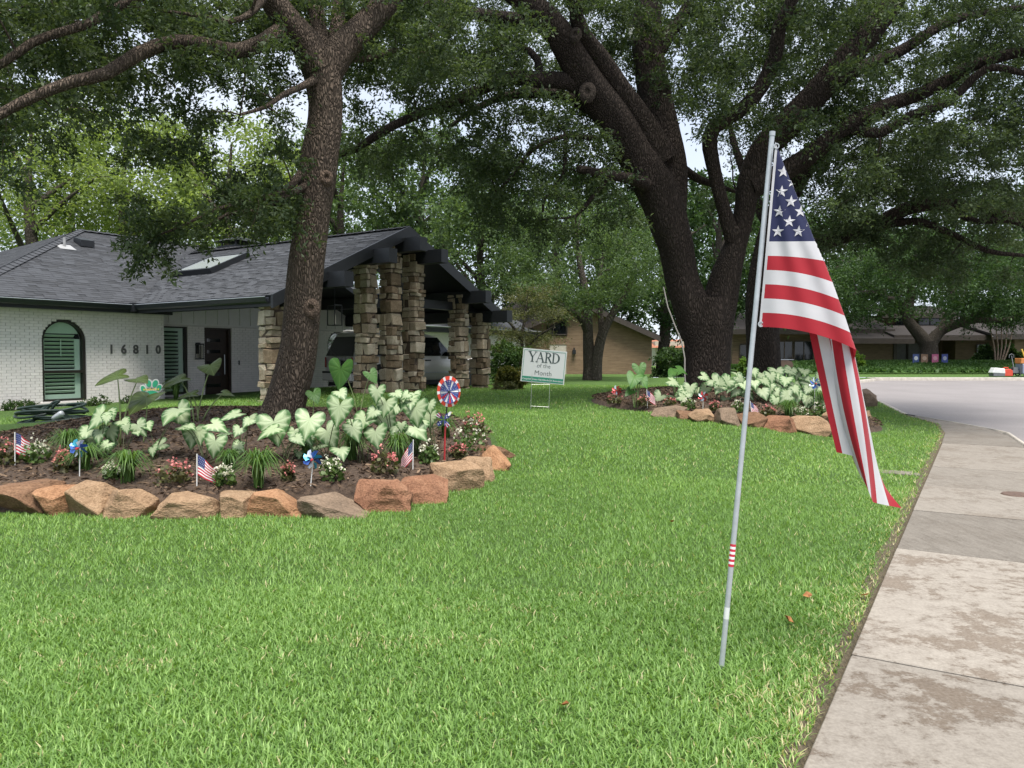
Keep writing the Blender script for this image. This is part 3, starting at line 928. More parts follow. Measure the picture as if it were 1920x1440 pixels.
# ---- roofs: shingle courses clipped to each slope
unit = MB()
unit._add([(0, 0, 0), (1, 0, 0), (1, 1, 0), (0, 1, 0), (0, 0, -1), (1, 0, -1)], [(0, 1, 2, 3), (4, 5, 1, 0)])
u_ = unit.build('shingle', M_SHINGLE); UNIT_SH = u_.data; bpy.data.objects.remove(u_)
def slope(parent, name, origin, along, up, poly, n_single, seed, hole=None):
    """poly in (a,b) of the plane origin + a*along + b*up (unit vectors, house-local)."""
    o0 = Vector(origin); al = Vector(along).normalized(); upv = Vector(up).normalized(); nm = al.cross(upv)
    if nm.z < 0: nm = -nm
    rf = bpy.data.objects.new(name, None); COL.objects.link(rf); rf.parent = parent
    polys = [poly]
    if hole:
        (A0, A1, B0, B1) = hole; AM = max(a for a, _ in poly); BM = max(b for _, b in poly)
        polys = [[(0, 0), (A0, 0), (A0, BM), (0, BM)], [(A1, 0), (AM, 0), (AM, BM), (A1, BM)], [(A0, 0), (A1, 0), (A1, B0), (A0, B0)], [(A0, B1), (A1, B1), (A1, BM), (A0, BM)]]
    for pq in polys:
        MB().prism([o0 + al * a + upv * b - nm * .012 for a, b in pq], -nm * 0.14).build('roof_deck', M_BLACK, rf)
    rnd = random.Random(seed)
    exp_, tw = 0.142, 0.30
    bmin = min(b for _, b in poly); bmax = max(b for _, b in poly)
    rows = []
    b = bmin; k = 0
    P2 = [Vector(q) for q in poly]
    while b < bmax - .02:
        bm_ = b + exp_ * .5
        xs = []
        for i in range(len(poly)):
            (a0, b0), (a1, b1) = poly[i], poly[(i + 1) % len(poly)]
            if (b0 - bm_) * (b1 - bm_) < 0: xs.append(a0 + (bm_ - b0) / (b1 - b0) * (a1 - a0))
        if len(xs) >= 2:
            lo, hi = min(xs), max(xs)
            a = lo - rnd.uniform(0, tw)
            while a < hi:
                wdt = tw * rnd.choice((.62, .8, 1.0, 1.0, 1.25))
                s0, s1 = max(a, lo), min(a + wdt - .006, hi)
                if hole and s1 > hole[0] and s0 < hole[1] and b + exp_ > hole[2] and b < hole[3]: a += wdt; continue
                if s1 - s0 > .03: rows.append((s0, s1, b, rnd.uniform(0, 1)))
                a += wdt
        b += exp_; k += 1
    idx = sorted(range(len(rows)), key=lambda i: -(rows[i][1] - rows[i][0]) + 0.03 * rows[i][2])
    single = set(idx[:n_single])
    M = Matrix((al, upv, nm)).transposed().to_4x4()
    V = []; F = []; T = []
    for i, (s0, s1, bb, rr) in enumerate(rows):
        lift = .016 + .006 * rr
        p = o0 + al * s0 + upv * (bb - .012)
        tilt = Vector(upv * (exp_ + .03) - nm * .010)
        if i in single:
            ob = bpy.data.objects.new('shingle', UNIT_SH); COL.objects.link(ob); ob.parent = rf
            mm = Matrix((al * (s1 - s0), tilt, nm * lift)).transposed().to_4x4()
            mm.translation = p + nm * (lift - .006)
            ob.matrix_local = mm
        else:
            q = p + nm * (lift - .006); n0 = len(V)
            V += [q, q + al * (s1 - s0), q + al * (s1 - s0) + tilt, q + tilt, q - nm * lift, q + al * (s1 - s0) - nm * lift]
            F += [(n0, n0 + 1, n0 + 2, n0 + 3), (n0 + 4, n0 + 5, n0 + 1, n0)]; T += [rr, rr]
    ob = np_mesh('shingle_courses', np.array([tuple(v) for v in V]), np.array(F), M_SHINGLE, rf, tint=np.array(T)); ob['kind'] = 'stuff'
    return rf, nm
SL = math.hypot(1, .4636)
# wing front slope
wing_roof, n1 = slope(house, 'wing_roof', (0, -.5, 2.9), (1, 0, 0), (0, 1, .4636),
      [(-1.05, 0), (3.05, 0), (7.55, 4.5 * SL), (8.9, 5.6 * SL), (4.57, 5.6 * SL)], 300, 3)
slope(house, 'wing_hip', (-1.05, -.5, 2.9), (0, 1, 0), (1, 0, .4636), [(0, 0), (11.2, 0), (5.6, 5.6 * SL)], 40, 4)
slope(house, 'wing_back', (0, 10.7, 2.9), (1, 0, 0), (0, -1, .4636), [(-1.05, 0), (14, 0), (14, 5.6 * SL), (4.57, 5.6 * SL)], 10, 5)
# carport slopes
GW = -5.85
slope(house, 'carport_roof', (3.0, GW, 2.9), (0, 1, 0), (1, 0, .4636), [(0, 0), (5.35, 0), (9.9, 4.53 * SL), (0, 4.53 * SL)], 300, 6)
slope(house, 'carport_roof', (12.06, GW, 2.9), (0, 1, 0), (-1, 0, .4636), [(0, 0), (12, 0), (12, 4.53 * SL), (0, 4.53 * SL)], 40, 7, (2.55, 4.65, 1.9, 3.3))
mb = MB()
rl = lambda a, b, r=.07: mb.tube([a, b], r, 4)
def caps(p0, p1, name):
    p0, p1 = Vector(p0), Vector(p1); n = int((p1 - p0).length / .26)
    d = (p1 - p0).normalized(); sd_ = d.cross(Vector((0, 0, 1))).normalized(); up = sd_.cross(d)
    if up.z < 0: up = -up
    m2 = MB()
    for k in range(n):
        a = p0 + d * (k * .26); b = a + d * .28
        h = .012 + .012
        m2._add([a - sd_ * .15 - up * .045 + up * h, a + up * (h + .012), a + sd_ * .15 - up * .045 + up * h, b - sd_ * .15 - up * .045 + up * .004, b + up * .016, b + sd_ * .15 - up * .045 + up * .004],
                [(0, 1, 4, 3), (1, 2, 5, 4), (0, 2, 1)])
    o = m2.build('ridge_cap', M_SHINGLE, house)
caps((-1.05, -.5, 2.92), (4.57, 5.1, 5.53), 'a'); caps((4.57, 5.1, 5.52), (12, 5.1, 5.52), 'b'); caps((7.53, GW, 5.03), (7.53, 4.0, 5.03), 'c')

# ---- eaves, gutters, fascia
mb = MB(); mb.bb(-1.5, 3.95, -.46, -.02, 2.70, 2.74); mb.bb(-1.6, 4.05, -.50, -.46, 2.66, 2.86)
mb.bb(3.04, 4.06, -5.6, .5, 2.74, 2.765); mb.bb(3.0, 3.06, GW + .1, -.46, 2.66, 2.86)
mb.build('eave_fascia', M_BLACK, house)
def gutter(p0, p1, out):
    p0, p1, out = Vector(p0), Vector(p1), Vector(out)
    prof = [(0, 0), (0, -.12), (.05, -.13), (.09, -.10), (.115, -.03), (.12, 0), (.108, 0), (.10, -.03), (.02, -.10), (.012, 0)]
    m2 = MB(); a = [p0 + out * x + Vector((0, 0, z)) for x, z in prof]
    m2.prism(a, p1 - p0); g = m2.build('gutter', M_GUTTER, house)
    m3 = MB(); m3.tube([p0 + out * .118 + Vector((0, 0, .004)), p1 + out * .118 + Vector((0, 0, .004))], .011, 6); m3.build('gutter_lip', M_GUTTERL, g)
gutter((-1.6, -.505, 2.865), (2.92, -.505, 2.865), (0, -1, 0))
gutter((2.995, GW + .15, 2.865), (2.995, -.55, 2.865), (-1, 0, 0))
MB().bb(2.82, 3.02, -.66, -.50, 2.70, 2.92).build('gutter_corner', M_GUTTER, house)
# barge boards of the gable
for s, (ta, tb) in ((1, (2.92, 7.53)), (-1, (12.14, 7.53))):
    za, zb_ = 2.9 - .04, 5.0
    MB().prism([(ta, GW - .06, za + .05), (tb, GW - .06, zb_ + .05), (tb, GW - .06, zb_ - .27), (ta, GW - .06, za - .25)], (0, .07, 0)).build('barge_board', M_BLACK, house)
# underside of the carport roof
for ta, tb in ((3.1, 7.53), (11.96, 7.53)):
    mb = MB(); za = 2.9 - .165 + .4636 * .1; zb_ = 5.0 - .165
    zq = lambda t: za + (zb_ - za) * (t - ta) / (tb - ta)
    def cq(a, b, c, e): mb._add([(a, c, zq(a)), (b, c, zq(b)), (b, e, zq(b)), (a, e, zq(a))], [(0, 1, 2, 3)])
    if ta < 7: cq(ta, tb, GW + .03, WE)
    else:
        h0, h1 = 12.06 - 1.9 / SL, 12.06 - 3.3 / SL
        cq(ta, tb, GW + .03, GW + 2.55); cq(ta, tb, GW + 4.65, WE); cq(ta, h0, GW + 2.55, GW + 4.65); cq(h1, tb, GW + 2.55, GW + 4.65)
        pz = lambda t: 2.9 + .4636 * (12.06 - t) + .03
        MB()._add([(h0, GW + 2.5, pz(h0)), (h1, GW + 2.5, pz(h1)), (h1, GW + 4.7, pz(h1)), (h0, GW + 4.7, pz(h0))], [(0, 1, 2, 3)]).build('skylight_glass', clear_glass('roof_glass', (.9, .93, .93), .5), house)
    mb.build('ceiling', M_CEIL, house)
for k, t in enumerate((3.6, 4.7, 6.25, 7.45, 8.35, 10.45, 11.6)):
    zt = roof_z(t) - .10 - (.12 if t == 7.45 else 0)
    o = MB().bb(t - .15, t + .15, -6.45, (-4.6 if t < 7 else WE - .02), zt - .36, zt).build('roof_beam', M_BLACK, house)
MB().bb(8.2, 12.1, -5.25, -5.05, 2.95, 3.2).build('tie_beam', M_BLACK, house)
# skylights: one box on the left slope and its well seen from below on the far slope
def on_left(t, w, h=0): return (t - .42 * h, w, 2.9 + .4636 * (t - 3.0) + .907 * h)
sk = bpy.data.objects.new('skylight', None); COL.objects.link(sk); sk.parent = house
t0, t1, w0, w1 = 5.0, 6.3, -.9, .9
mb = MB()
def bar(a, b, c, d):
    q = [on_left(a, c, -.02), on_left(b, c, -.02), on_left(b, d, -.02), on_left(a, d, -.02)]
    e = Vector(on_left(0, 0, .17)) - Vector(on_left(0, 0, -.02)); mb.prism(q, e)
bar(t0, t0 + .09, w0, w1); bar(t1 - .09, t1, w0, w1); bar(t0 + .09, t1 - .09, w0, w0 + .09); bar(t0 + .09, t1 - .09, w1 - .09, w1)
mb.build('skylight_frame', M_BLACK, sk)
M_SKYG = glass_mat('skylight_glass', (0.26, 0.28, 0.30), 0.15)
MB().poly([on_left(t0 + .08, w0 + .08, .15), on_left(t1 - .08, w0 + .08, .15), on_left(t1 - .08, w1 - .08, .15), on_left(t0 + .08, w1 - .08, .15)]).build('skylight_glass', M_SKYG, sk)
# chimney, vents, pipe
ch = bpy.data.objects.new('chimney', None); COL.objects.link(ch); ch.parent = house
MB().bb(8.9, 9.9, 3.2, 4.1, 4.0, 5.38).build('chimney_stack', M_WBRICK, ch)
mb = MB(); mb.bb(8.85, 9.95, 3.15, 4.15, 5.38, 5.44); mb._add([(8.75, 3.05, 5.60), (10.05, 3.05, 5.60), (10.05, 4.25, 5.60), (8.75, 4.25, 5.60), (9.2, 3.5, 5.78), (9.6, 3.5, 5.78), (9.6, 3.8, 5.78), (9.2, 3.8, 5.78)], [(0, 1, 5, 4), (1, 2, 6, 5), (2, 3, 7, 6), (3, 0, 4, 7), (4, 5, 6, 7), (3, 2, 1, 0)])
for x in (8.95, 9.8):
    for y in (3.25, 4.0): mb.bb(x, x + .05, y, y + .05, 5.44, 5.60)
mb.build('chimney_cap', M_BLACK, ch)
def on_wing(t, w): return 2.9 + .4636 * (w + .5)
M_PVC = plain('pale_vent_metal', (0.30, 0.30, 0.30), 0.4, 0.1, 9, 0.05)
mb = MB(); z = on_wing(3.2, 3.3); mb.box((3.2, 3.3, z + .02), (.45, .4, .02), Matrix.Rotation(math.atan(.4636), 3, 'X')); mb.tube([(3.2, 3.35, z), (3.2, 3.35, z + .3)], .04, 8); mb.build('vent_pipe', M_PVC, house)
mb = MB(); z = on_wing(3.9, 3.7); mb.prism([(3.75, 3.5, z - .05), (4.15, 3.5, z - .05), (4.15, 3.5, z + .14), (3.75, 3.5, z + .14)], (0, .42, .12)); mb.build('roof_vent', M_BLACK, house)
MB().tube([(1.2, 6.2, 4.6), (1.2, 6.2, 5.45)], .04, 8).build('vent_pipe', M_PVC, house)

# ---- stone pillars
M_PST = stone_mat('ledge_stone', [(0.19, 0.140, 0.090), (0.36, 0.285, 0.195), (0.50, 0.425, 0.32)], 2.2, 0.6, 0.42)
M_PCORE = plain('pillar_mortar', (0.075, 0.055, 0.04), 0.95, 0.3, 12, 0.5)
BLK = [block_mesh(300 + k) for k in range(14)]
M_PSTB = stone_mat('brown_ledge_stone', [(0.10, 0.068, 0.042), (0.21, 0.15, 0.096), (0.34, 0.26, 0.175)], 2.6, 0.7, 0.4)
M_PSTP = stone_mat('pale_ledge_stone', [(0.30, 0.24, 0.165), (0.48, 0.405, 0.30), (0.60, 0.53, 0.42)], 2.2, 0.6, 0.25)
for k, me in enumerate(BLK): me.materials.append(M_PSTB if k % 4 == 0 else M_PSTP if k % 4 == 2 else M_PST)
def pillar(t, ztop, wid=.56, label=None):
    pl = bpy.data.objects.new('stone_pillar', None); COL.objects.link(pl); pl.parent = house
    pl['label'] = label
    pl.location = (t, -5.32, 0.25)
    MB().bb(-wid * .40, wid * .40, -wid * .40, wid * .40, 0, ztop - .25).build('pillar_core', M_PCORE, pl)
    z = 0.0; top = ztop - .25
    while z < top - .05:
        h = random.choice((.10, .15, .2, .26, .32, .36)); h = min(h, top - z)
        for side in (-1, 1):                         # front half and back half of the course
            x = -wid / 2
            while x < wid / 2 - .04:
                bwid = random.choice((.13, .18, .22, .26, .3, wid)); bwid = min(bwid, wid / 2 - x)
                if wid / 2 - (x + bwid) < .09: bwid = wid / 2 - x
                if bwid < .3 and h > .22 and random.random() < .5:
                    hs = [h * .55, h * .45]
                else: hs = [h]
                zz = z
                for h2 in hs:
                    dp = wid / 2 * random.uniform(.98, 1.12)
                    place(random.choice(BLK), 'stone', (x + bwid / 2 + random.uniform(-.025, .025), side * (wid / 4 + random.uniform(-.04, .05)), zz + h2 / 2),
                          ((bwid * 1.02) * random.choice((1, -1)), dp * 1.12, h2 * 1.0), (random.uniform(-.06, .06), random.uniform(-.11, .11), random.uniform(-.12, .12)), pl)
                    zz += h2
                x += bwid
        z += h
    return pl
for t, word in ((3.38, 'short stone pillar at the eave corner behind the leaning oak'), (6.45, 'tall stone pillar to the left of the gable peak'), (7.40, 'tall stone pillar just left of the gable peak'),
                (8.36, 'tall stone pillar under the gable peak'), (10.5, 'stone pillar on the lower right side of the gable'), (11.6, 'outermost stone pillar at the right end')):
    pillar(t, roof_z(t) - .16, .45, word)

# ---- carport floor and far garage wing
fl = MB().bb(4.2, 24, -5.9, .5, -.4, .40).build('driveway', plain('driveway_concrete', (0.30, 0.28, 0.26), .85, .15, 3, .3)); struct(fl)
fl.location = (HO[0], HO[1], 0); fl.rotation_euler = (0, 0, HA)
gar = bpy.data.objects.new('garage_wing', None); COL.objects.link(gar); gar.parent = house
MB().bb(12.6, 26, 2.0, 2.2, .2, 2.75).build('garage_wall', M_WBRICK, gar)
mb = MB(); mb.prism([(12.0, 1.4, 2.82), (12.0, 5.5, 4.7), (12.0, 5.5, 4.6), (12.0, 1.4, 2.72)], (14.5, 0, 0)); mb.build('garage_roof', M_SHINGLE, gar)
mb = MB(); mb.bb(12.0, 26.5, 1.36, 1.40, 2.60, 2.83); mb.bb(12.2, 26.5, 1.4, 2.0, 2.62, 2.66); mb.build('garage_fascia', M_BLACK, gar)
MB().tube([(12, 1.30, 2.84), (26.5, 1.30, 2.84)], .035, 6).build('garage_gutter', M_GUTTERL, gar)

# hanging lantern under the carport roof
hx = HWp(9.6, -.9, 0)
hl = thing('hanging_lantern', 'black cage lantern hanging under the carport ceiling', 'lantern', (hx[0], hx[1], 2.55), HA)
mb = MB(); mb.bb(-.17, .17, -.17, .17, .66, .69); mb.bb(-.17, .17, -.17, .17, 0, .03)
for a in (-1, 1):
    for b in (-1, 1): mb.box((a * .16, b * .16, .34), (.025, .025, .66))
mb.build('cage', M_BLACK, hl)
MB().tube([(0, 0, .69), (0, 0, 1.45)], .012, 6).build('chain', M_BLACK, hl)
MB().tube([(0, 0, .05), (0, 0, .4)], .03, 8).build('candle_tube', plain('lamp_tube', (.6, .58, .5), .5), hl)
# ================================================================== TREES
M_BARK1 = bark_mat('oak_bark', (0.075, 0.056, 0.042), (0.195, 0.152, 0.117), 36.0)
M_BARK2 = bark_mat('dark_oak_bark', (0.030, 0.023, 0.019), (0.078, 0.061, 0.050), 24.0)
M_BARK3 = bark_mat('grey_bark', (0.065, 0.055, 0.045), (0.14, 0.12, 0.10), 20.0)
M_OAK = leafy('oak_leaves', (0.030, 0.053, 0.024), (0.105, 0.142, 0.062), 0.36)
M_OAK2 = leafy('oak_leaves_deep', (0.028, 0.049, 0.024), (0.095, 0.132, 0.058), 0.36)
M_LIME = leafy('lime_leaves', (0.105, 0.155, 0.045), (0.26, 0.33, 0.11), 0.45)
M_MID = leafy('mid_leaves', (0.048, 0.085, 0.034), (0.125, 0.185, 0.078), 0.40)
M_DEEP = leafy('deep_leaves', (0.022, 0.050, 0.018), (0.068, 0.12, 0.038), 0.34)
M_DOG = leafy('dogwood_leaves', (0.060, 0.075, 0.030), (0.17, 0.165, 0.085), 0.35)

def spline(pts, step=0.22):
    """Catmull-Rom through rows of (x,y,z,r)."""
    p = np.array(pts, float)
    q = np.vstack([2 * p[0] - p[1], p, 2 * p[-1] - p[-2]])
    out = []
    for i in range(1, len(q) - 2):
        n = max(2, int(np.linalg.norm(q[i + 1, :3] - q[i, :3]) / step))
        for k in range(n):
            t = k / n
            a = 0.5 * ((2 * q[i]) + (-q[i - 1] + q[i + 1]) * t + (2 * q[i - 1] - 5 * q[i] + 4 * q[i + 1] - q[i + 2]) * t * t + (-q[i - 1] + 3 * q[i] - 3 * q[i + 1] + q[i + 2]) * t ** 3)
            out.append(a)
    out.append(p[-1])
    out = np.array(out); out[:, 3] = np.maximum(out[:, 3], 0.004)
    return out

def tubes(paths, sides, wob=0.0, seed=0):
    """Vertices/faces of many tapering tubes; paths are (n,4) arrays."""
    r_ = np.random.default_rng(seed)
    V = []; F = []; off = 0
    for p, n in zip(paths, sides):
        m = len(p)
        tg = np.gradient(p[:, :3], axis=0); tg /= np.maximum(np.linalg.norm(tg, axis=1), 1e-9)[:, None]
        ref = np.array((1.0, 0, 0)) if abs(tg[0, 0]) < .9 else np.array((0, 1.0, 0))
        ang = np.arange(n) * 2 * math.pi / n
        ph = r_.uniform(0, 6, 4)
        for i in range(m):
            ref = ref - tg[i] * ref.dot(tg[i]); ref /= np.linalg.norm(ref)
            bi = np.cross(tg[i], ref)
            rad = p[i, 3] * (1 + wob * (np.sin(2 * ang + ph[0] + i * .11) * .5 + np.sin(3 * ang + ph[1] - i * .17) * .4 + np.sin(5 * ang + ph[2] + i * .23) * .3))
            V.append(p[i, :3] + (np.cos(ang)[:, None] * ref + np.sin(ang)[:, None] * bi) * rad[:, None])
        i0 = np.arange(m - 1)[:, None] * n; k0 = np.arange(n)[None, :]; k1 = (np.arange(n)[None, :] + 1) % n
        F.append(np.stack([i0 + k0, i0 + k1, i0 + n + k1, i0 + n + k0], -1).reshape(-1, 4) + off)
        off += m * n
    return np.concatenate(V), np.concatenate(F)

def leaves_for(centres, n_leaf, spread, flat, size, aspect, seed, twigs=7, droop=0.15):
    r_ = np.random.default_rng(seed)
    nc = len(centres)
    ct = r_.uniform(0, 1, nc)
    tw = r_.normal(size=(nc, twigs, 3)); tw[..., 2] = tw[..., 2] * flat - droop
    tw /= np.linalg.norm(tw, axis=-1)[..., None]
    tl = r_.uniform(.45, 1.15, (nc, twigs, 1)) * spread
    N = nc * n_leaf
    ci = np.repeat(np.arange(nc), n_leaf); ti = r_.integers(0, twigs, N)
    s = r_.uniform(.12, 1.0, N) ** .75
    D = tw[ci, ti]; Ln = tl[ci, ti]
    pos = centres[ci] + D * Ln * s[:, None]
    pos[:, 2] -= (s ** 2) * Ln[:, 0] * .25
    pos += r_.normal(0, 1, (N, 3)) * spread * .10
    ld = D * .8 + r_.normal(0, .75, (N, 3)); ld /= np.linalg.norm(ld, axis=1)[:, None]
    nm = r_.normal(0, .7, (N, 3)); nm[:, 2] += .8
    sd_ = np.cross(ld, nm); sd_ /= np.maximum(np.linalg.norm(sd_, axis=1), 1e-6)[:, None]
    L_ = size * r_.uniform(.65, 1.25, (N, 1)); W = L_ * aspect
    up = np.cross(sd_, ld) * W * .35
    V = np.stack([pos, pos + ld * L_ * .5 + sd_ * W * .5 + up, pos + ld * L_, pos + ld * L_ * .5 - sd_ * W * .5 + up], 1).reshape(-1, 3)
    tint = np.clip(.25 + .35 * ct[ci] + r_.normal(0, .18, N), 0, 1)
    return V, np.arange(4 * N).reshape(N, 4), tint

def make_tree(label, base, limbs, centres, n_leaf, spread, size, bark, leaf, seed, flat=.55, aspect=.42, trunk_sides=16, wob=.06, twig_r=.02, name='oak_tree', cat='tree', group=None, droop=.15, twigs=7, straight=False):
    """limbs: rows of (x,y,z,r) in world space; centres: leaf spray centres, each joined to the wood by a branch."""
    tr = thing(name, label, cat, base, 0, group)
    b = np.array(base, float)
    paths = [spline(l) for l in limbs]
    r_ = np.random.default_rng(seed + 1)
    nodes = np.concatenate(paths)
    centres = np.asarray(centres, float)
    sides = [trunk_sides if p[0, 3] > .12 else 9 for p in paths]
    if len(centres):
        dmin = np.array([np.min(np.linalg.norm(nodes[:, :3] - c, axis=1)) for c in centres])
        for i in np.argsort(dmin):
            c = centres[i]
            dd = np.linalg.norm(nodes[:, :3] - c, axis=1)
            low = np.where(nodes[:, 2] > c[2] + .1, .25, 0) * dd
            j = int(np.argmin(dd + low + np.where(nodes[:, 3] > .22, dd * .5 + .5, 0)))
            a = nodes[j]; L_ = dd[j]
            if L_ < .05: continue
            m = max(3, min(9, int(L_ / .22)))
            t = np.linspace(0, 1, m + 1)[:, None]
            sag = r_.normal(0, .10, 3) * L_; sag[2] += .12 * L_
            mid = (a[:3] + c) / 2 + sag
            q = (1 - t) ** 2 * a[:3] + 2 * t * (1 - t) * mid + t ** 2 * c
            q[1:-1] += r_.normal(0, .018, (m - 1, 3)) * min(1, L_)
            r0 = min(a[3] * .62, twig_r * (.55 + .5 * L_)); 
            rr = r0 + (.004 - r0) * t ** .8
            p = np.hstack([q, np.maximum(rr, .004)])
            paths.append(p); sides.append(5 if r0 > .012 else 4)
            nodes = np.concatenate([nodes, p[1:]])
    V, F = tubes(paths, sides, wob, seed)
    np_mesh('trunk', V - b, F, bark, tr, smooth=True)
    if len(centres):
        V, F, T = leaves_for(centres, n_leaf, spread, flat, size, aspect, seed + 2, twigs, droop)
        o = np_mesh('crown', V - b, F, leaf, tr, tint=T); o['kind'] = 'stuff'
        make_tree.tris += 2 * len(F)
    return tr
make_tree.tris = 0

def limb(pts):
    """(px, py, depth, half-width px) rows -> world rows; a limb measured on the photo at its own distance."""
    out = []
    for px, py, d, hw in pts:
        q = P(px, py, d); out.append((q[0], q[1], q[2], hw * d / FPX))
    return out
CLEAR = [(545, 655, 60, 520, 11.2), (1170, 1300, 180, 560, 17.2), (1300, 1460, 240, 560, 17.2), (1090, 1180, 90, 230, 16.2)]   # keep the stems free of leaf sprays
def boxes(specs, seed):
    r_ = np.random.default_rng(seed); out = []
    for x0, x1, y0, y1, d0, d1, n in specs:
        for _ in range(n):
            d = r_.uniform(d0, d1); px, py = r_.uniform(x0, x1), r_.uniform(y0, y1)
            if any(a < px < b and c < py < e and d < f for a, b, c, e, f in CLEAR): continue
            out.append(P(px, py, d))
    return np.array(out)

# ---- leaning oak in the front bed
T1 = [
 limb([(514, 815, 10.6, 56), (527, 780, 10.6, 41), (541, 732, 10.6, 36), (554, 683, 10.6, 35), (562, 634, 10.6, 33), (568, 562, 10.65, 33), (575, 489, 10.7, 32), (582, 440, 10.7, 31), (588, 391, 10.7, 31), (595, 343, 10.7, 33), (600, 294, 10.7, 33), (608, 246, 10.7, 31), (611, 197, 10.7, 30), (606, 150, 10.7, 33), (598, 105, 10.7, 36)]),
 limb([(600, 135, 10.7, 34), (575, 85, 10.6, 30), (535, 35, 10.4, 26), (495, -25, 10.2, 23), (440, -130, 9.8, 18), (380, -240, 9.4, 10)]),
 limb([(608, 140, 10.7, 32), (640, 92, 10.8, 27), (690, 42, 11, 23), (742, -20, 11.2, 20), (800, -130, 11.5, 14), (870, -240, 12, 7)]),
 limb([(604, 110, 10.8, 18), (596, 50, 11, 16), (590, -20, 11.2, 15), (600, -140, 11.6, 10), (590, -260, 12, 5)]),
 limb([(612, 110, 10.9, 15), (632, 50, 11.2, 13), (640, -30, 11.5, 11), (670, -150, 12, 7)]),
 limb([(540, 48, 10.45, 15), (490, 82, 10.0, 15), (440, 96, 9.6, 14), (390, 86, 9.2, 14), (330, 78, 8.8, 13), (262, 100, 8.4, 13), (200, 138, 8.1, 12), (140, 152, 7.9, 11), (70, 178, 7.7, 10), (0, 214, 7.5, 9), (-80, 262, 7.3, 6), (-160, 300, 7.2, 3)]),
 limb([(430, -60, 10, 11), (330, -30, 9.6, 9), (235, 5, 9.0, 9), (170, 42, 8.6, 8.5), (115, 60, 8.3, 8), (60, 80, 8.1, 8), (0, 122, 7.9, 7), (-80, 150, 8.2, 4), (-160, 160, 8, 2)]),
 limb([(575, 310, 10.7, 9), (548, 345, 10.3, 7), (510, 368, 10, 6), (460, 378, 9.8, 4.5), (400, 395, 9.6, 3.5), (350, 420, 9.4, 2.5), (300, 440, 9.2, 1.5)]),
 limb([(578, 345, 10.6, 7), (535, 370, 10.1, 5.5), (480, 395, 9.8, 4), (430, 400, 9.6, 3), (380, 430, 9.5, 2)]),
 limb([(590, 150, 10.5, 8), (560, 165, 10.1, 6), (530, 178, 9.8, 5), (500, 200, 9.5, 4), (450, 215, 9.2, 2.5)]),
 limb([(640, 110, 11, 8), (690, 110, 11.6, 6), (740, 95, 12, 5), (800, 100, 12.4, 3)]),
 limb([(500, -10, 10.0, 8), (470, 25, 9.4, 6), (430, 40, 9, 5), (380, 30, 8.7, 4), (300, 20, 8.4, 2.5)]),
]
C1 = boxes([(-250, 700, -330, 30, 7.5, 13.5, 150), (-120, 420, -10, 150, 8.7, 11.5, 66), (420, 720, -40, 90, 10.8, 13.5, 48), (-100, 520, -30, 120, 10, 13, 50), (-120, 330, 120, 215, 8.5, 10.5, 26), (330, 620, 20, 260, 8.6, 11.5, 34),
            (240, 560, 240, 400, 8.8, 11, 18), (260, 500, 380, 455, 9, 10.6, 10), (440, 580, 250, 420, 9.6, 12.5, 16), (640, 900, -60, 160, 10.5, 14, 46), (-60, 40, 200, 380, 7.9, 9.4, 7),
            (250, 300, 440, 490, 9, 9.4, 3), (60, 240, 210, 260, 8, 10, 3)], 11)
oak1 = make_tree('leaning oak with fissured brown bark rising from the front bed', tuple(T1[0][0][:3]), T1, C1, 310, .42, .070, M_BARK1, M_OAK, 31, twig_r=.022, trunk_sides=28)
# healed branch scars on the leaning trunk
M_SCAR = bark_mat('scar_wood', (0.085, 0.06, 0.044), (0.19, 0.14, 0.105), 40, .6)
M_SCARD = bark_mat('dark_scar_wood', (0.04, 0.031, 0.025), (0.10, 0.08, 0.065), 40, .6)
def scar(parent, px, py, d, r, nrm, name='branch_scar'):
    c = P(px, py, d); b = np.array(parent.location)
    q = Vector(nrm).normalized().to_track_quat('Z', 'Y')
    prof = [(r * 1.5, -.04), (r * 1.2, -.004), (r * .9, .014), (r * .62, .018), (r * .45, .008), (r * .38, -.012), (0.001, -.02)]
    m2 = MB().lathe(prof, (0, 0, 0), 'Z', 18); m2.v = [tuple(q @ Vector((v[0], v[1] * 1.2, v[2])) + Vector(c - b)) for v in m2.v]
    m2.build(name, M_SCAR if parent is oak1 else M_SCARD, parent, smooth=True)
scar(oak1, 582, 578, 10.43, .085, (.25, -1, .1))
scar(oak1, 612, 332, 10.50, .07, (.5, -1, .1))

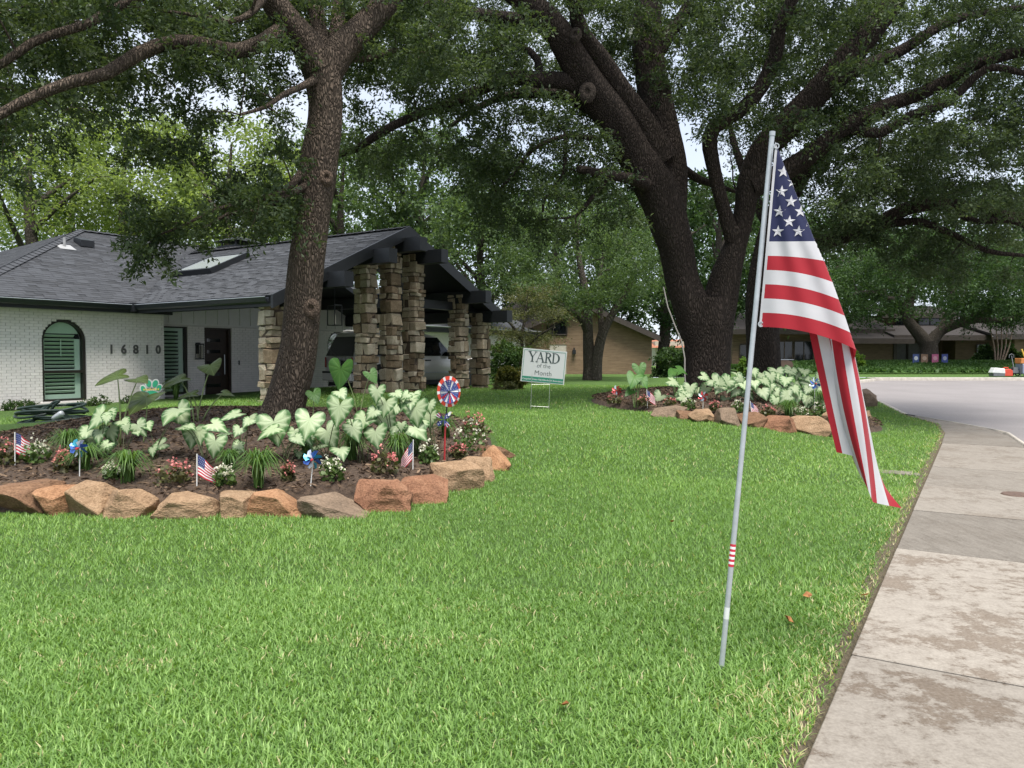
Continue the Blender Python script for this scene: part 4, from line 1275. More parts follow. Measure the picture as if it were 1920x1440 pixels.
# ---- great oak in the street bed
T2 = [
 limb([(1326, 765, 17.2, 58), (1327, 725, 17.2, 45), (1327, 680, 17.2, 42), (1326, 640, 17.2, 44), (1324, 600, 17.2, 50), (1322, 560, 17.2, 48)]),
 limb([(1312, 620, 17.2, 40), (1290, 560, 17.1, 34), (1277, 520, 17.1, 32), (1268, 465, 17, 33), (1256, 425, 16.9, 36), (1243, 380, 16.9, 38), (1222, 335, 16.8, 38), (1190, 285, 16.6, 34), (1150, 220, 16.3, 33), (1108, 165, 16, 30), (1075, 110, 15.7, 27), (1045, 60, 15.4, 25), (1000, 15, 15.1, 23), (950, -25, 14.8, 19), (880, -90, 14.4, 14), (800, -180, 14, 8)]),
 limb([(1255, 400, 17.0, 30), (1258, 320, 17.1, 29), (1240, 240, 17.2, 31), (1222, 150, 17.3, 29), (1212, 60, 17.4, 27), (1218, -40, 17.5, 24), (1200, -150, 17.6, 17), (1210, -270, 17.8, 8)]),
 limb([(1240, 300, 16.8, 28), (1205, 230, 16.5, 22), (1165, 170, 16.2, 19), (1125, 110, 15.9, 18), (1090, 60, 15.5, 15), (1080, 0, 15.2, 12), (1100, -100, 14.9, 8)]),
 limb([(1338, 610, 17.2, 38), (1352, 560, 17.2, 33), (1364, 510, 17.1, 28), (1380, 460, 17.1, 21), (1396, 400, 17, 19), (1406, 340, 16.9, 22), (1432, 280, 16.8, 24), (1480, 230, 16.6, 25), (1535, 170, 16.3, 23), (1600, 95, 16, 23), (1670, 10, 15.7, 19), (1740, -100, 15.4, 13), (1800, -220, 15, 6)]),
 limb([(1374, 450, 17, 14), (1355, 385, 16.8, 12), (1340, 325, 16.6, 12), (1330, 258, 16.4, 14), (1352, 228, 16.2, 13), (1392, 205, 16, 13), (1430, 160, 15.8, 13), (1455, 100, 15.6, 13), (1462, 50, 15.4, 12), (1490, -10, 15.2, 11), (1520, -120, 15, 7)]),
 limb([(1112, 172, 16, 17), (1060, 152, 15.8, 15), (1010, 150, 15.6, 14), (955, 146, 15.4, 13), (905, 166, 15.2, 11), (860, 186, 15, 9.5), (810, 205, 14.9, 9), (760, 225, 14.7, 8), (715, 248, 14.5, 8), (670, 278, 14.3, 7), (630, 292, 14.2, 5), (580, 300, 14, 3)]),
 limb([(1150, 232, 16.3, 14), (1100, 200, 16.5, 11), (1050, 178, 16.8, 10), (990, 174, 17, 9), (940, 182, 17.2, 7), (890, 205, 17.4, 5), (840, 240, 17.6, 3)]),
 limb([(1010, 148, 15.6, 9), (1008, 112, 15.9, 7), (970, 85, 16.2, 6), (910, 100, 16.5, 5), (860, 130, 16.8, 4), (800, 150, 17, 2.5)]),
 limb([(1040, 62, 15.4, 13), (985, 40, 15.6, 12), (930, 32, 15.8, 11), (870, 22, 16, 10), (810, 8, 16.2, 9), (760, 30, 16.4, 7), (700, 36, 16.5, 4)]),
 limb([(1218, 350, 16.6, 14), (1185, 335, 16.1, 11), (1140, 328, 15.8, 9), (1092, 318, 15.5, 8), (1085, 316, 15.5, 6)]),
 limb([(1060, 250, 15.9, 4), (1058, 320, 15.8, 4), (1040, 350, 15.7, 3.5), (1020, 375, 15.6, 3), (1018, 398, 15.6, 2)]),
 limb([(1165, 240, 16.2, 6), (1120, 260, 16, 5), (1062, 255, 15.9, 4.5), (1000, 280, 15.7, 4), (960, 330, 15.6, 3), (930, 360, 15.5, 2)]),
 limb([(1140, 335, 15.9, 5), (1110, 370, 15.8, 4), (1080, 405, 15.8, 3), (1040, 410, 15.9, 2)]),
 limb([(1408, 350, 16.9, 24), (1455, 330, 16.8, 20), (1520, 290, 16.5, 18), (1590, 235, 16.2, 16), (1660, 200, 16, 14), (1740, 170, 15.7, 12), (1830, 120, 15.4, 11), (1920, 95, 15.2, 9), (2020, 60, 15, 6), (2120, 20, 14.8, 3)]),
 limb([(1540, 170, 16.3, 15), (1610, 130, 16.6, 12), (1690, 95, 16.8, 10), (1780, 40, 17, 8), (1870, 20, 17.2, 6), (1960, 10, 17.4, 4)]),
 limb([(1590, 238, 16.2, 11), (1650, 250, 16, 9), (1710, 215, 15.7, 8), (1780, 190, 15.4, 8), (1850, 128, 15.2, 7), (1930, 140, 15, 5), (2020, 150, 14.8, 3)]),
 limb([(1222, 120, 17.3, 14), (1258, 60, 17.2, 12), (1290, 10, 17.1, 10), (1310, -80, 17, 7)]),
 limb([(1250, 290, 17.3, 9), (1300, 330, 17.8, 8), (1335, 345, 18.2, 6), (1380, 360, 18.6, 3)]),
]
C2 = boxes([(700, 2100, -330, 20, 13.5, 21, 270), (660, 1950, -40, 150, 17, 22, 210), (900, 1250, 200, 420, 18, 21, 40), (660, 1000, 0, 150, 13.6, 18, 58), (650, 960, 120, 330, 13.8, 17, 50), (900, 1180, 140, 330, 14.5, 19.5, 56), (880, 1200, 300, 440, 14.8, 18.5, 34),
            (1080, 1330, -20, 220, 15.5, 20, 56), (1280, 1560, 0, 240, 14.6, 20, 66), (1500, 1950, 0, 260, 14.2, 19, 105), (1550, 1980, 220, 400, 14.4, 20, 66), (1480, 1760, 260, 360, 16.5, 21, 30), (1930, 2150, 0, 300, 14, 18, 40)], 12)
oak2 = make_tree('great spreading oak with forked black trunk behind the flag, beside the street', tuple(T2[0][0][:3]), T2, C2, 285, .60, .090, M_BARK2, M_OAK2, 41, twig_r=.026, trunk_sides=26, wob=.075)
scar(oak2, 1101, 172, 15.62, .12, (-.2, -1, 0)); scar(oak2, 1380, 432, 16.82, .07, (0.1, -1, 0)); scar(oak2, 1078, 64, 15.2, .09, (-.3, -1, .1)); scar(oak2, 1502, 218, 16.3, .14, (.2, -1, -.2))

# ---- companion oak behind it, low limbs reaching right
T3 = [limb([(1432, 735, 20.5, 40), (1432, 700, 20.5, 33), (1430, 640, 20.5, 31), (1428, 560, 20.5, 29), (1440, 480, 20.5, 27), (1462, 400, 20.4, 24), (1500, 330, 20.3, 18), (1560, 270, 20.2, 13), (1640, 220, 20, 8), (1720, 180, 20, 4)]),
      limb([(1440, 520, 20.5, 20), (1490, 480, 20.2, 17), (1545, 455, 19.8, 15), (1600, 438, 19.4, 14), (1650, 418, 19, 14), (1700, 392, 18.6, 13), (1760, 382, 18.2, 12), (1830, 390, 17.9, 10), (1890, 405, 17.6, 9), (1960, 400, 17.3, 6), (2060, 380, 17, 3)]),
      limb([(1640, 425, 19, 9), (1580, 450, 19.6, 8), (1700, 415, 18.6, 7), (1770, 432, 18.2, 6), (1850, 470, 17.9, 5), (1930, 480, 17.6, 3)]),
      limb([(1770, 385, 18.2, 7), (1830, 415, 17.8, 6), (1890, 412, 17.4, 6), (1960, 440, 17, 4)]),
      limb([(1450, 440, 20.5, 12), (1410, 360, 21, 9), (1380, 280, 21.4, 6), (1360, 200, 21.8, 3)])]
C3 = boxes([(1480, 2000, 250, 380, 17.5, 22.5, 46), (1500, 1980, 380, 470, 17.2, 21, 34), (1600, 1960, 440, 520, 17.4, 20, 16), (1330, 1500, 200, 400, 20, 23, 18), (1400, 2000, 40, 260, 19, 23, 44)], 13)
make_tree('slimmer oak standing just behind the flagpole with a long low limb reaching right', tuple(T3[0][0][:3]), T3, C3, 300, .62, .095, M_BARK2, M_OAK2, 51, twig_r=.026)

# ---- two-stemmed tree in front of the tan brick house
def Pr(px, py, d, hw): q = P(px, py, d); return (q[0], q[1], q[2], hw * d / FPX)
T4 = [[Pr(*a) for a in [(1108, 716, 33, 16), (1106, 690, 33, 12), (1103, 640, 33, 10), (1102, 600, 33, 9), (1100, 560, 33, 8), (1088, 500, 33, 6), (1080, 440, 33, 4)]],
      [Pr(*a) for a in [(1118, 712, 32.8, 11), (1120, 670, 32.8, 10), (1130, 625, 32.8, 9), (1148, 590, 32.8, 7), (1170, 555, 32.6, 6), (1190, 510, 32.4, 4)]],
      [Pr(*a) for a in [(1102, 625, 33, 7), (1090, 598, 32.6, 6), (1068, 582, 32.2, 5), (1045, 570, 32, 4), (1010, 545, 31.6, 2.5)]],
      [Pr(*a) for a in [(1128, 630, 33, 6), (1126, 590, 33.3, 5), (1122, 545, 33.6, 4), (1130, 480, 34, 3)]]]
C4 = boxes([(940, 1260, 380, 540, 29, 37, 120), (1000, 1240, 520, 570, 30, 36, 34)], 14)
make_tree('two-stemmed grey tree in front of the tan brick house', T4[0][0][:3], T4, C4, 190, 1.0, .14, M_BARK3, M_MID, 61, twig_r=.05, name='shade_tree')

# ---- wide tree before the brown house across the street
T5 = [[Pr(*a) for a in [(1742, 690, 46, 18), (1742, 660, 46, 15), (1740, 640, 46, 16)]],
      [Pr(*a) for a in [(1738, 645, 46, 13), (1722, 625, 46, 11), (1702, 600, 46, 9), (1690, 570, 46, 8), (1660, 558, 45, 5), (1620, 548, 44, 4), (1590, 555, 43.5, 2)]],
      [Pr(*a) for a in [(1705, 605, 46, 8), (1707, 560, 46, 7), (1715, 510, 46, 5), (1720, 460, 46, 3)]],
      [Pr(*a) for a in [(1745, 642, 46, 12), (1765, 620, 46, 9), (1800, 605, 45.5, 8), (1850, 585, 45, 6), (1900, 565, 44.5, 4), (1960, 540, 44, 3)]],
      [Pr(*a) for a in [(1762, 622, 46, 7), (1780, 580, 46.5, 5), (1790, 540, 47, 4), (1830, 480, 47, 2)]],
      [Pr(*a) for a in [(1798, 606, 45.6, 6), (1840, 600, 45, 5), (1880, 600, 44.4, 4), (1930, 590, 44, 2)]]]
C5 = boxes([(1580, 2000, 440, 530, 41, 50, 150), (1780, 1990, 520, 590, 41, 47, 50), (1560, 1700, 500, 590, 42, 48, 40), (1560, 1990, 540, 600, 43, 49, 44)], 15)
make_tree('low forked tree with wide arms in front of the brown house', T5[0][0][:3], T5, C5, 170, 1.3, .19, M_BARK3, M_DEEP, 71, twig_r=.06, name='shade_tree')

# ---- trees behind the houses
def bg_tree(label, px, d, py_top, py_bot, wpx, leaf, seed, n=90, nl=170, size=None, group='trees behind the houses', spread=None):
    r_ = np.random.default_rng(seed)
    base = P(px, 700, d); base[2] = float(HF(0, d)) if d > 38 else 0.5
    top = P(px, py_top, d)[2]; bot = P(px, py_bot, d)[2]; w = wpx * d / FPX / 2
    H_ = top - bot
    u = r_.normal(size=(n, 3)); u /= np.linalg.norm(u, axis=1)[:, None]
    u *= r_.uniform(.45, 1.0, (n, 1)) ** .6
    lob = 1 + .18 * np.sin(3 * np.arctan2(u[:, 1], u[:, 0]) + seed) 
    C = np.stack([base[0] + u[:, 0] * w * lob, d + u[:, 1] * w * .8 * lob, (top + bot) / 2 + u[:, 2] * H_ / 2], 1)
    h = top - base[2]; r0 = .018 * h + .08
    L_ = [[(base[0], d, base[2] - .1, r0 * 1.3), (base[0] + .02 * h, d, base[2] + .3 * h, r0), (base[0], d, base[2] + .6 * h, r0 * .6), (base[0] + .02 * h, d, base[2] + .88 * h, .05)]]
    for k in range(5):
        a = seed + k * 1.26; zz = base[2] + h * (.3 + .09 * k)
        L_.append([(base[0], d, zz, r0 * .5), (base[0] + math.cos(a) * w * .3, d + math.sin(a) * w * .3, zz + h * .1, r0 * .33), (base[0] + math.cos(a) * w * .7, d + math.sin(a) * w * .6, zz + h * .2, .04)])
    return make_tree(label, tuple(base), L_, C, nl, spread or w * .30, size or .0048 * d, M_BARK3, leaf, seed, twig_r=.05, name='background_tree', group=group, trunk_sides=9, flat=.75, aspect=.5)
BT = [
 ('bright yellow-green tree behind the left end of the roof', 60, 36, 150, 470, 420, M_LIME, 100, 150), ('tall lime-green tree rising behind the roof peak', 235, 40, 190, 470, 330, M_LIME, 190, 140),
 ('pale green tree behind the chimney', 430, 37, 210, 480, 300, M_LIME, 100, 150), ('bluish mid-green tree to the right of the leaning oak trunk', 640, 42, 230, 480, 260, M_MID, 100, 160),
 ('soft green tree behind the carport gable', 790, 44, 210, 470, 260, M_MID, 100, 160), ('rounded dark green tree to the right of the carport gable', 900, 36, 330, 590, 240, M_MID, 105, 170),
 ('dark leafy tree above the tan brick house', 1040, 50, 300, 590, 330, M_DEEP, 100, 160), ('deep green tree between the tan house and the great oak', 1240, 46, 330, 640, 260, M_DEEP, 100, 170),
 ('dark tree seen through the fork of the great oak', 1345, 42, 300, 600, 210, M_DEEP, 80, 160), ('dark tree over the porch with the lit lamp', 1500, 56, 380, 600, 330, M_DEEP, 90, 160),
 ('deep green tree left of the brown house gable', 1610, 62, 380, 590, 320, M_DEEP, 90, 160), ('tree behind the brown house roof', 1780, 70, 340, 560, 380, M_DEEP, 100, 160), ('dark tree at the far right behind the brown house', 1960, 64, 330, 600, 340, M_DEEP, 90, 160),
 ('distant tree behind the lime tree', 140, 62, 240, 520, 420, M_MID, 90, 150), ('distant tree behind the pale green tree', 520, 66, 260, 520, 420, M_MID, 90, 150), ('distant tree behind the soft green tree', 760, 70, 280, 540, 460, M_MID, 90, 150),
 ('distant dark tree behind the tan house tree', 1120, 74, 330, 640, 420, M_DEEP, 90, 150), ('distant dark tree behind the great oak', 1380, 76, 350, 640, 420, M_DEEP, 90, 150), ('outermost lime tree at the left edge', -190, 38, 170, 480, 330, M_LIME, 70, 140)]
for k, (lab, px, d, t_, b_, w_, lf, n, nl) in enumerate(BT):
    bg_tree(lab, px, d, t_, b_, w_, lf, 500 + 7 * k, n, int(nl * .60), size=.0060 * d)

# ---- layered dogwood and shrubs right of the carport
dg_base = G(1000, 736); dd_ = 29.0
dgl = [[Pr(*a) for a in [(985, 735, dd_, 5), (985, 690, dd_, 4), (978, 640, dd_, 3), (985, 590, dd_, 2.5), (990, 545, dd_, 1.5)]],
       [Pr(*a) for a in [(982, 660, dd_, 3), (1010, 630, dd_ - .6, 2), (1040, 612, dd_ - 1, 1.2)]], [Pr(*a) for a in [(980, 640, dd_, 3), (955, 605, dd_ - .6, 2), (925, 590, dd_ - 1, 1.2)]]]
CD = boxes([(935, 1045, 538, 560, 27.5, 30.5, 16), (925, 1055, 575, 592, 27.5, 30.5, 16), (915, 1060, 612, 632, 27.5, 30.5, 18), (925, 1010, 640, 660, 27.5, 30, 9)], 16)
make_tree('small dogwood with flat grey-green leaf tiers beside the carport', dgl[0][0][:3], dgl, CD, 170, .62, .085, M_BARK3, M_DOG, 81, flat=.22, twig_r=.02, name='dogwood_tree')

def shrub(label, px, d, py_top, wpx, leaf, seed, n=26, nl=160, name='shrub', group=None, size=None, py_bot=None, box=False, flat=.8):
    r_ = np.random.default_rng(seed)
    bx = P(px, 700, d); gz = GZ(bx[0], d) if d < 38 else float(HF(0, d))
    top = P(px, py_top, d)[2]; h = top - gz; w = wpx * d / FPX / 2
    u = r_.uniform(-1, 1, (n, 3))
    if not box: u /= np.maximum(1, np.linalg.norm(u, axis=1))[:, None]
    C = np.stack([bx[0] + u[:, 0] * w * .82, d + u[:, 1] * min(w, .9) * .8, gz + h * (.5 + .42 * u[:, 2])], 1)
    L_ = [[(bx[0] + k * w * .2, d, gz - .05, .02), (bx[0] + k * w * .4, d, gz + h * .4, .014), (bx[0] + k * w * .6, d + .05 * k, gz + h * .75, .006)] for k in (-1, 0, 1)]
    return make_tree(label, (bx[0], d, gz), L_, C, nl, max(.16, min(w, h) * .34), size or .0035 * d + .01, M_BARK3, leaf, seed, twig_r=.008, name=name, cat='shrub', group=group, trunk_sides=6, flat=flat, aspect=.5)
M_SHR = leafy('shrub_leaves', (0.022, 0.055, 0.016), (0.085, 0.14, 0.034), .3)
M_SHRY = leafy('golden_shrub_leaves', (0.06, 0.08, 0.018), (0.19, 0.17, 0.05), .35)
shrub('dark evergreen bush beside the outermost stone pillar', 955, 27, 632, 90, M_SHR, 901, 40)
shrub('olive gold shrub at the foot of the outermost stone pillar', 960, 23.5, 682, 62, M_SHRY, 902, 26)
shrub('low pale shrub at the end of the carport', 945, 22.2, 722, 46, M_DOG, 903, 14)
shrub('clipped dark hedge right of the tan brick house', 1262, 38.5, 650, 86, M_DEEP, 904, 46, name='hedge', box=True)
shrub('bright lime shrub left of the brown house wall', 1612, 43, 648, 26, leafy('lime_shrub', (.10, .19, .03), (.26, .38, .08), .4), 905, 14)
shrub('lime shrub seen between the two oak trunks', 1392, 36, 672, 22, leafy('lime_shrub_dark', (.07, .14, .025), (.17, .27, .06), .4), 906, 10)
shrub('clipped hedge block left of the crape myrtle stems', 1850, 50, 646, 52, M_DEEP, 907, 34, name='hedge', box=True)
shrub('clipped hedge block right of the crape myrtle stems', 1896, 50, 644, 36, M_SHR, 908, 26, name='hedge', box=True)
print('leaf tris', make_tree.tris)
# ================================================================== HOUSES BEHIND
def brick_mat(name, cols, mortar, sc=1.0):
    m, t, b = nodes_of(name)
    c = t.nodes.new('ShaderNodeTexCoord'); sx = t.nodes.new('ShaderNodeSeparateXYZ'); cx = t.nodes.new('ShaderNodeCombineXYZ')
    t.links.new(c.outputs['Object'], sx.inputs[0])
    t.links.new(mathn(t, 'ADD', sx.outputs[0], sx.outputs[1]), cx.inputs[0]); t.links.new(sx.outputs[2], cx.inputs[1])
    br = t.nodes.new('ShaderNodeTexBrick')
    br.inputs['Scale'].default_value = sc; br.inputs['Brick Width'].default_value = .22; br.inputs['Row Height'].default_value = .075; br.inputs['Mortar Size'].default_value = .008
    br.inputs['Color1'].default_value = (*cols[0], 1); br.inputs['Color2'].default_value = (*cols[1], 1); br.inputs['Mortar'].default_value = (*mortar, 1)
    t.links.new(cx.outputs[0], br.inputs['Vector'])
    n = noise(t, coords(t, (.5, .5, 7)), 2.2, 5, .7)
    cc = mixc(t, .6, br.outputs['Color'], ramp(t, n, [(.3, tuple(k * .5 for k in cols[0])), (.7, tuple(k * 1.15 for k in cols[1]))]))
    t.links.new(cc, b.inputs['Base Color']); b.inputs['Roughness'].default_value = .9
    bump(t, b, br.outputs['Fac'], -.4, .01)
    return m
M_TANB = brick_mat('tan_brick', ((.175, .11, .064), (.27, .185, .115)), (.22, .17, .125))
M_BROB = brick_mat('brown_brick', ((.085, .052, .034), (.16, .105, .066)), (.12, .095, .072))
M_BROOF = plain('brown_roof_shingles', (.032, .027, .026), .9, .25, 14, .5)
M_BTRIM = plain('dark_brown_trim', (.045, .036, .03), .7, .2, 5, .1)
M_DWIN = glass_mat('dark_window_glass', (.012, .014, .016))
M_CREAM = plain('cream_trim', (.50, .46, .39), .7, .1, 5, .1)

# ---- tan brick house
d = 41.0; s = d / FPX
def X(px): return (px - 960) * s
def Zp(py, dd=d): return float(P(960, py, dd)[2])
gz = Zp(718)
nb = thing('house', 'tan brick house with a gabled roof behind the yard sign', 'house', (X(1100), d, 0), 0)
x0 = X(1100)
def L(px): return X(px) - x0
AP, RE, LE = (L(1086), Zp(568)), (L(1234), Zp(634)), (L(938), Zp(634))
mb = MB(); wl, wr = L(965), L(1222)
mb.prism([(wl, 0, gz - .6), (wr, 0, gz - .6), (wr, 0, Zp(631)), (AP[0], 0, AP[1] - .15), (wl, 0, Zp(625))], (0, 9, 0)); mb.build('wall', M_TANB, nb)
rf = bpy.data.objects.new('roof', None); COL.objects.link(rf); rf.parent = nb
for e in (RE, LE):
    mb = MB(); mb.prism([(AP[0], -.5, AP[1] + .12), (e[0], -.5, e[1] + .1), (e[0], -.5, e[1] - .08), (AP[0], -.5, AP[1] - .06)], (0, 11, 0)); mb.build('roof_slope', M_BROOF, rf)
    mb = MB(); mb.prism([(AP[0], -.56, AP[1] + .10), (e[0], -.56, e[1] + .08), (e[0], -.56, e[1] - .2), (AP[0], -.56, AP[1] - .18)], (0, .055, 0)); mb.build('barge_board', M_BTRIM, rf)
    for k in range(9):
        q = (k + .5) / 9
        mb = MB(); mx, mz = AP[0] + (e[0] - AP[0]) * q, AP[1] + (e[1] - AP[1]) * q + .12
        ang = math.atan2(e[1] - AP[1], e[0] - AP[0])
        mb.box((mx, 5, mz), (.45, 10.9, .03), Matrix.Rotation(-ang, 3, 'Y')); mb.build('shingle_course', M_BROOF, rf)
mb = MB(); mb.prism([(L(900), 6, Zp(600)), (L(1200), 6, Zp(600)), (L(1150), 10, Zp(535)), (L(960), 10, Zp(535))], (0, .2, .0)); mb.build('roof_slope', M_BROOF, rf)
w = bpy.data.objects.new('window', None); COL.objects.link(w); w.parent = nb
zz = lambda py: Zp(py)
MB().prism([(L(1029), -.03, zz(627)), (L(1061), -.03, zz(627)), (L(1061), -.03, zz(597)), (L(1029), -.03, zz(614))], (0, .05, 0)).build('pane', M_DWIN, w)
mb = MB(); 
for a, b in (((1029, 628), (1062, 628)), ((1062, 628), (1062, 590)), ((1062, 590), (1026, 606)), ((1026, 606), (1028, 628)), ((1029, 614), (1061, 598))): mb.tube([(L(a[0]), -.04, zz(a[1])), (L(b[0]), -.04, zz(b[1]))], .05, 4)
mb.build('frame', M_BTRIM, w)
dr = bpy.data.objects.new('door', None); COL.objects.link(dr); dr.parent = nb
MB().bb(L(1030), L(1062), -.03, .02, gz - .2, zz(646)).build('door_leaf', M_CREAM, dr)
mb = MB(); mb.bb(L(1027), L(1030), -.06, .03, gz - .2, zz(643)); mb.bb(L(1062), L(1065), -.06, .03, gz - .2, zz(643)); mb.bb(L(1030), L(1062), -.06, .03, zz(646), zz(643)); mb.build('door_frame', M_TANB, dr)
mb = MB(); mb.bb(L(1073), L(1079), -.25, -.0, zz(664), zz(656)); mb.tube([(L(1076), -.12, zz(656)), (L(1076), -.12, zz(652))], .04, 6); mb.build('wall_lantern', M_BLACK, nb)

# ---- red roofed strip of a farther house
d2 = 60.0
fh = thing('house', 'distant brick house glimpsed left of the great oak trunk', 'house', (P(1262, 660, d2)[0], d2, 0), 0)
mb = MB(); mb.bb(-1.4, 1.6, 0, 4, .5, Zp(640, d2)); mb.build('wall', M_CREAM, fh)
mb = MB(); mb.prism([(-1.8, -.3, Zp(652, d2)), (2.0, -.3, Zp(652, d2)), (2.0, 3, Zp(638, d2)), (-1.8, 3, Zp(638, d2))], (0, .1, .12)); mb.build('roof', plain('red_roof', (.32, .13, .08), .9, .2, 8, .4), fh)

# ---- brown two-storey house across the street
d = 53.0; s = d / FPX; x0 = X(1720)
bh = thing('house', 'dark brown two-storey brick house across the street', 'house', (X(1720), d, 0), 0)
gz = Zp(694)
mb = MB(); mb.bb(L(1385), L(1600), 1.6, 9, gz - .5, Zp(606)); mb.bb(L(1600), L(1676), 0, 9, gz - .5, Zp(628)); mb.bb(L(1676), L(1800), 2.2, 9, gz - .5, Zp(620)); mb.bb(L(1800), L(1890), .6, 9, gz - .5, Zp(620)); mb.build('wall', M_BROB, bh)
MB().bb(L(1890), L(2050), -.6, 9, gz - .5, Zp(622)).build('side_wall', M_TANB, bh)
MB().bb(L(1700), L(1840), 3.5, 9, Zp(612), Zp(560)).build('upper_wall', M_BROB, bh)
rf = bpy.data.objects.new('roof', None); COL.objects.link(rf); rf.parent = bh
for a, b, y0, y1, p0, p1 in ((1380, 1690, 1.0, 6, 606, 556), (1590, 1705, -.6, 5, 630, 580), (1670, 1850, -.4, 3.6, 622, 590), (1840, 2060, -1.2, 5, 620, 572), (1690, 1850, 2.9, 7, 562, 535)):
    mb = MB(); mb.prism([(L(a), y0, Zp(p0)), (L(b), y0, Zp(p0)), (L(b), y1, Zp(p1)), (L(a), y1, Zp(p1))], (0, 0, .14)); mb.build('roof_slope', M_BROOF, rf)
    MB().bb(L(a), L(b), y0 - .05, y0 - .003, Zp(p0) - .22, Zp(p0) + .13).build('fascia', M_BTRIM, rf)
for a, b, p0, p1, y in ((1725, 1755, 598, 570, 3.46), (1770, 1815, 598, 570, 3.46), (1840, 1862, 668, 640, .56), (1470, 1500, 682, 632, 1.56), (1505, 1540, 682, 632, 1.56), (1400, 1425, 672, 640, 1.56), (1560, 1590, 676, 636, 1.56)):
    w = bpy.data.objects.new('window', None); COL.objects.link(w); w.parent = bh
    MB().bb(L(a), L(b), y - .02, y + .03, Zp(p0), Zp(p1)).build('pane', M_DWIN, w)
    mb = MB()
    for q in ((L(a) - .06, L(a)), (L(b), L(b) + .06), ((L(a) + L(b)) / 2 - .03, (L(a) + L(b)) / 2 + .03)): mb.bb(q[0], q[1], y - .06, y + .02, Zp(p0), Zp(p1))
    mb.bb(L(a), L(b), y - .06, y + .02, Zp(p0) - .06, Zp(p0)); mb.bb(L(a), L(b), y - .06, y + .02, Zp(p1), Zp(p1) + .06)
    mb.build('frame', M_BTRIM, w)
w = bpy.data.objects.new('window', None); COL.objects.link(w); w.parent = bh; w['label'] = 'white sash window'
MB().bb(L(1913), L(1940), -.66, -.60, Zp(652), Zp(630)).build('pane', glass_mat('pale_pane', (.35, .38, .40)), w)
mb = MB(); mb.bb(L(1910), L(1913), -.7, -.6, Zp(656), Zp(626)); mb.bb(L(1913), L(1945), -.7, -.6, Zp(642), Zp(640)); mb.bb(L(1908), L(1945), -.74, -.6, Zp(659), Zp(656)); mb.build('frame', M_CREAM, w)
for a, b in ((1683, 1702), (1706, 1728), (1732, 1756)):
    dr = bpy.data.objects.new('door', None); COL.objects.link(dr); dr.parent = bh
    MB().bb(L(a), L(b), 2.14, 2.19, gz, Zp(634)).build('door_leaf', plain('grey_door', (.12, .115, .11), .6, .15, 5, .1), dr)
    mb = MB(); mb.bb(L(a) - .09, L(a), 2.08, 2.2, gz, Zp(630)); mb.bb(L(b), L(b) + .09, 2.08, 2.2, gz, Zp(630)); mb.build('door_frame', M_BTRIM, dr)
MB().bb(L(1674), L(1680), -.1, .5, gz, Zp(625)).build('porch_post', M_BTRIM, bh)
# lit porch lamp
pl = bpy.data.objects.new('porch_lamp', None); COL.objects.link(pl); pl.parent = bh
m, t, b = nodes_of('lit_bulb'); b.inputs['Emission Color'].default_value = (1.0, .62, .30, 1); b.inputs['Emission Strength'].default_value = 14
mb = MB().lathe([(.001, -.13), (.09, -.09), (.13, 0), (.09, .09), (.001, .13)], (L(1459), 1.3, Zp(652)), 'Z', 10); mb.build('bulb', m, pl, smooth=True)
MB().bb(L(1459) - .04, L(1459) + .04, 1.3, 1.6, Zp(652) + .13, Zp(652) + .2).build('bracket', M_BLACK, pl)

# ---- ground-cover bank in front of it
def bank():
    n = 26000; r_ = np.random.default_rng(91)
    x = r_.uniform(13, 44, n); y = r_.uniform(41.2, 49.5, n)
    z = HF(x, y) + .15 + .38 * np.sin(np.clip((y - 41.2) / 8.3, 0, 1) * math.pi * .62) * np.clip((x - 13) / 6, .3, 1)
    C = np.stack([x, y, z], 1)
    D = r_.normal(size=(n, 3)); D /= np.linalg.norm(D, axis=1)[:, None]; E = np.cross(D, r_.normal(size=(n, 3))); E /= np.linalg.norm(E, axis=1)[:, None]
    V = np.stack([C - D * .16, C + E * .1, C + D * .16, C - E * .1], 1).reshape(-1, 3)
    o = np_mesh('ground_cover', V, np.arange(4 * n).reshape(n, 4), leafy('ground_cover_leaves', (.030, .075, .018), (.09, .17, .045), .3), tint=np.clip(r_.normal(.5, .25, n), 0, 1))
    o['kind'] = 'stuff'; o['label'] = 'bank of green ground cover across the street'; o['category'] = 'ground cover'
    ys = np.linspace(41.0, 50, 10); xs = np.linspace(12.5, 44.5, 20)
    Y = np.repeat(ys[:, None], 20, 1); Xq = np.repeat(xs[None], 10, 0)
    Z = HF(Xq, Y) + .05 + .38 * np.sin(np.clip((Y - 41.2) / 8.3, 0, 1) * math.pi * .62) * np.clip((Xq - 13) / 6, .3, 1)
    struct(grid_mesh('garden_bank', Xq, Y, Z, M_LAWN))
bank()

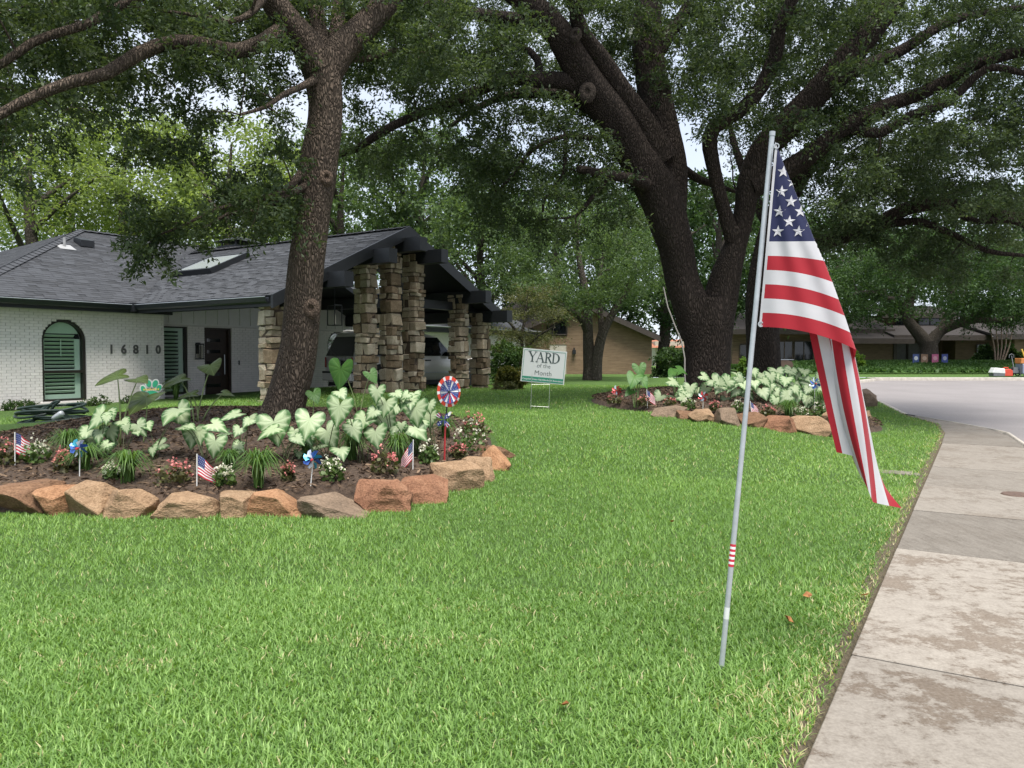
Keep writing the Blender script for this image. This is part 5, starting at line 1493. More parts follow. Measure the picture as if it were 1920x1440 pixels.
# ---- four garden banners under the forked tree
for k, (px, c1, c2, word) in enumerate(((1717, (.06, .09, .22), (.55, .58, .60), 'blue garden banner, leftmost of four'), (1733, (.24, .15, .10), (.45, .33, .25), 'tan and brown garden banner'),
                                        (1753, (.50, .13, .24), (.65, .35, .40), 'pink garden banner'), (1771, (.07, .09, .28), (.40, .42, .50), 'blue garden banner, rightmost of four'))):
    q = P(px, 690, 45.2); gz2 = float(HF(0, 45.2)) + .30
    t_ = thing('garden_banner', word + ' under the forked tree across the street', 'banner', (q[0], 45.2, gz2), random.uniform(-.2, .2), 'garden banners under the forked tree')
    top = P(px, 664, 45.2)[2] - gz2
    mb = MB(); mb.tube([(-.22, 0, 0), (-.22, 0, top + .03), (.22, 0, top + .03)], .012, 5); mb.build('stand', M_BLACK, t_)
    MB().bb(-.19, .19, -.008, .008, top - .52, top).build('cloth', plain('banner_cloth', c1, .8, .15, 6, .1), t_)
    MB().lathe([(.001, -.014), (.12, -.014), (.12, -.009)], (0, 0, top - .24), 'Y', 14).build('emblem', plain('banner_mark', c2, .8, .1, 6, .1), t_)

# ---- crape myrtle stems
q = P(1876, 680, 49.0)
mb_l = [[Pr(*a) for a in [(1866 + 4 * k, 676, 49, 1.6), (1864 + 7 * k, 650, 49, 1.3), (1858 + 10 * k, 622, 49, 1.0), (1852 + 14 * k, 596, 49, .6)]] for k in range(5)]
make_tree('crape myrtle with bare pale stems in front of the brown house', mb_l[0][0][:3], mb_l, boxes([(1840, 1930, 560, 610, 48, 50, 26)], 19), 150, .7, .15, plain('pale_smooth_bark', (.30, .22, .16), .8, .2, 6, .2), M_DEEP, 95, name='crape_myrtle', twig_r=.02)

# ---- yard work things at the far kerb
dk = 38.6
def at_kerb(px): q = P(px, 700, dk); return (q[0], dk, .55)
M_RED = plain('red_plastic', (.55, .07, .04), .4, .1, 6, .05); M_WHT = plain('white_plastic', (.62, .64, .63), .5, .08, 6, .05); M_GRY = plain('grey_metal', (.16, .17, .18), .45, .15, 8, .1, .4)
M_ORG = plain('orange_crate', (.50, .20, .06), .6, .15, 6, .1); M_BLU = plain('grey_blue_bin', (.23, .27, .36), .55, .1, 6, .1); M_YEL = plain('yellow_handle', (.62, .45, .08), .5, .1, 6, .05)
t_ = thing('fuel_can', 'red plastic fuel can on the far kerb', 'fuel can', at_kerb(1886))
MB().prism([(-.27, -.15, 0), (.27, -.15, 0), (.27, -.15, .26), (.15, -.15, .36), (-.17, -.15, .36), (-.27, -.15, .26)], (0, .3, 0)).build('body', M_RED, t_, bevel=.02)
MB().tube([(-.14, 0, .35), (-.12, 0, .43), (.1, 0, .43), (.12, 0, .35)], .022, 6).build('handle', M_RED, t_)
MB().tube([(.2, 0, .3), (.33, 0, .44)], .03, 6).build('spout', M_BLACK, t_)
t_ = thing('catcher_bag', 'white mower catcher lying beside the red fuel can', 'bag', at_kerb(1869))
MB().prism([(-.34, -.2, .16), (.32, -.2, .12), (.30, -.2, .38), (-.20, -.2, .43)], (0, .4, 0)).build('hopper', M_WHT, t_, bevel=.03)
MB().bb(-.28, .3, -.19, .19, 0, .16).build('base', M_GRY, t_)
t_ = thing('lawn_edger', 'grey lawn edger standing behind the red fuel can', 'edger', at_kerb(1902))
mb = MB(); mb.lathe([(.10, -.03), (.14, -.03), (.14, .03), (.10, .03)], (-.16, 0, .14), 'Y', 14); mb.lathe([(.10, -.03), (.14, -.03), (.14, .03), (.10, .03)], (.16, 0, .14), 'Y', 14); mb.build('wheel', M_BLACK, t_)
mb = MB(); mb.bb(-.2, .2, -.12, .12, .16, .3); mb.box((0, 0, .37), (.22, .2, .16)); mb.build('engine', M_GRY, t_)
mb = MB(); mb.tube([(0, .05, .4), (.03, .25, .85), (.03, .3, 1.02)], .02, 6); mb.tube([(-.09, .3, .92), (-.08, .3, 1.06), (.03, .3, 1.12), (.14, .3, 1.06), (.15, .3, .92)], .018, 6); mb.build('handlebar', M_GRY, t_)
t_ = thing('tool_cart', 'grey blue tool bin with an orange crate of tools, at the right edge', 'cart', at_kerb(1926))
MB().bb(-.42, .5, -.3, .3, .12, .62).build('bin', M_BLU, t_, bevel=.02)
MB().bb(-.48, .5, -.26, .26, .64, .90).build('crate', M_ORG, t_, bevel=.015)
mb = MB(); mb.tube([(-.46, -.2, 0), (-.46, -.2, .8)], .02, 6); mb.lathe([(.06, -.02), (.10, -.02), (.10, .02), (.06, .02)], (-.3, -.32, .1), 'Y', 12); mb.lathe([(.06, -.02), (.10, -.02), (.10, .02), (.06, .02)], (.35, -.32, .1), 'Y', 12); mb.build('running_gear', M_GRY, t_)
MB().tube([(-.1, 0, .85), (-.3, 0, 1.35)], .035, 6).build('tool_handle', M_YEL, t_)

# ---- mailbox seen under the flag
q = P(1469, 690, 26.0); gz2 = GZ(q[0], 26.0)
t_ = thing('mailbox', 'brown domed mailbox behind the caladiums of the street bed', 'mailbox', (q[0], 26, gz2))
zb_ = P(1469, 690, 26)[2] - gz2
mb = MB(); prof = [(-.27, 0), (.27, 0), (.29, .12), (.24, .22), (.1, .27), (-.1, .27), (-.24, .22), (-.29, .12)]
mb.prism([(x, -.12, zb_ + z) for x, z in prof], (0, .26, 0)); mb.build('box', plain('bronze_box', (.17, .115, .085), .35, .15, 6, .05, .5), t_)
MB().bb(-.30, .30, -.14, .16, zb_ + .275, zb_ + .295).build('lid', M_GUTTERL, t_)
MB().bb(-.06, .06, -.06, .06, -.1, zb_).build('post', M_BLACK, t_)

# ---- light box and lead on the great oak
q = P(1183, 62, 16.9)
t_ = thing('flood_light', 'small white light box fixed high on the great oak', 'light', tuple(q), 0)
MB().bb(-.07, .07, -.1, .06, -.14, .08).build('housing', M_WHT, t_, bevel=.015)
MB().bb(-.05, .05, -.06, .06, .08, .2).build('bracket', M_BLACK, t_)
pts = [P(*a) for a in ((1244, 538, 16.35), (1252, 575, 16.3), (1266, 612, 16.28), (1278, 640, 16.25), (1284, 672, 16.22), (1284, 705, 16.2), (1287, 740, 16.2))]
o = MB().tube(pts, .015, 6).build('cable', plain('grey_cable', (.34, .31, .28), .6, .1, 9, .05)); tag(o, 'grey cable running down the left side of the great oak trunk', 'cable')
# ================================================================== SUV
M_CAR = plain('silver_beige_paint', (.58, .56, .52), .28, .03, 2, 0, .25, spec=.5)
M_TYRE = plain('tyre_rubber', (.02, .02, .02), .85, .2, 12, .2)
M_RIM = plain('alloy_rim', (.45, .45, .46), .3, .05, 5, 0, .8)
M_CGL = glass_mat('tinted_car_glass', (.010, .012, .012), .04)
M_TAIL = plain('tail_lamp_red', (.30, .03, .03), .25, .05, 4, 0)
M_PLAST = plain('black_plastic', (.02, .02, .022), .6, .1, 6, .1)
suv = thing('suv', 'silver beige sport utility vehicle parked under the carport behind the pillars', 'car', (-5.38, 23.8, .42), 0)
suv.rotation_euler = (0, 0, R(40))
# stations: x, list of (half width, z) from sill to roof centre
def ring(x, wl, zr, wr, zb=1.12, roof=True, bot=.32):
    return [(x, .80 * wl, bot), (x, .93 * wl, bot + .1), (x, 1.0 * wl, .68), (x, 1.0 * wl, .95), (x, .965 * wl, zb), (x, (.965 * wl + wr) / 2 + .02, (zb + zr) / 2), (x, wr, zr - .05), (x, wr * .86, zr), (x, 0.0, zr + .02)]
st = [ring(.02, .94, 1.80, .72), ring(.10, .985, 1.84, .76), ring(.5, 1.0, 1.88, .79), ring(1.6, 1.0, 1.89, .80), ring(2.7, 1.0, 1.86, .79), ring(3.15, 1.0, 1.78, .76), ring(3.55, 1.0, 1.46, .78, 1.10), ring(3.95, 1.0, 1.17, .82, 1.06), ring(4.6, .985, 1.12, .80, 1.0), ring(5.0, .95, 1.05, .74, .95), ring(5.14, .84, .90, .60, .82)]
V = []; nr = len(st[0])
for j, r in enumerate(st):
    for (x, w, z) in r:
        xx = x
        if j < 2: xx = x + max(0, z - 1.12) * .42 + (.02 if z < .5 else 0)
        V.append((xx, -w, z))
    for (x, w, z) in r[-2::-1]:
        xx = x
        if j < 2: xx = x + max(0, z - 1.12) * .42 + (.02 if z < .5 else 0)
        V.append((xx, w, z))
n = 2 * nr - 1; F = []
for j in range(len(st) - 1):
    for k in range(n - 1): F.append((j * n + k, j * n + k + 1, (j + 1) * n + k + 1, (j + 1) * n + k))
    F.append((j * n + n - 1, j * n, (j + 1) * n, (j + 1) * n + n - 1))
mb = MB(); mb._add(V, F); mb._add(V[:n], [tuple(range(n))]); mb._add(V[-n:], [tuple(range(n))])
body = mb.build('body', M_CAR, suv, smooth=True)
body.data.polygons.foreach_set('use_smooth', [len(p.vertices) == 4 for p in body.data.polygons])
def rear_x(z): return .02 + max(0, z - 1.12) * .42
# rear glass and side glass, right side is y<0
gl = lambda pts, nm='window': MB().prism(pts, (-.004, 0, 0)).build(nm, M_CGL, suv)
MB()._add([(rear_x(1.14) - .012, -.88, 1.14), (rear_x(1.14) - .012, .88, 1.14), (rear_x(1.74) - .012, .70, 1.74), (rear_x(1.74) - .012, -.70, 1.74)], [(0, 1, 2, 3)]).build('rear_window', M_CGL, suv)
def side_y(z, s): return s * (.965 - (z - 1.12) / (1.80 - 1.12) * .17 + .03)
for s in (-1, 1):
    for a, b, c, e in ((.42, 1.32, .62, 1.32), (1.42, 2.28, 1.42, 2.28), (2.38, 3.62, 2.38, 3.12)):
        MB()._add([(a, side_y(1.14, s), 1.14), (b, side_y(1.14, s), 1.14), (e, side_y(1.74, s), 1.74), (c, side_y(1.74, s), 1.74)], [(0, 1, 2, 3)]).build('side_window', M_CGL, suv)
    MB().tube([(.55, s * .74, 1.93), (.7, s * .76, 1.96), (2.6, s * .77, 1.97), (2.8, s * .75, 1.91)], .022, 6).build('roof_rail', M_CAR, suv)
    for x in (1.55, 2.55): MB().bb(x, x + .2, s * 1.0, s * 1.035, .98, 1.02).build('door_handle', M_PLAST, suv)
    mi = bpy.data.objects.new('mirror', None); COL.objects.link(mi); mi.parent = suv
    MB().box((3.45, s * 1.12, 1.22), (.14, .24, .19)).build('mirror_shell', M_PLAST, mi, bevel=.03)
    MB().bb(.03, 5.0, s * 1.0, s * 1.012, .60, .625).build('side_moulding', M_GUTTERL, suv)
    tl = MB(); tl._add([(rear_x(.75) - .012, s * .80, .78), (rear_x(.8) - .012, s * .94, .78), (rear_x(1.12) - .012, s * .93, 1.10), (rear_x(1.12) - .012, s * .82, 1.10)], [(0, 1, 2, 3)]); tl.build('tail_lamp', M_TAIL, suv)
    for x in (.95, 4.1):
        wh = bpy.data.objects.new('wheel', None); COL.objects.link(wh); wh.parent = suv; wh.location = (x, s * .86, .40)
        MB().lathe([(.24, -.13), (.36, -.13), (.40, -.08), (.40, .08), (.36, .13), (.24, .13)], (0, 0, 0), 'Y', 24).build('tyre', M_TYRE, wh, smooth=True)
        MB().lathe([(.001, s * .09), (.08, s * .11), (.22, s * .09), (.25, s * .12), (.25, -s * .05)], (0, 0, 0), 'Y', 16).build('rim', M_RIM, wh)
        MB().lathe([(.001, s * 1.006), (.46, s * 1.006), (.46, s * .97)], (x, 0, .44), 'Y', 24).build('wheel_arch', M_PLAST, suv)
mb = MB(); mb.bb(-.10, .06, -.93, .93, .36, .62); mb.build('rear_bumper', M_CAR, suv, bevel=.03)
MB().bb(-.105, .03, -.9, .9, .60, .66).build('bumper_step', M_PLAST, suv)
MB().bb(-.005, .012, -.27, .27, .84, 1.0).build('plate_recess', M_PLAST, suv)
MB().bb(-.016, -.006, -.155, .155, .85, .985).build('licence_plate', M_WHT, suv)
MB().bb(-.012, .012, -.32, .32, 1.01, 1.06).build('tailgate_bar', M_GUTTERL, suv)
MB().bb(rear_x(1.82) - .02, rear_x(1.82) + .08, -.68, .68, 1.83, 1.86).build('spoiler', M_CAR, suv)
MB().bb(.1, 4.9, -.85, .85, .22, .36).build('underbody', M_PLAST, suv)

# ================================================================== FLAG AND POLE
DP = 3.76
M_ZINC = plain('galvanised_tube', (.40, .43, .45), .38, .12, 14, .1, .25)
pb, pt = G(1352, 1258), P(1448, 250, 3.80)
pole = thing('flagpole', 'slim galvanised metal flagpole leaning slightly, stuck in the lawn', 'flagpole', tuple(pb))
pt_l = Vector(pt - pb)
R0 = .0125
MB().tube([Vector((0, 0, 0)) - pt_l * .04, pt_l * .34], R0 * 1.06, 14, False).build('lower_tube', M_ZINC, pole, smooth=True)
MB().tube([pt_l * .335, pt_l], R0, 14, False).build('upper_tube', M_ZINC, pole, smooth=True)
MB().tube([pt_l * .995, pt_l * 1.003], R0 * 1.15, 14).build('top_cap', M_ZINC, pole)
M_FR = plain('flag_red_print', (.52, .025, .05), .6, .05, 9, 0); M_FW = plain('flag_white_print', (.74, .74, .74), .6, .04, 9, 0); M_FB = plain('flag_blue_print', (.03, .045, .16), .6, .05, 9, 0)
st_ = bpy.data.objects.new('flag_sticker', None); COL.objects.link(st_); st_.parent = pole
f0, f1 = .196, .238
for k in range(9):
    a, b = f0 + (f1 - f0) * k / 9, f0 + (f1 - f0) * (k + 1) / 9
    MB().tube([pt_l * a, pt_l * b], R0 * 1.12, 14, False).build('sticker_stripe', M_FR if k % 2 == 0 else M_FW, st_)
MB().tube([pt_l * .098, pt_l * .12], R0 * 1.1, 14, False).build('white_label', M_WHT, pole)

def cloth(name, col):
    m, t, b = nodes_of(name)
    v = coords(t); f = noise(t, v, 420, 2); g = noise(t, v, 7, 3)
    c = ramp(t, g, [(.3, tuple(k * .93 for k in col)), (.7, tuple(min(1, k * 1.05) for k in col))])
    t.links.new(c, b.inputs['Base Color']); b.inputs['Roughness'].default_value = .7; b.inputs['Specular IOR Level'].default_value = .3
    b.inputs['Sheen Weight'].default_value = .15
    bump(t, b, f, .12, .002)
    tr = t.nodes.new('ShaderNodeBsdfTranslucent'); t.links.new(c, tr.inputs['Color'])
    mx = t.nodes.new('ShaderNodeMixShader'); mx.inputs[0].default_value = .28
    t.links.new(b.outputs[0], mx.inputs[1]); t.links.new(tr.outputs[0], mx.inputs[2]); t.links.new(mx.outputs[0], t.nodes['Material Output'].inputs['Surface'])
    return m
M_CR, M_CW, M_CB = cloth('red_nylon', (.36, .014, .026)), cloth('white_nylon', (.56, .56, .58)), cloth('navy_nylon', (.014, .019, .070))
FLY, HOI = 1.52, .91
tv = np.array([0, .15, .3, .45, .538, .615, .69, .77, .846, .92, 1.0])
Fx = np.array([1456, 1474, 1496, 1517, 1529, 1546, 1561, 1573, 1584, 1594, 1606]); Fy = np.array([270, 318, 370, 422, 452, 489, 528, 562, 592, 622, 656])
bv = np.array([0, .077, .154, .20, .28, .36, .44, .52, .58, .66, .74, .82, .90, .95, 1.0])
Mx = np.array([1533, 1547, 1570, 1576, 1566, 1556, 1552, 1554, 1560, 1580, 1598, 1610, 1613, 1606, 1596.])
My = np.array([700, 700, 700, 702, 704, 704, 702, 700, 700, 700, 702, 706, 714, 726, 740.])
Ex = np.array([1568, 1579, 1601, 1612, 1610, 1606, 1608, 1612, 1618, 1626, 1632, 1637, 1660, 1676, 1692.])
Ey = np.array([848, 850, 855, 858, 862, 870, 880, 890, 900, 915, 930, 942, 947, 950, 953.])
Dd = np.array([.05, .045, .04, .06, .11, .13, .13, .11, .05, .0, .0, .03, .08, .12, .14])
def sm(v, ys_): 
    x = np.interp(v, bv, ys_); e = .012
    return (x + np.interp(np.clip(v - e, 0, 1), bv, ys_) + np.interp(np.clip(v + e, 0, 1), bv, ys_)) / 3
def flag_pt(u, v):
    """Cloth point for distance u along the fly and v (0 top .. 1 bottom) down the hoist."""
    hx = 1454 - 31 * v; hy = 266 + 347 * v
    fx, fy = np.interp(v, tv, Fx), np.interp(v, tv, Fy)
    wpx = math.hypot(fx - hx, fy - hy); uF = max(.012, wpx / 384.0)
    if u <= uF:
        s_ = u / uF
        x = hx + (fx - hx) * s_; y = hy + (fy - hy) * s_ ** 2.1
        rip = .010 * math.sin(s_ * 9 + v * 2.2) * s_ * v + .006 * math.sin(s_ * 17 - v * 5) * min(1, v * 2)
        d_ = 3.765 - .045 * math.sin(s_ * 2.6) * v + rip + .02 * s_ ** 4 * v
        return P(x, y, d_)
    s_ = (u - uF) / (FLY - uF)
    mx, my, ex, ey, dd = sm(v, Mx), sm(v, My), sm(v, Ex), sm(v, Ey), sm(v, Dd)
    sm_ = .74 + (.27 - .74) * v
    # quadratic through F (0), M (sm_), E (1)
    a = s_; l0 = (a - sm_) * (a - 1) / (sm_); l1 = a * (a - 1) / (sm_ * (sm_ - 1)); l2 = a * (a - sm_) / (1 - sm_)
    x = fx * l0 + mx * l1 + ex * l2; y = fy * l0 + my * l1 + ey * l2
    k = 1 - (1 - min(1, s_ / .3)) ** 2
    dF = 3.765 - .045 * math.sin(2.6) * v + .02 * v
    d_ = dF + .035 * k + (dd - .0) * k + .008 * math.sin(s_ * 8 + v * 9)
    d_ = dF * (1 - k) + (3.79 + dd + .008 * math.sin(s_ * 8 + v * 9)) * k
    return P(x, y, d_)
flag = thing('flag', 'large American flag drooping from the metal pole, its fly end twisted', 'flag', tuple(pt))
fo = np.array(pt)
us = np.concatenate([np.linspace(0, .46, 40), np.linspace(.46, FLY, 74)[1:]])
def sheet(v0, v1, u0, u1, nv, mat, nm):
    uu = np.unique(np.concatenate([[u0], us[(us > u0) & (us < u1)], [u1]])); vv = np.linspace(v0, v1, nv + 1)
    V = np.array([[flag_pt(u, v) - fo for u in uu] for v in vv]); a, b = V.shape[:2]
    i = np.arange(a * b).reshape(a, b); F = np.stack([i[:-1, :-1], i[:-1, 1:], i[1:, 1:], i[1:, :-1]], -1).reshape(-1, 4)
    return np_mesh(nm, V.reshape(-1, 3), F, mat, flag, smooth=True)
CW, CH = .608, 7 / 13
for k in range(13):
    sheet(k / 13, (k + 1) / 13, CW if k < 7 else 0.012, FLY, 6, M_CR if k % 2 == 0 else M_CW, 'stripe')
canton = sheet(0, CH, 0.012, CW, 42, M_CB, 'canton')
sheet(0, 1, -.0, .0125, 30, M_CW, 'hoist_tape')
ST = MB()
for r_ in range(9):
    for c_ in range(11):
        if (r_ + c_) % 2: continue
        u0, v0 = CW * (c_ + 1) / 12, CH * (r_ + 1) / 10
        for sg in (-1, 1):
            m2 = MB(); c0 = Vector(flag_pt(u0, v0) - fo)
            e = .004
            nrm = (Vector(flag_pt(u0 + e, v0)) - Vector(flag_pt(u0 - e, v0))).cross(Vector(flag_pt(u0, v0 + e)) - Vector(flag_pt(u0, v0 - e)))
            nrm = nrm.normalized() * .0022 * sg
            pts = []
            for k in range(10):
                a = math.pi / 2 + k * math.pi / 5; rr = .031 if k % 2 == 0 else .0122
                pts.append(Vector(flag_pt(max(0.0, u0 + rr * math.cos(a)), v0 - rr * math.sin(a) / HOI) - fo) + nrm)
            if sg == -1: mm = MB()
            o_ = len(mm.v); mm.v += [tuple(c0 + nrm)] + [tuple(q) for q in pts]
            mm.f += [(o_, o_ + 1 + k, o_ + 1 + (k + 1) % 10) for k in range(10)]; mm.m += [0] * 10
        mm.build('star', M_CW, canton)
for v in (.02, .985):
    q = flag_pt(.008, v) - fo
    MB().lathe([(.009, -.003), (.014, -.003), (.014, .003), (.009, .003)], q, 'Y', 12).build('grommet', M_ZINC, flag)

# ================================================================== YARD SIGN
g = G(1014, 768); dsg = g[1]
sg = thing('yard_sign', 'white yard sign reading YARD of the Month with a green footer', 'sign', tuple(g))
k_ = dsg / FPX
cz = P(1019.5, 687, dsg) - g
sw_, sh_ = 82 * k_, 62.5 * k_
M_SGW = plain('white_sign_board', (.52, .53, .525), .5, .02, 4, 0); M_SGG = plain('green_sign_ink', (.03, .20, .13), .55, .03, 6, 0); M_INK = plain('dark_sign_ink', (.045, .065, .065), .6, .05, 8, 0)
bd = bpy.data.objects.new('board', None); COL.objects.link(bd); bd.parent = sg; bd.location = tuple(cz); bd.rotation_euler = (R(4), R(5.2), 0)
def px2(a): return a * k_
MB().bb(-sw_ / 2, sw_ / 2, -.004, .006, -sh_ / 2, sh_ / 2).build('panel', M_SGW, bd)
MB().bb(-sw_ / 2 + px2(2.2), sw_ / 2 - px2(2.2), -.007, -.005, -sh_ / 2 + px2(1.6), -sh_ / 2 + px2(10.5)).build('green_footer', M_SGG, bd)
mb = MB(); e = px2(2.4); w_ = px2(.75)
mb.bb(-sw_ / 2 + e, sw_ / 2 - e, -.007, -.005, sh_ / 2 - e - w_, sh_ / 2 - e)
for s_ in (-1, 1): mb.bb(s_ * (sw_ / 2 - e) - w_ / 2, s_ * (sw_ / 2 - e) + w_ / 2, -.007, -.005, -sh_ / 2 + e, sh_ / 2 - e - w_)
mb.build('border_line', M_SGG, bd)
# serif capitals drawn from strokes
def stroke(m2, x0, y0, x1, y1, w):
    d_ = Vector((x1 - x0, y1 - y0)); n_ = Vector((-d_.y, d_.x)).normalized() * w / 2
    m2.poly([(x0 + n_.x, -.0075, y0 + n_.y), (x1 + n_.x, -.0075, y1 + n_.y), (x1 - n_.x, -.0075, y1 - n_.y), (x0 - n_.x, -.0075, y0 - n_.y)])
def bowl(m2, cx, cy, rx, ry, w, a0, a1, n=10):
    for k in range(n):
        a, b = a0 + (a1 - a0) * k / n, a0 + (a1 - a0) * (k + 1) / n
        m2.poly([(cx + math.cos(q) * (rx + o * w * abs(math.cos(q)) * .5 + o * w * .12), -.0075, cy + math.sin(q) * (ry + o * w * .28)) for q, o in ((a, 1), (b, 1), (b, -1), (a, -1))])
Hh = px2(18.5); T, th = px2(2.7), px2(1.1)
def serif(m2, x, y, w=px2(6.2)): stroke(m2, x - w / 2, y, x + w / 2, y, px2(1.0))
def letter(ch, x):
    m2 = MB(); W = px2(12)
    if ch == 'Y':
        stroke(m2, x - W * .5, Hh, x, Hh * .45, T); stroke(m2, x + W * .5, Hh, x, Hh * .45, th); stroke(m2, x, Hh * .48, x, 0, T); serif(m2, x - W * .48, Hh); serif(m2, x + W * .48, Hh, px2(5)); serif(m2, x, 0)
    if ch == 'A':
        stroke(m2, x, Hh, x - W * .52, 0, th); stroke(m2, x - px2(.3), Hh, x + W * .52, 0, T); stroke(m2, x - W * .3, Hh * .36, x + W * .3, Hh * .36, th); serif(m2, x - W * .5, 0, px2(5)); serif(m2, x + W * .52, 0)
    if ch == 'R':
        stroke(m2, x - W * .3, 0, x - W * .3, Hh, T); bowl(m2, x - W * .12, Hh * .76, W * .42, Hh * .225, T, -math.pi / 2, math.pi / 2); stroke(m2, x - W * .3, Hh * .985, x - W * .1, Hh * .985, th); stroke(m2, x - W * .3, Hh * .53, x - W * .1, Hh * .53, th); stroke(m2, x, Hh * .53, x + W * .48, 0, T); serif(m2, x - W * .3, 0); serif(m2, x - W * .38, Hh, px2(4)); serif(m2, x + W * .5, 0, px2(4))
    if ch == 'D':
        stroke(m2, x - W * .36, 0, x - W * .36, Hh, T); bowl(m2, x - W * .15, Hh * .5, W * .66, Hh * .485, T, -math.pi / 2, math.pi / 2, 14); stroke(m2, x - W * .36, Hh * .985, x - W * .12, Hh * .985, th); stroke(m2, x - W * .36, Hh * .015, x - W * .12, Hh * .015, th); serif(m2, x - W * .45, 0, px2(4)); serif(m2, x - W * .45, Hh, px2(4))
    o = m2.build('letter', M_INK, bd); o.location = (0, 0, px2(7.5))
for ch, x in zip('YARD', (-22.5, -8, 7, 21)): letter(ch, px2(x))
for txt, sz, zz_ in (('of the', 11, .6), ('Month', 12.5, -13.2)):
    me = text_mesh(txt, px2(sz), 0, 0, -px2(.12)); me.materials.append(M_INK); place(me, 'lettering', (0, -.0075, px2(zz_)), (1, 1, 1), (R(90), 0, 0), bd)
me = text_mesh('Campbell Green Neighborhood Association', px2(4.6), .35, 0, px2(.08)); me.materials.append(M_SGW); place(me, 'lettering', (0, -.0085, -sh_ / 2 + px2(5.6)), (.94, 1, 1), (R(90), 0, 0), bd)
mb = MB(); zl = cz[2] - sh_ * .45
for s_ in (-1, 1): mb.tube([(s_ * px2(17) - px2(2.5), .01, -.15), (s_ * px2(17), .01, zl), (s_ * px2(17) + px2(2), .01, cz[2] + sh_ * .3)], .0045, 6)
mb.tube([(-px2(19), .01, .07), (px2(15), .01, .05)], .0045, 6); mb.tube([(-px2(17), .01, zl - .06), (px2(17), .01, zl - .06)], .0045, 6)
mb.build('wire_stake', plain('pale_wire', (.42, .44, .40), .4, .1, 8, 0, .6), sg)
# ================================================================== BED PLANTS
def heart_leaf(seed, wav=.03, curl=.16, sinus=.18, wide=1.0):
    """Unit heart-shaped blade: petiole point at the origin, tip towards -Y, normal +Z; attribute 'edge' 0 centre .. 1 rim."""
    r_ = np.random.default_rng(seed)
    half = np.array([(0, -.78), (.10, -.62), (.24, -.40), (.37, -.14), (.44, .10), (.41, .28), (.30, .37), (.16, .34), (.04, .16), (0.0, .03)]) * (wide, 1)
    t = np.linspace(0, len(half) - 1, 15)
    hx = np.interp(t, np.arange(len(half)), half[:, 0]); hy = np.interp(t, np.arange(len(half)), half[:, 1])
    out = np.vstack([np.stack([hx, hy], 1), np.stack([-hx[1:-1][::-1], hy[1:-1][::-1]], 1)])
    n = len(out); rings = [0, .3, .55, .75, .9, 1.0]
    V = []; E = []; UV = []
    ph = r_.uniform(0, 6, 3)
    for q in rings[1:]:
        for k, (x, y) in enumerate(out):
            px_, py_ = x * q, y * q
            r2 = math.hypot(px_, py_)
            z = -curl * r2 * r2 * 1.5 + .22 * abs(px_) ** 1.5 + wav * q * q * math.sin(k * .9 + ph[0])
            V.append((px_, py_, z)); E.append(q * min(1.0, math.hypot(x, y) / .30 * .8 + .05))
    V.append((0, 0, 0)); E.append(0)
    F = []; T = len(V) - 1
    me = bpy.data.meshes.new('leaf')
    faces = [(T, (k + 1) % n, k) for k in range(n)]
    for j in range(len(rings) - 2):
        for k in range(n): faces.append((j * n + k, j * n + (k + 1) % n, (j + 1) * n + (k + 1) % n, (j + 1) * n + k))
    me.from_pydata(V, [], faces)
    a = me.attributes.new('edge', 'FLOAT', 'POINT'); a.data.foreach_set('value', np.array(E, np.float32))
    me.polygons.foreach_set('use_smooth', [True] * len(me.polygons)); me.update()
    return me
def leaf_mat(name, inner, outer, vein, ein, eout, veinw, trans=.3):
    m, t, b = nodes_of(name)
    c = t.nodes.new('ShaderNodeTexCoord'); sx = t.nodes.new('ShaderNodeSeparateXYZ'); t.links.new(c.outputs['Object'], sx.inputs[0])
    ang = mathn(t, 'ARCTAN2', sx.outputs[0], mathn(t, 'MULTIPLY', sx.outputs[1], -1.0))
    vv = mathn(t, 'ABSOLUTE', mathn(t, 'SINE', mathn(t, 'MULTIPLY', ang, 5.5)))
    n_ = noise(t, c.outputs['Object'], 14, 4)
    e = mathn(t, 'ADD', attr(t, 'edge'), mathn(t, 'MULTIPLY', mathn(t, 'SUBTRACT', n_, .5), .3))
    e = mathn(t, 'ADD', e, mathn(t, 'MULTIPLY', mathn(t, 'SUBTRACT', vv, .45), .22))
    col = ramp(t, e, [(ein, inner), ((ein + eout) / 2, tuple((i * .6 + o * .4) for i, o in zip(inner, outer))), (eout, outer)])
    vm = ramp(t, vv, [(0, (1, 1, 1)), (veinw, (0, 0, 0))])
    fade = ramp(t, attr(t, 'edge'), [(.80, (1, 1, 1)), (1.0, (0, 0, 0))])
    col = mixc(t, mathn(t, 'MULTIPLY', mathn(t, 'MULTIPLY', vm, fade), .65), col, vein)
    k = mathn(t, 'MULTIPLY_ADD', obj_random(t), .3); k.node.inputs[2].default_value = .82
    col = mixc(t, 1.0, col, k, 'MULTIPLY')
    t.links.new(col, b.inputs['Base Color']); b.inputs['Roughness'].default_value = .45; b.inputs['Specular IOR Level'].default_value = .3
    bump(t, b, vv, .25, .01)
    tr = t.nodes.new('ShaderNodeBsdfTranslucent'); t.links.new(col, tr.inputs['Color'])
    mx = t.nodes.new('ShaderNodeMixShader'); mx.inputs[0].default_value = trans
    t.links.new(b.outputs[0], mx.inputs[1]); t.links.new(tr.outputs[0], mx.inputs[2]); t.links.new(mx.outputs[0], t.nodes['Material Output'].inputs['Surface'])
    return m
M_CAL = leaf_mat('caladium_leaf', (.37, .455, .265), (.050, .130, .034), (.54, .61, .43), .64, .97, .16)
M_EAR = leaf_mat('elephant_ear_leaf', (.075, .185, .035), (.055, .15, .030), (.22, .34, .11), .4, 1.1, .12)
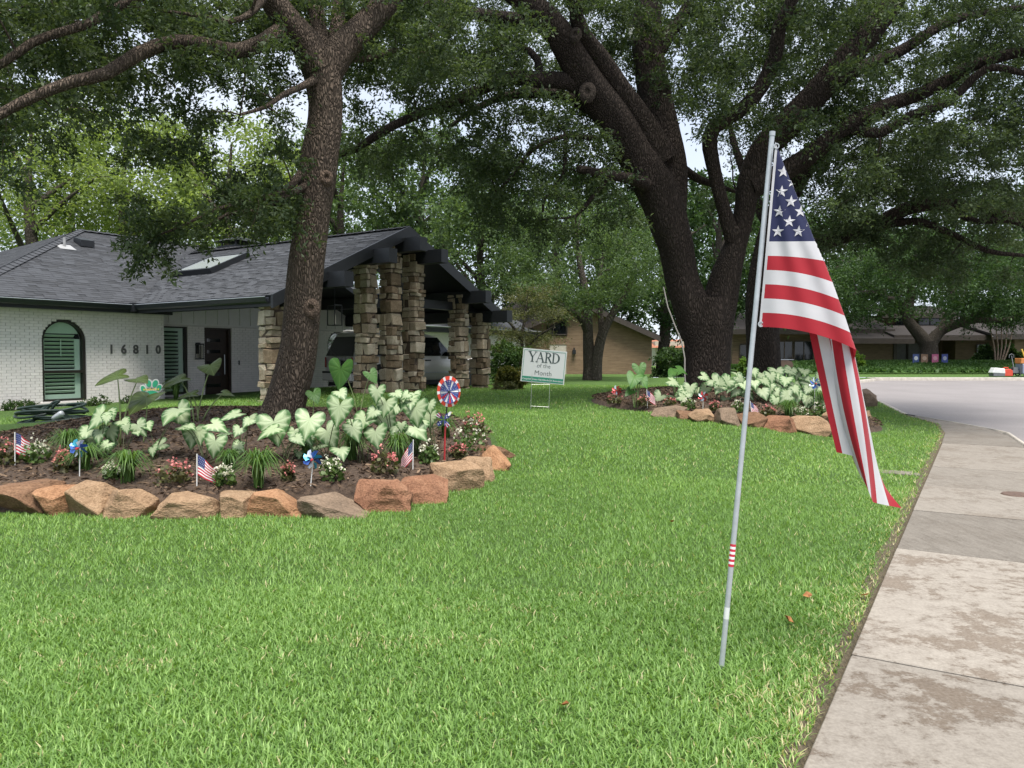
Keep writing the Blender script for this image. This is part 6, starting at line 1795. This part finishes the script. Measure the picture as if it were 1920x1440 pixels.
M_EARD = leaf_mat('olive_elephant_leaf', (.085, .13, .028), (.06, .085, .020), (.26, .33, .13), .4, 1.1, .12)
M_STEM = plain('pale_stem', (.20, .26, .10), .6, .2, 9, .1); M_STEMD = plain('dark_stem', (.075, .085, .04), .6, .2, 9, .1)
CAL = [heart_leaf(700 + k, .022, .12 + .04 * k, wide=1.1 + .06 * (k % 3)) for k in range(6)]
EAR = [heart_leaf(720 + k, .03, .10 + .03 * k, wide=1.05) for k in range(3)]
for me in CAL: me.materials.append(M_CAL)
for me in EAR: me.materials.append(M_EAR)
EARD = [me.copy() for me in EAR]
for me in EARD: me.materials.clear(); me.materials.append(M_EARD)

def plant(name, cat, label, group, bpx, bpy, leaves, meshes, stem_mat, stem_r, wpx_scale=1.0):
    g = G(bpx, bpy); d = g[1]
    t_ = thing(name, label, cat, tuple(g), 0, group)
    for (px, py, w, roll, tilt) in leaves:
        dl = d + random.uniform(-.22, .12)
        c = P(px, py, dl); k = w * dl / FPX / .86
        # blade centre is ~0.2 below its petiole point
        rot = Euler((R(90 - tilt), 0, 0)).to_matrix()
        rot = Matrix.Rotation(R(random.uniform(-22, 22)), 3, 'Z') @ rot @ Matrix.Rotation(R(roll), 3, 'Z')
        at = Vector(c) - rot @ Vector((0, -.2 * k, 0))
        o = place(random.choice(meshes), 'leaf', at - Vector(g), (k, k, k), rot.to_euler(), t_)
        b0 = Vector((random.uniform(-.05, .05), random.uniform(-.05, .05), -.02)); e0 = at - Vector(g)
        mid = (b0 + e0) / 2 + Vector((e0.x * -.18, .06, abs(e0.z) * .16))
        pts = [b0 * (1 - s_) ** 2 + mid * 2 * s_ * (1 - s_) + (e0 + rot @ Vector((0, 0, -.055 * k))) * s_ * s_ for s_ in (0, .25, .5, .75, 1)]
        MB().tube(pts, [stem_r, stem_r * .9, stem_r * .8, stem_r * .7, stem_r * .5], 6).build('stalk', stem_mat, t_, smooth=True)
    return t_
GC = 'white caladiums in the front bed'
CALS = [
 (190, 862, [(182, 786, 50, -18, 35), (160, 812, 34, -40, 50), (205, 776, 34, 55, 60), (172, 826, 34, 25, 45)], 'caladium behind the left blue pinwheel'),
 (232, 862, [(208, 812, 36, 6, 12), (262, 802, 34, 28, 30), (232, 792, 30, 60, 60), (190, 838, 28, -50, 50)], 'caladium at the foot of the tall elephant ear'),
 (292, 858, [(324, 774, 62, 8, 74), (296, 836, 34, -55, 50), (276, 798, 30, 40, 66), (286, 845, 22, 20, 40)], 'caladium with one broad flat leaf in front of the paw sign'),
 (382, 868, [(361, 818, 44, 2, 8), (402, 836, 42, -6, 12), (408, 798, 40, 62, 55), (352, 800, 34, 70, 70), (450, 838, 22, 50, 40)], 'caladium with two hanging leaves left of the oak trunk'),
 (455, 862, [(432, 780, 46, -30, 70), (470, 784, 30, 48, 66), (420, 812, 26, -60, 62)], 'small caladium at the foot of the leaning oak'),
 (535, 868, [(516, 803, 60, 4, 22), (549, 812, 26, -20, 40), (578, 796, 56, -22, 30), (560, 824, 28, 30, 45)], 'caladium in front of the leaning oak trunk'),
 (612, 868, [(635, 772, 54, 2, 10), (618, 818, 52, 26, 24), (600, 836, 24, -40, 55), (572, 826, 26, -30, 45)], 'caladium with a large upright leaf right of the oak trunk'),
 (678, 866, [(665, 808, 40, 24, 32), (676, 790, 46, -30, 46), (705, 818, 44, 22, 26), (640, 738, 30, 30, 50)], 'caladium in the middle of the white cluster'),
 (738, 862, [(726, 790, 48, 22, 16), (722, 762, 40, -12, 30), (706, 738, 34, 4, 20), (697, 775, 30, -30, 40), (752, 800, 20, 4, 20)], 'tall caladium at the centre of the white cluster'),
 (786, 856, [(780, 774, 48, 16, 18), (762, 752, 40, -24, 46), (784, 808, 44, 40, 34), (746, 738, 28, 45, 60)], 'caladium at the right of the white cluster'),
 (812, 846, [(806, 762, 26, 4, 24), (806, 786, 32, 2, 18), (778, 742, 28, 30, 50), (742, 768, 30, -16, 40)], 'caladium beside the red striped spinner'),
]
for bx_, by_, lv, word in CALS:
    lv = [(a, b, c * .88, e + random.uniform(-12, 12), f) for a, b, c, e, f in lv]
    lv += [(a + random.uniform(-26, 26), b + random.uniform(-4, 30), c * random.uniform(.55, .9), random.uniform(-55, 55), random.uniform(20, 72)) for a, b, c, e, f in random.sample(lv, min(3, len(lv)))]
    plant('caladium', 'plant', 'white-leaved green-rimmed ' + word, GC, bx_, by_, lv, CAL, M_STEMD, .006)
GE = 'elephant ears in the front bed'
plant('elephant_ear', 'plant', 'tall elephant ear with an olive drooping leaf in front of the white wall', GE, 222, 838, [(208, 708, 46, -50, 62), (262, 712, 40, 60, 74), (188, 800, 30, -20, 60)], EARD, M_STEM, .011)
plant('elephant_ear', 'plant', 'low elephant ear with one broad olive leaf below the paw sign', GE, 262, 832, [(266, 752, 66, 6, 66)], EARD, M_STEM, .009)
plant('elephant_ear', 'plant', 'elephant ear with tall curved stalks in front of the dark door', GE, 372, 790, [(396, 690, 44, 42, 58), (328, 714, 40, -40, 66), (352, 740, 30, -64, 66), (425, 738, 26, 66, 70)], EARD, M_STEM, .011)
plant('elephant_ear', 'plant', 'elephant ear with an upright bright green leaf before the parked vehicle', GE, 668, 790, [(638, 702, 48, -4, 10), (698, 706, 26, 24, 30)], EAR, M_STEM, .009)
plant('elephant_ear', 'plant', 'young elephant ear right beside the leaning oak trunk', GE, 590, 792, [(590, 742, 28, 20, 40)], EAR, M_STEM, .008)

GC2 = 'white caladiums in the street bed'
r2 = random.Random(5)
C2S = [(1262, 752, 6, -34, 26, 'leftmost white caladium of the street bed'), (1300, 748, 5, -22, 24, 'white caladium at the left foot of the great oak'), (1345, 752, 5, -10, 30, 'white caladium in front of the great oak trunk'), (1378, 752, 5, -25, 22, 'white caladium at the right foot of the great oak'),
       (1398, 742, 6, -20, 22, 'white caladium just right of the flagpole'), (1422, 752, 7, -25, 25, 'white caladium in front of the slimmer oak'), (1448, 745, 7, -25, 25, 'white caladium at the right foot of the slimmer oak'), (1470, 758, 7, -28, 26, 'white caladium below the mailbox'),
       (1490, 742, 6, -20, 20, 'white caladium at the back under the mailbox'), (1502, 760, 7, -24, 24, 'white caladium left of the hanging flag'), (1520, 748, 6, -20, 20, 'white caladium behind the hanging flag'), (1535, 770, 5, -20, 20, 'white caladium behind the left edge of the hanging flag')]
for bx_, by_, n_, a_, b_, word in C2S:
    lv = [(bx_ + r2.uniform(a_, b_), by_ - r2.uniform(4, 46), r2.uniform(18, 27), r2.uniform(-60, 60), r2.uniform(15, 65)) for _ in range(n_)]
    plant('caladium', 'plant', word, GC2, bx_, by_, lv, CAL, M_STEMD, .007)
plant('elephant_ear', 'plant', 'drooping green elephant ear left of the great oak', None, 1192, 762, [(1200, 694, 26, 8, 30), (1188, 712, 30, -20, 40), (1206, 716, 24, 24, 40), (1180, 735, 20, -40, 50)], EAR, M_STEM, .012)
plant('elephant_ear', 'plant', 'smaller elephant ear against the great oak trunk', None, 1268, 742, [(1262, 700, 26, -40, 60), (1276, 694, 24, 40, 60)], EAR, M_STEM, .012)

# ---- arching grass clumps
M_LIR = leafy('grass_clump_blades', (.035, .085, .020), (.12, .21, .055), .3, .45)
def grass_clump(px, py, hpx, wpx, label, n=190, seed=0):
    r_ = np.random.default_rng(seed); g = G(px, py); k = g[1] / FPX; h = hpx * k; w = wpx * k / 2
    V = []; F = []; T = []
    for i in range(n):
        az = r_.uniform(0, 6.283); re = r_.uniform(.25, 1.5) * w; hh = h * r_.uniform(.6, 1.05)
        b = np.array((r_.normal(0, .02), r_.normal(0, .02), -.01)); dr = np.array((math.cos(az), math.sin(az), 0)); sd_ = np.array((-dr[1], dr[0], 0)) * r_.uniform(.004, .0075)
        o = len(V)
        for j, s_ in enumerate((0, .3, .6, .85, 1.0)):
            p = b + dr * re * s_ ** 1.6; p[2] += hh * math.sin(s_ * (1.75 + .9 * min(1, re / w)))
            ww = (1 - s_ ** 3 * .9)
            V += [p - sd_ * ww, p + sd_ * ww]
        for j in range(4): F.append((o + 2 * j, o + 2 * j + 1, o + 2 * j + 3, o + 2 * j + 2)); T.append(r_.uniform(0, 1))
    o = np_mesh('grass_clump', np.array(V), np.array(F), M_LIR, tint=np.array(T)); o.location = tuple(g)
    tag(o, label, 'plant', 'arching grass clumps')
for k, a in enumerate(((240, 905, 62, 90, 'arching grass clump behind the front flagless stones'), (485, 912, 72, 100, 'large arching grass clump between two boulders below the oak'), (745, 868, 60, 60, 'upright grass clump beneath the white caladium cluster'), (130, 862, 60, 80, 'grass clump beside the green hose'),
                       (835, 820, 40, 46, 'small grass clump at the foot of the striped spinner'), (430, 880, 40, 46, 'small grass clump left of the large one'), (1478, 785, 36, 50, 'grass clump in the street bed left of the hanging flag'), (330, 752, 44, 64, 'dark grass clump below the tall louvred window'), (160, 880, 50, 90, 'spreading grass clump behind the left blue pinwheel'), (660, 862, 56, 80, 'grass clump under the caladiums right of the oak trunk'), (780, 850, 50, 70, 'grass clump between the caladiums and the spinner'), (575, 858, 46, 70, 'grass clump at the foot of the caladium by the trunk'), (1532, 772, 40, 36, 'grass clump of the street bed behind the hanging flag'))):
    lab = a[4] if k else 'arching grass clump in front of the low elephant ear'
    grass_clump(*a[:4], lab, seed=800 + k)

# ---- begonias
M_BEGL = leafy('begonia_leaves', (.045, .035, .018), (.11, .12, .045), .25, .4); M_BEGG = leafy('begonia_green_leaves', (.04, .075, .02), (.11, .17, .05), .25, .4)
M_PINK = leafy('pink_petals', (.55, .14, .15), (.75, .34, .30), .3, .5, tcol=(1, 1, 1)); M_CREAMP = leafy('white_petals', (.62, .60, .45), (.82, .80, .68), .3, .5, tcol=(1, 1, 1))
def begonia(px, py, wpx, hpx, pink, label, seed, nf=26):
    r_ = np.random.default_rng(seed); g = G(px, py); k = g[1] / FPX; w = wpx * k / 2; h = hpx * k
    t_ = thing('begonia', label, 'plant', tuple(g), 0, 'begonias along the bed edges')
    def scat(n, lo, hi, size, z0):
        a = r_.uniform(0, 6.283, n); q = np.sqrt(r_.uniform(0, 1, n)); zz = r_.uniform(lo, hi, n)
        C = np.stack([np.cos(a) * q * w, np.sin(a) * q * w * .8, zz * h * (1 - .45 * q ** 2) + z0], 1)
        D = r_.normal(size=(n, 3)); D[:, 1] -= .4; D[:, 2] += .3; D /= np.linalg.norm(D, axis=1)[:, None]
        A = np.cross(D, r_.normal(size=(n, 3))); A /= np.linalg.norm(A, axis=1)[:, None]; B = np.cross(D, A)
        s_ = size * r_.uniform(.7, 1.3, (n, 1))
        V = np.concatenate([[C + (A * math.cos(u) + B * math.sin(u)) * s_] for u in (0, 1.05, 2.09, 3.14, 4.19, 5.24)], 0).transpose(1, 0, 2).reshape(-1, 3)
        return V, np.arange(6 * n).reshape(n, 6), r_.uniform(0, 1, n)
    V, F, T = scat(150, .05, .9, .021, 0); np_mesh('foliage', V, F, M_BEGL if pink else M_BEGG, t_, tint=T)['kind'] = 'stuff'
    # blossoms: small four-petal heads
    c = scat(nf, .6, 1.1, .001, .012)[0].reshape(nf, 6, 3).mean(1)
    V, F, T = [], [], []
    for q in c:
        for j in range(5):
            p = q + r_.normal(0, .012, 3); a = r_.normal(size=3); a /= np.linalg.norm(a); b = np.cross(a, r_.normal(size=3)); b /= np.linalg.norm(b); s_ = r_.uniform(.009, .017)
            o = len(V); V += [p - a * s_, p + b * s_ * .8, p + a * s_, p - b * s_ * .8]; F.append((o, o + 1, o + 2, o + 3)); T.append(r_.uniform(0, 1))
    np_mesh('blossom', np.array(V), np.array(F), M_PINK if pink else M_CREAMP, t_, tint=np.array(T))['kind'] = 'stuff'
BG = [(8, 872, 56, 52, 1, 'pink begonia left of the leftmost small flag'), (68, 868, 54, 46, 0, 'white begonia right of the leftmost small flag'), (125, 884, 44, 42, 1, 'pink begonia left of the left blue pinwheel'), (212, 898, 34, 30, 0, 'white begonia right of the left blue pinwheel'),
      (325, 908, 66, 44, 1, 'broad pink begonia left of the middle small flag'), (420, 910, 40, 38, 0, 'white begonia right of the middle small flag'), (540, 902, 24, 34, 1, 'small pink begonia left of the right blue pinwheel'), (622, 900, 46, 46, 0, 'white begonia right of the right blue pinwheel'),
      (722, 888, 52, 48, 1, 'pink begonia left of the right small flag'), (804, 868, 40, 38, 0, 'white begonia right of the right small flag'), (858, 858, 34, 26, 1, 'low pink begonia right of the red spinner stake'), (880, 848, 60, 62, 0, 'tall white begonia at the right end of the front bed'), (888, 812, 44, 40, 1, 'pale pink begonia behind the tall white one'),
      (1152, 757, 30, 20, 1, 'dark pink begonia at the left tip of the street bed'), (1208, 762, 26, 22, 1, 'pink begonia beside the left small flag of the street bed'), (1255, 765, 26, 24, 1, 'red-leaved begonia left of the great oak'), (1290, 768, 28, 24, 0, 'white begonia in front of the great oak'), (1340, 770, 20, 18, 1, 'small red begonia in front of the great oak'),
      (1384, 772, 28, 22, 0, 'white begonia left of the flagpole'), (1440, 780, 28, 20, 1, 'pink begonia right of the flagpole'), (1500, 786, 34, 26, 0, 'white begonia left of the hanging flag'), (1532, 784, 34, 30, 0, 'white and lilac begonia behind the hanging flag'), (1606, 758, 26, 22, 1, 'brown begonia beside the big corner boulder')]
for k, a in enumerate(BG): begonia(*a[:4], bool(a[4]), a[5], 850 + k, 26 if a[2] > 40 else 18)

# ---- low plants along the white wall
for k, (px, d_, top, w_) in enumerate(((18, 17.6, 752, 40), (52, 17.9, 752, 36), (165, 18.6, 748, 40), (188, 18.8, 742, 30), (232, 19.3, 745, 24))):
    shrub(('low sprawling plant against the white wall, ' + ORD[k] + ' from the left'), px, d_, top, w_, M_SHR, 920 + k, 7, 60, 'wall_plant', 'low plants along the white wall', .06)

# ================================================================== SMALL FLAGS, PINWHEELS
M_STK = plain('white_stick', (.68, .68, .66), .5, .05, 9, 0)
def small_flag(px, py, top, wpx, label, swing, tilt, group, droop=.35):
    g = G(px, py); k = g[1] / FPX
    t_ = thing('small_flag', label, 'flag', tuple(g), 0, group)
    h = P(px, top, g[1])[2] - g[2]
    MB().tube([(0, 0, -.03), (tilt * h, 0, h)], .0055, 8).build('stick', M_STK, t_)
    hoist = h * .62; fly = wpx * k
    def S(u, v): return (tilt * h * (1 - .6 * v) + swing * u * fly, .025 * math.sin(u * 7 + v * 2) * u + .02, h * .97 - v * hoist - droop * u * fly - .3 * fly * u * u * (1 - v))
    def patch(u0, u1, v0, v1, mat, nm, par, n=6):
        V = [S(u0 + (u1 - u0) * i / n, v0 + (v1 - v0) * j / 2) for j in range(3) for i in range(n + 1)]
        F = [(j * (n + 1) + i, j * (n + 1) + i + 1, (j + 1) * (n + 1) + i + 1, (j + 1) * (n + 1) + i) for j in range(2) for i in range(n)]
        return np_mesh(nm, np.array(V), np.array(F), mat, par, smooth=True)
    for q in range(13): patch(.42 if q < 7 else 0, 1, q / 13, (q + 1) / 13, M_FR if q % 2 == 0 else M_FW, 'stripe', t_)
    cn = patch(0, .42, 0, 7 / 13, M_FB, 'canton', t_)
    m2 = MB()
    for r_ in range(5):
        for c_ in range(5 if r_ % 2 == 0 else 4):
            u, v = .04 + .085 * c_ + (.04 if r_ % 2 else 0), .05 + .105 * r_
            p = Vector(S(u, v)); s_ = fly * .022
            for sg_ in (-.003, .003): m2.poly([p + Vector((s_ * math.cos(a) * (1 if j % 2 == 0 else .45), sg_, s_ * math.sin(a) * (1 if j % 2 == 0 else .45))) for j, a in enumerate([math.pi / 2 + i * math.pi / 5 for i in range(10)])])
    m2.build('star_field', M_FW, cn)
GF = 'small stick flags in the beds'
small_flag(28, 872, 810, 26, 'small American stick flag at the left edge among pink begonias', .9, .02, GF)
small_flag(369, 912, 851, 34, 'small American stick flag blown open in front of the hanging caladium leaves', .95, .02, GF, .55)
small_flag(774, 880, 824, 30, 'small American stick flag hanging to the left among pink begonias', -.8, .02, GF, .9)
small_flag(1214, 762, 730, 18, 'small American stick flag at the left of the street bed', .9, -.05, GF, .5)
small_flag(1410, 782, 752, 18, 'small American stick flag right of the flagpole in the street bed', .9, -.12, GF, .5)

def foil(name, col): return plain(name, col, .28, .15, 12, .1, .35)
M_PB, M_PT, M_PS, M_PR = foil('blue_foil', (.05, .12, .42)), foil('teal_foil', (.04, .28, .38)), foil('silver_foil', (.50, .56, .66)), foil('red_foil', (.50, .05, .06))
def pinwheel(px, py, top, rpx, mats, label, lean=0.0, hub=None, n=8, stick=None):
    g = G(px, py); k = g[1] / FPX; r = rpx * k
    t_ = thing('pinwheel', label, 'pinwheel', tuple(g), 0, 'pinwheels in the beds')
    c = Vector((lean, -.02, P(px, top, g[1])[2] - g[2] - r))
    MB().tube([(0, 0, -.04), (lean, 0, c.z)], .0055, 8).build('stick', stick or M_STK, t_)
    for i in range(n):
        a = 2 * math.pi * i / n + .2; b = a + 2 * math.pi / n * .95
        p0 = c; p1 = c + Vector((math.cos(a) * r, .01, math.sin(a) * r)); p2 = c + Vector((math.cos(b) * r * .62, -.035, math.sin(b) * r * .62)); p3 = c + Vector((math.cos((a + b) / 2) * r * .25, -.02, math.sin((a + b) / 2) * r * .25)); pm = c + Vector((math.cos((a + b) / 2 - .1) * r * .95, -.012, math.sin((a + b) / 2 - .1) * r * .95))
        MB()._add([p0, p1, pm, p2, p3], [(0, 1, 2, 4), (4, 2, 3)]).build('vane', mats[i % len(mats)], t_)
    MB().lathe([(.001, -.02), (r * .12, -.018), (r * .14, 0), (r * .1, .03)], c + Vector((0, -.03, 0)), 'Y', 12).build('hub', hub or M_PR, t_)
pinwheel(149, 892, 822, 18, [M_PB, M_PS, M_PT, M_PB], 'shiny blue pinwheel among the left caladiums', 0.01)
pinwheel(582, 908, 842, 19, [M_PT, M_PB, M_PS], 'shiny blue and teal pinwheel in front of the white cluster', .03)
pinwheel(1156, 752, 722, 10, [M_PR, M_PR, M_PS], 'red foil pinwheel at the left tip of the street bed')
pinwheel(1318, 768, 733, 10, [M_PR, M_PS], 'red and silver pinwheel in front of the great oak')
pinwheel(1527, 772, 708, 11, [M_PS, M_PB], 'silver blue pinwheel left of the hanging flag')

# ---- red striped spinner with a small eagle pinwheel below
g = G(833, 866); k = g[1] / FPX
sp = thing('spinner', 'red white and blue double garden spinner on a red stake', 'spinner', tuple(g))
zc = P(842, 734, g[1])[2] - g[2]; R1 = 27 * k; xc = 9 * k
MB().tube([(0, 0, -.05), (2 * k, 0, P(840, 800, g[1])[2] - g[2])], .011, 8).build('red_stake', M_PR, sp)
MB().tube([(2 * k, 0, P(840, 806, g[1])[2] - g[2]), (xc * .8, 0, zc)], .008, 8).build('black_rod', M_BLACK, sp)
ow = bpy.data.objects.new('outer_wheel', None); COL.objects.link(ow); ow.parent = sp; ow.location = (xc, -.03, zc); ow.rotation_euler = (0, 0, R(-22)); ow.scale = (.9, 1, 1.08)
M_ORED = plain('spinner_red', (.62, .06, .03), .5, .05, 8, 0)
for i in range(30):
    a, b = 2 * math.pi * i / 30, 2 * math.pi * (i + 1) / 30
    MB().prism([(math.cos(q) * r_, 0, math.sin(q) * r_) for q, r_ in ((a, R1 * .62), (b, R1 * .62), (b, R1), (a, R1))], (0, .006, 0)).build('vane', M_FW if i % 3 == 0 else M_ORED, ow)
iw = bpy.data.objects.new('inner_wheel', None); COL.objects.link(iw); iw.parent = sp; iw.location = (xc + 2.5 * k, -.09, zc); iw.rotation_euler = (0, 0, R(-22)); iw.scale = (.92, 1, 1.05)
R2 = R1 * .76
for i in range(24):
    a, b = 2 * math.pi * i / 24, 2 * math.pi * (i + 1) / 24
    mt = M_FW if i % 4 == 0 else (M_FR if i in (14, 18, 21) else plain('spinner_blue', (.05, .08, .30), .5, .05, 8, 0))
    MB().prism([(math.cos(q) * r_, y_, math.sin(q) * r_) for q, r_, y_ in ((a, R2 * .06, 0), (b, R2 * .06, 0), (b, R2, .004), (a, R2, -.01))], (0, .003, 0)).build('vane', mt, iw)
    if mt.name.startswith('spinner_blue'):
        m2 = MB(); md = (a + b) / 2
        for rr in (.35, .55, .75, .9):
            cc = (math.cos(md) * R2 * rr, -.014, math.sin(md) * R2 * rr); s_ = R2 * .035
            m2.poly([(cc[0] + s_ * math.cos(u) * (1 if j % 2 == 0 else .45), cc[1], cc[2] + s_ * math.sin(u) * (1 if j % 2 == 0 else .45)) for j, u in enumerate([math.pi / 2 + q * math.pi / 5 for q in range(10)])])
        m2.build('star_row', M_FW, iw)
MB().tube([(math.cos(q) * R2, -.006, math.sin(q) * R2) for q in [2 * math.pi * i / 40 for i in range(41)]], .004, 5).build('rim_wire', M_FB, iw)
MB().lathe([(.001, -.03), (R2 * .11, -.025), (R2 * .12, .0)], (0, 0, 0), 'Y', 12).build('hub', M_BLACK, iw)
ez = P(836, 786, g[1])[2] - g[2]; er = 15 * k
ep = bpy.data.objects.new('eagle_pinwheel', None); COL.objects.link(ep); ep.parent = sp; ep.location = (-.5 * k, -.05, ez)
for i, a in enumerate((.75, 2.4, 3.9, 5.3)):
    cd = lambda q, rr, y_=0: (math.cos(a + q) * er * rr, y_, math.sin(a + q) * er * rr)
    MB().prism([cd(0, .05), cd(-.45, .75, -.01), cd(-.2, 1.05), cd(.2, 1.05), cd(.45, .7, .01)], (0, .003, 0)).build('vane', M_FB, ep)
    if i in (1, 3):
        for q in (-.24, -.08, .08, .24): MB().prism([cd(q - .035, .55, -.014), cd(q - .03, 1.08, -.014), cd(q + .03, 1.08, -.014), cd(q + .035, .55, -.014)], (0, .002, 0)).build('stripe', M_FR if q in (-.24, .08) else M_FW, ep)
    else:
        m2 = MB()
        for q, rr in ((-.2, .5), (.15, .6), (-.05, .85)):
            cc = cd(q, rr, -.014); m2.poly([(cc[0] + er * .08 * math.cos(u) * (1 if j % 2 == 0 else .45), cc[1], cc[2] + er * .08 * math.sin(u) * (1 if j % 2 == 0 else .45)) for j, u in enumerate([math.pi / 2 + w * math.pi / 5 for w in range(10)])])
        m2.build('star_row', M_FW, ep)
# eagle head on the upper right vane
m2 = MB(); hd = [(.55, .50), (.62, .86), (.80, 1.02), (1.0, 1.0), (1.14, .90), (1.10, .80), (.98, .80), (.90, .62), (.72, .45)]
m2.prism([(x * er, -.018, z * er) for x, z in hd], (0, .003, 0)); m2.build('eagle_head', M_FW, ep)
MB().prism([(1.0 * er, -.020, .96 * er), (1.2 * er, -.020, .86 * er), (1.12 * er, -.020, .76 * er), (1.02 * er, -.020, .84 * er)], (0, .003, 0)).build('beak', M_YEL, ep)

# ================================================================== HOSE, PAW SIGN, COVERS, LEAVES
M_HOSE = plain('dark_green_hose', (.022, .040, .032), .45, .2, 9, .1)
gh = G(100, 792); kh = gh[1] / FPX
hs = thing('garden_hose', 'dark green garden hose heaped in coils on the lawn edge', 'hose', tuple(gh))
pts = []
rr = random.Random(3)
for i in range(190):
    a = i * .26; lay = i / 190
    rx = (56 + 16 * math.sin(i * .11) - 10 * lay) * kh; ry = (.45 + .1 * math.sin(i * .07))
    pts.append((math.cos(a) * rx + .18 * math.sin(i * .05), math.sin(a) * ry + .06 * math.cos(i * .09), .03 + .30 * lay + .05 * math.sin(a * 1.3) + (.10 if 60 < i < 75 else 0)))
MB().tube(pts, .024, 7).build('hose_coil', M_HOSE, hs, smooth=True)
lp = [(P(px, py, gh[1] - .3) - gh) for px, py in ((10, 806), (50, 792), (88, 775), (105, 757), (112, 752), (98, 756), (80, 776), (62, 792), (88, 800), (140, 792))]
lp = spline(np.hstack([np.array(lp), np.full((len(lp), 1), .016)]), .06)
MB().tube([tuple(p[:3]) for p in lp], .026, 7).build('raised_loop', M_HOSE, hs, smooth=True)
c = P(108, 780, gh[1] - .5) - gh; dv = Vector((.10, 0, .06))
MB().tube([Vector(c) - dv * 1.0, Vector(c) - dv * .6, Vector(c) + dv * .7, Vector(c) + dv], [.03, .05, .06, .045], 12).build('spray_nozzle', plain('grey_nozzle', (.50, .52, .53), .35, .08, 7, .05, .3), hs, smooth=True)

gp = HWp(3.08, -1.0); zp = float(H(gp[0], gp[1])); kp = gp[1] / FPX
pw = thing('paw_sign', 'green paw print yard sign with white edge in front of the white wall', 'sign', (gp[0], gp[1], zp), math.atan2(gp[0], gp[1]) * -1)
M_PAWG = plain('paw_green', (.03, .30, .17), .5, .05, 6, 0)
cz_ = P(286, 733, gp[1])[2] - zp
def ell(cx, cy, rx, ry, rot, y_, n=18): 
    out = []
    for i in range(n):
        a = 2 * math.pi * i / n; x, z = rx * math.cos(a), ry * math.sin(a)
        out.append((kp * (cx + x * math.cos(rot) - z * math.sin(rot)), y_, cz_ + kp * (cy + x * math.sin(rot) + z * math.cos(rot))))
    return out
parts = [(-4, 14, 4.3, 6.6, .1), (7, 13.5, 4.5, 7, -.35), (13.5, 5.5, 4, 6, -.5), (-13.5, 4, 3.8, 6, .3), (0.5, -8, 13, 8.6, 0)]
for nm, gr, y_, mt in (('backing', 2.2, 0, M_SGW), ('pad', 0, -.012, M_PAWG)):
    for j, (cx, cy, rx, ry, ro) in enumerate(parts):
        MB().prism(ell(cx, cy, rx + gr, ry + gr, ro, y_ - .0012 * j), (0, .006, 0)).build(nm, mt, pw)
for j in range(8):
    x = -12 + 3.5 * j
    MB().bb(kp * (x - 1), kp * (x + 1), -.022, -.02, cz_ + kp * 1.2, cz_ + kp * (5.0 if j % 2 else 4.2)).build('lettering', M_YEL, pw)
MB().tube([(0, .01, -.1), (0, .01, cz_)], .008, 6).build('stake', M_GRY, pw)

g = G(1702, 888); M_COVER = plain('dirty_concrete', (.15, .135, .11), .9, .35, 12, .5)
uc = thing('meter_cover', 'flat concrete meter cover set in the lawn beside the sidewalk', 'cover', (g[0] - .12, g[1], g[2]), R(-31))
MB().bb(-.30, .16, -.14, .14, -.05, .022).build('lid', M_COVER, uc, bevel=.01)
MB().bb(.17, .25, -.10, .08, -.05, .018).build('collar', M_COVER, uc, bevel=.01)
g = P(1908, 930, 8.55)
mh = thing('manhole_cover', 'round rusty iron cover in the sidewalk', 'cover', (g[0], g[1], 0.0))
MB().lathe([(.001, .012), (.15, .012), (.155, .008), (.165, .0)], (0, 0, 0), 'Z', 28).build('iron_disc', plain('rusty_iron', (.10, .065, .05), .75, .3, 20, .4), mh)
M_DEAD = leafy('dead_leaf', (.16, .06, .02), (.36, .17, .06), .1, .7)
for px, py, word in ((1058, 1342, 'large curled brown fallen leaf near the bottom of the lawn'), (1514, 1130, 'orange brown fallen leaf right of the flagpole'), (1260, 988, 'small tan fallen leaf left of the flagpole'), (1480, 1178, 'pale fallen leaf low on the lawn right of the pole'), (1623, 1130, 'brown fallen leaf at the pavement edge')):
    g = G(px, py); r_ = np.random.default_rng(px); s_ = .035
    V = np.array([(0, -1, .2), (.5, -.4, .0), (.6, .3, .25), (0, 1, .1), (-.55, .35, .3), (-.45, -.4, .05), (0, 0, -.1)]) * s_ + r_.normal(0, .004, (7, 3))
    o = np_mesh('fallen_leaf', V, np.array([(6, k, (k + 1) % 6) for k in range(6)]), M_DEAD, tint=r_.uniform(0, 1, 6)); o.location = (g[0], g[1], g[2] + .05); o.rotation_euler = (.3, .2, r_.uniform(0, 6))
    tag(o, word, 'leaf', 'fallen leaves on the lawn')
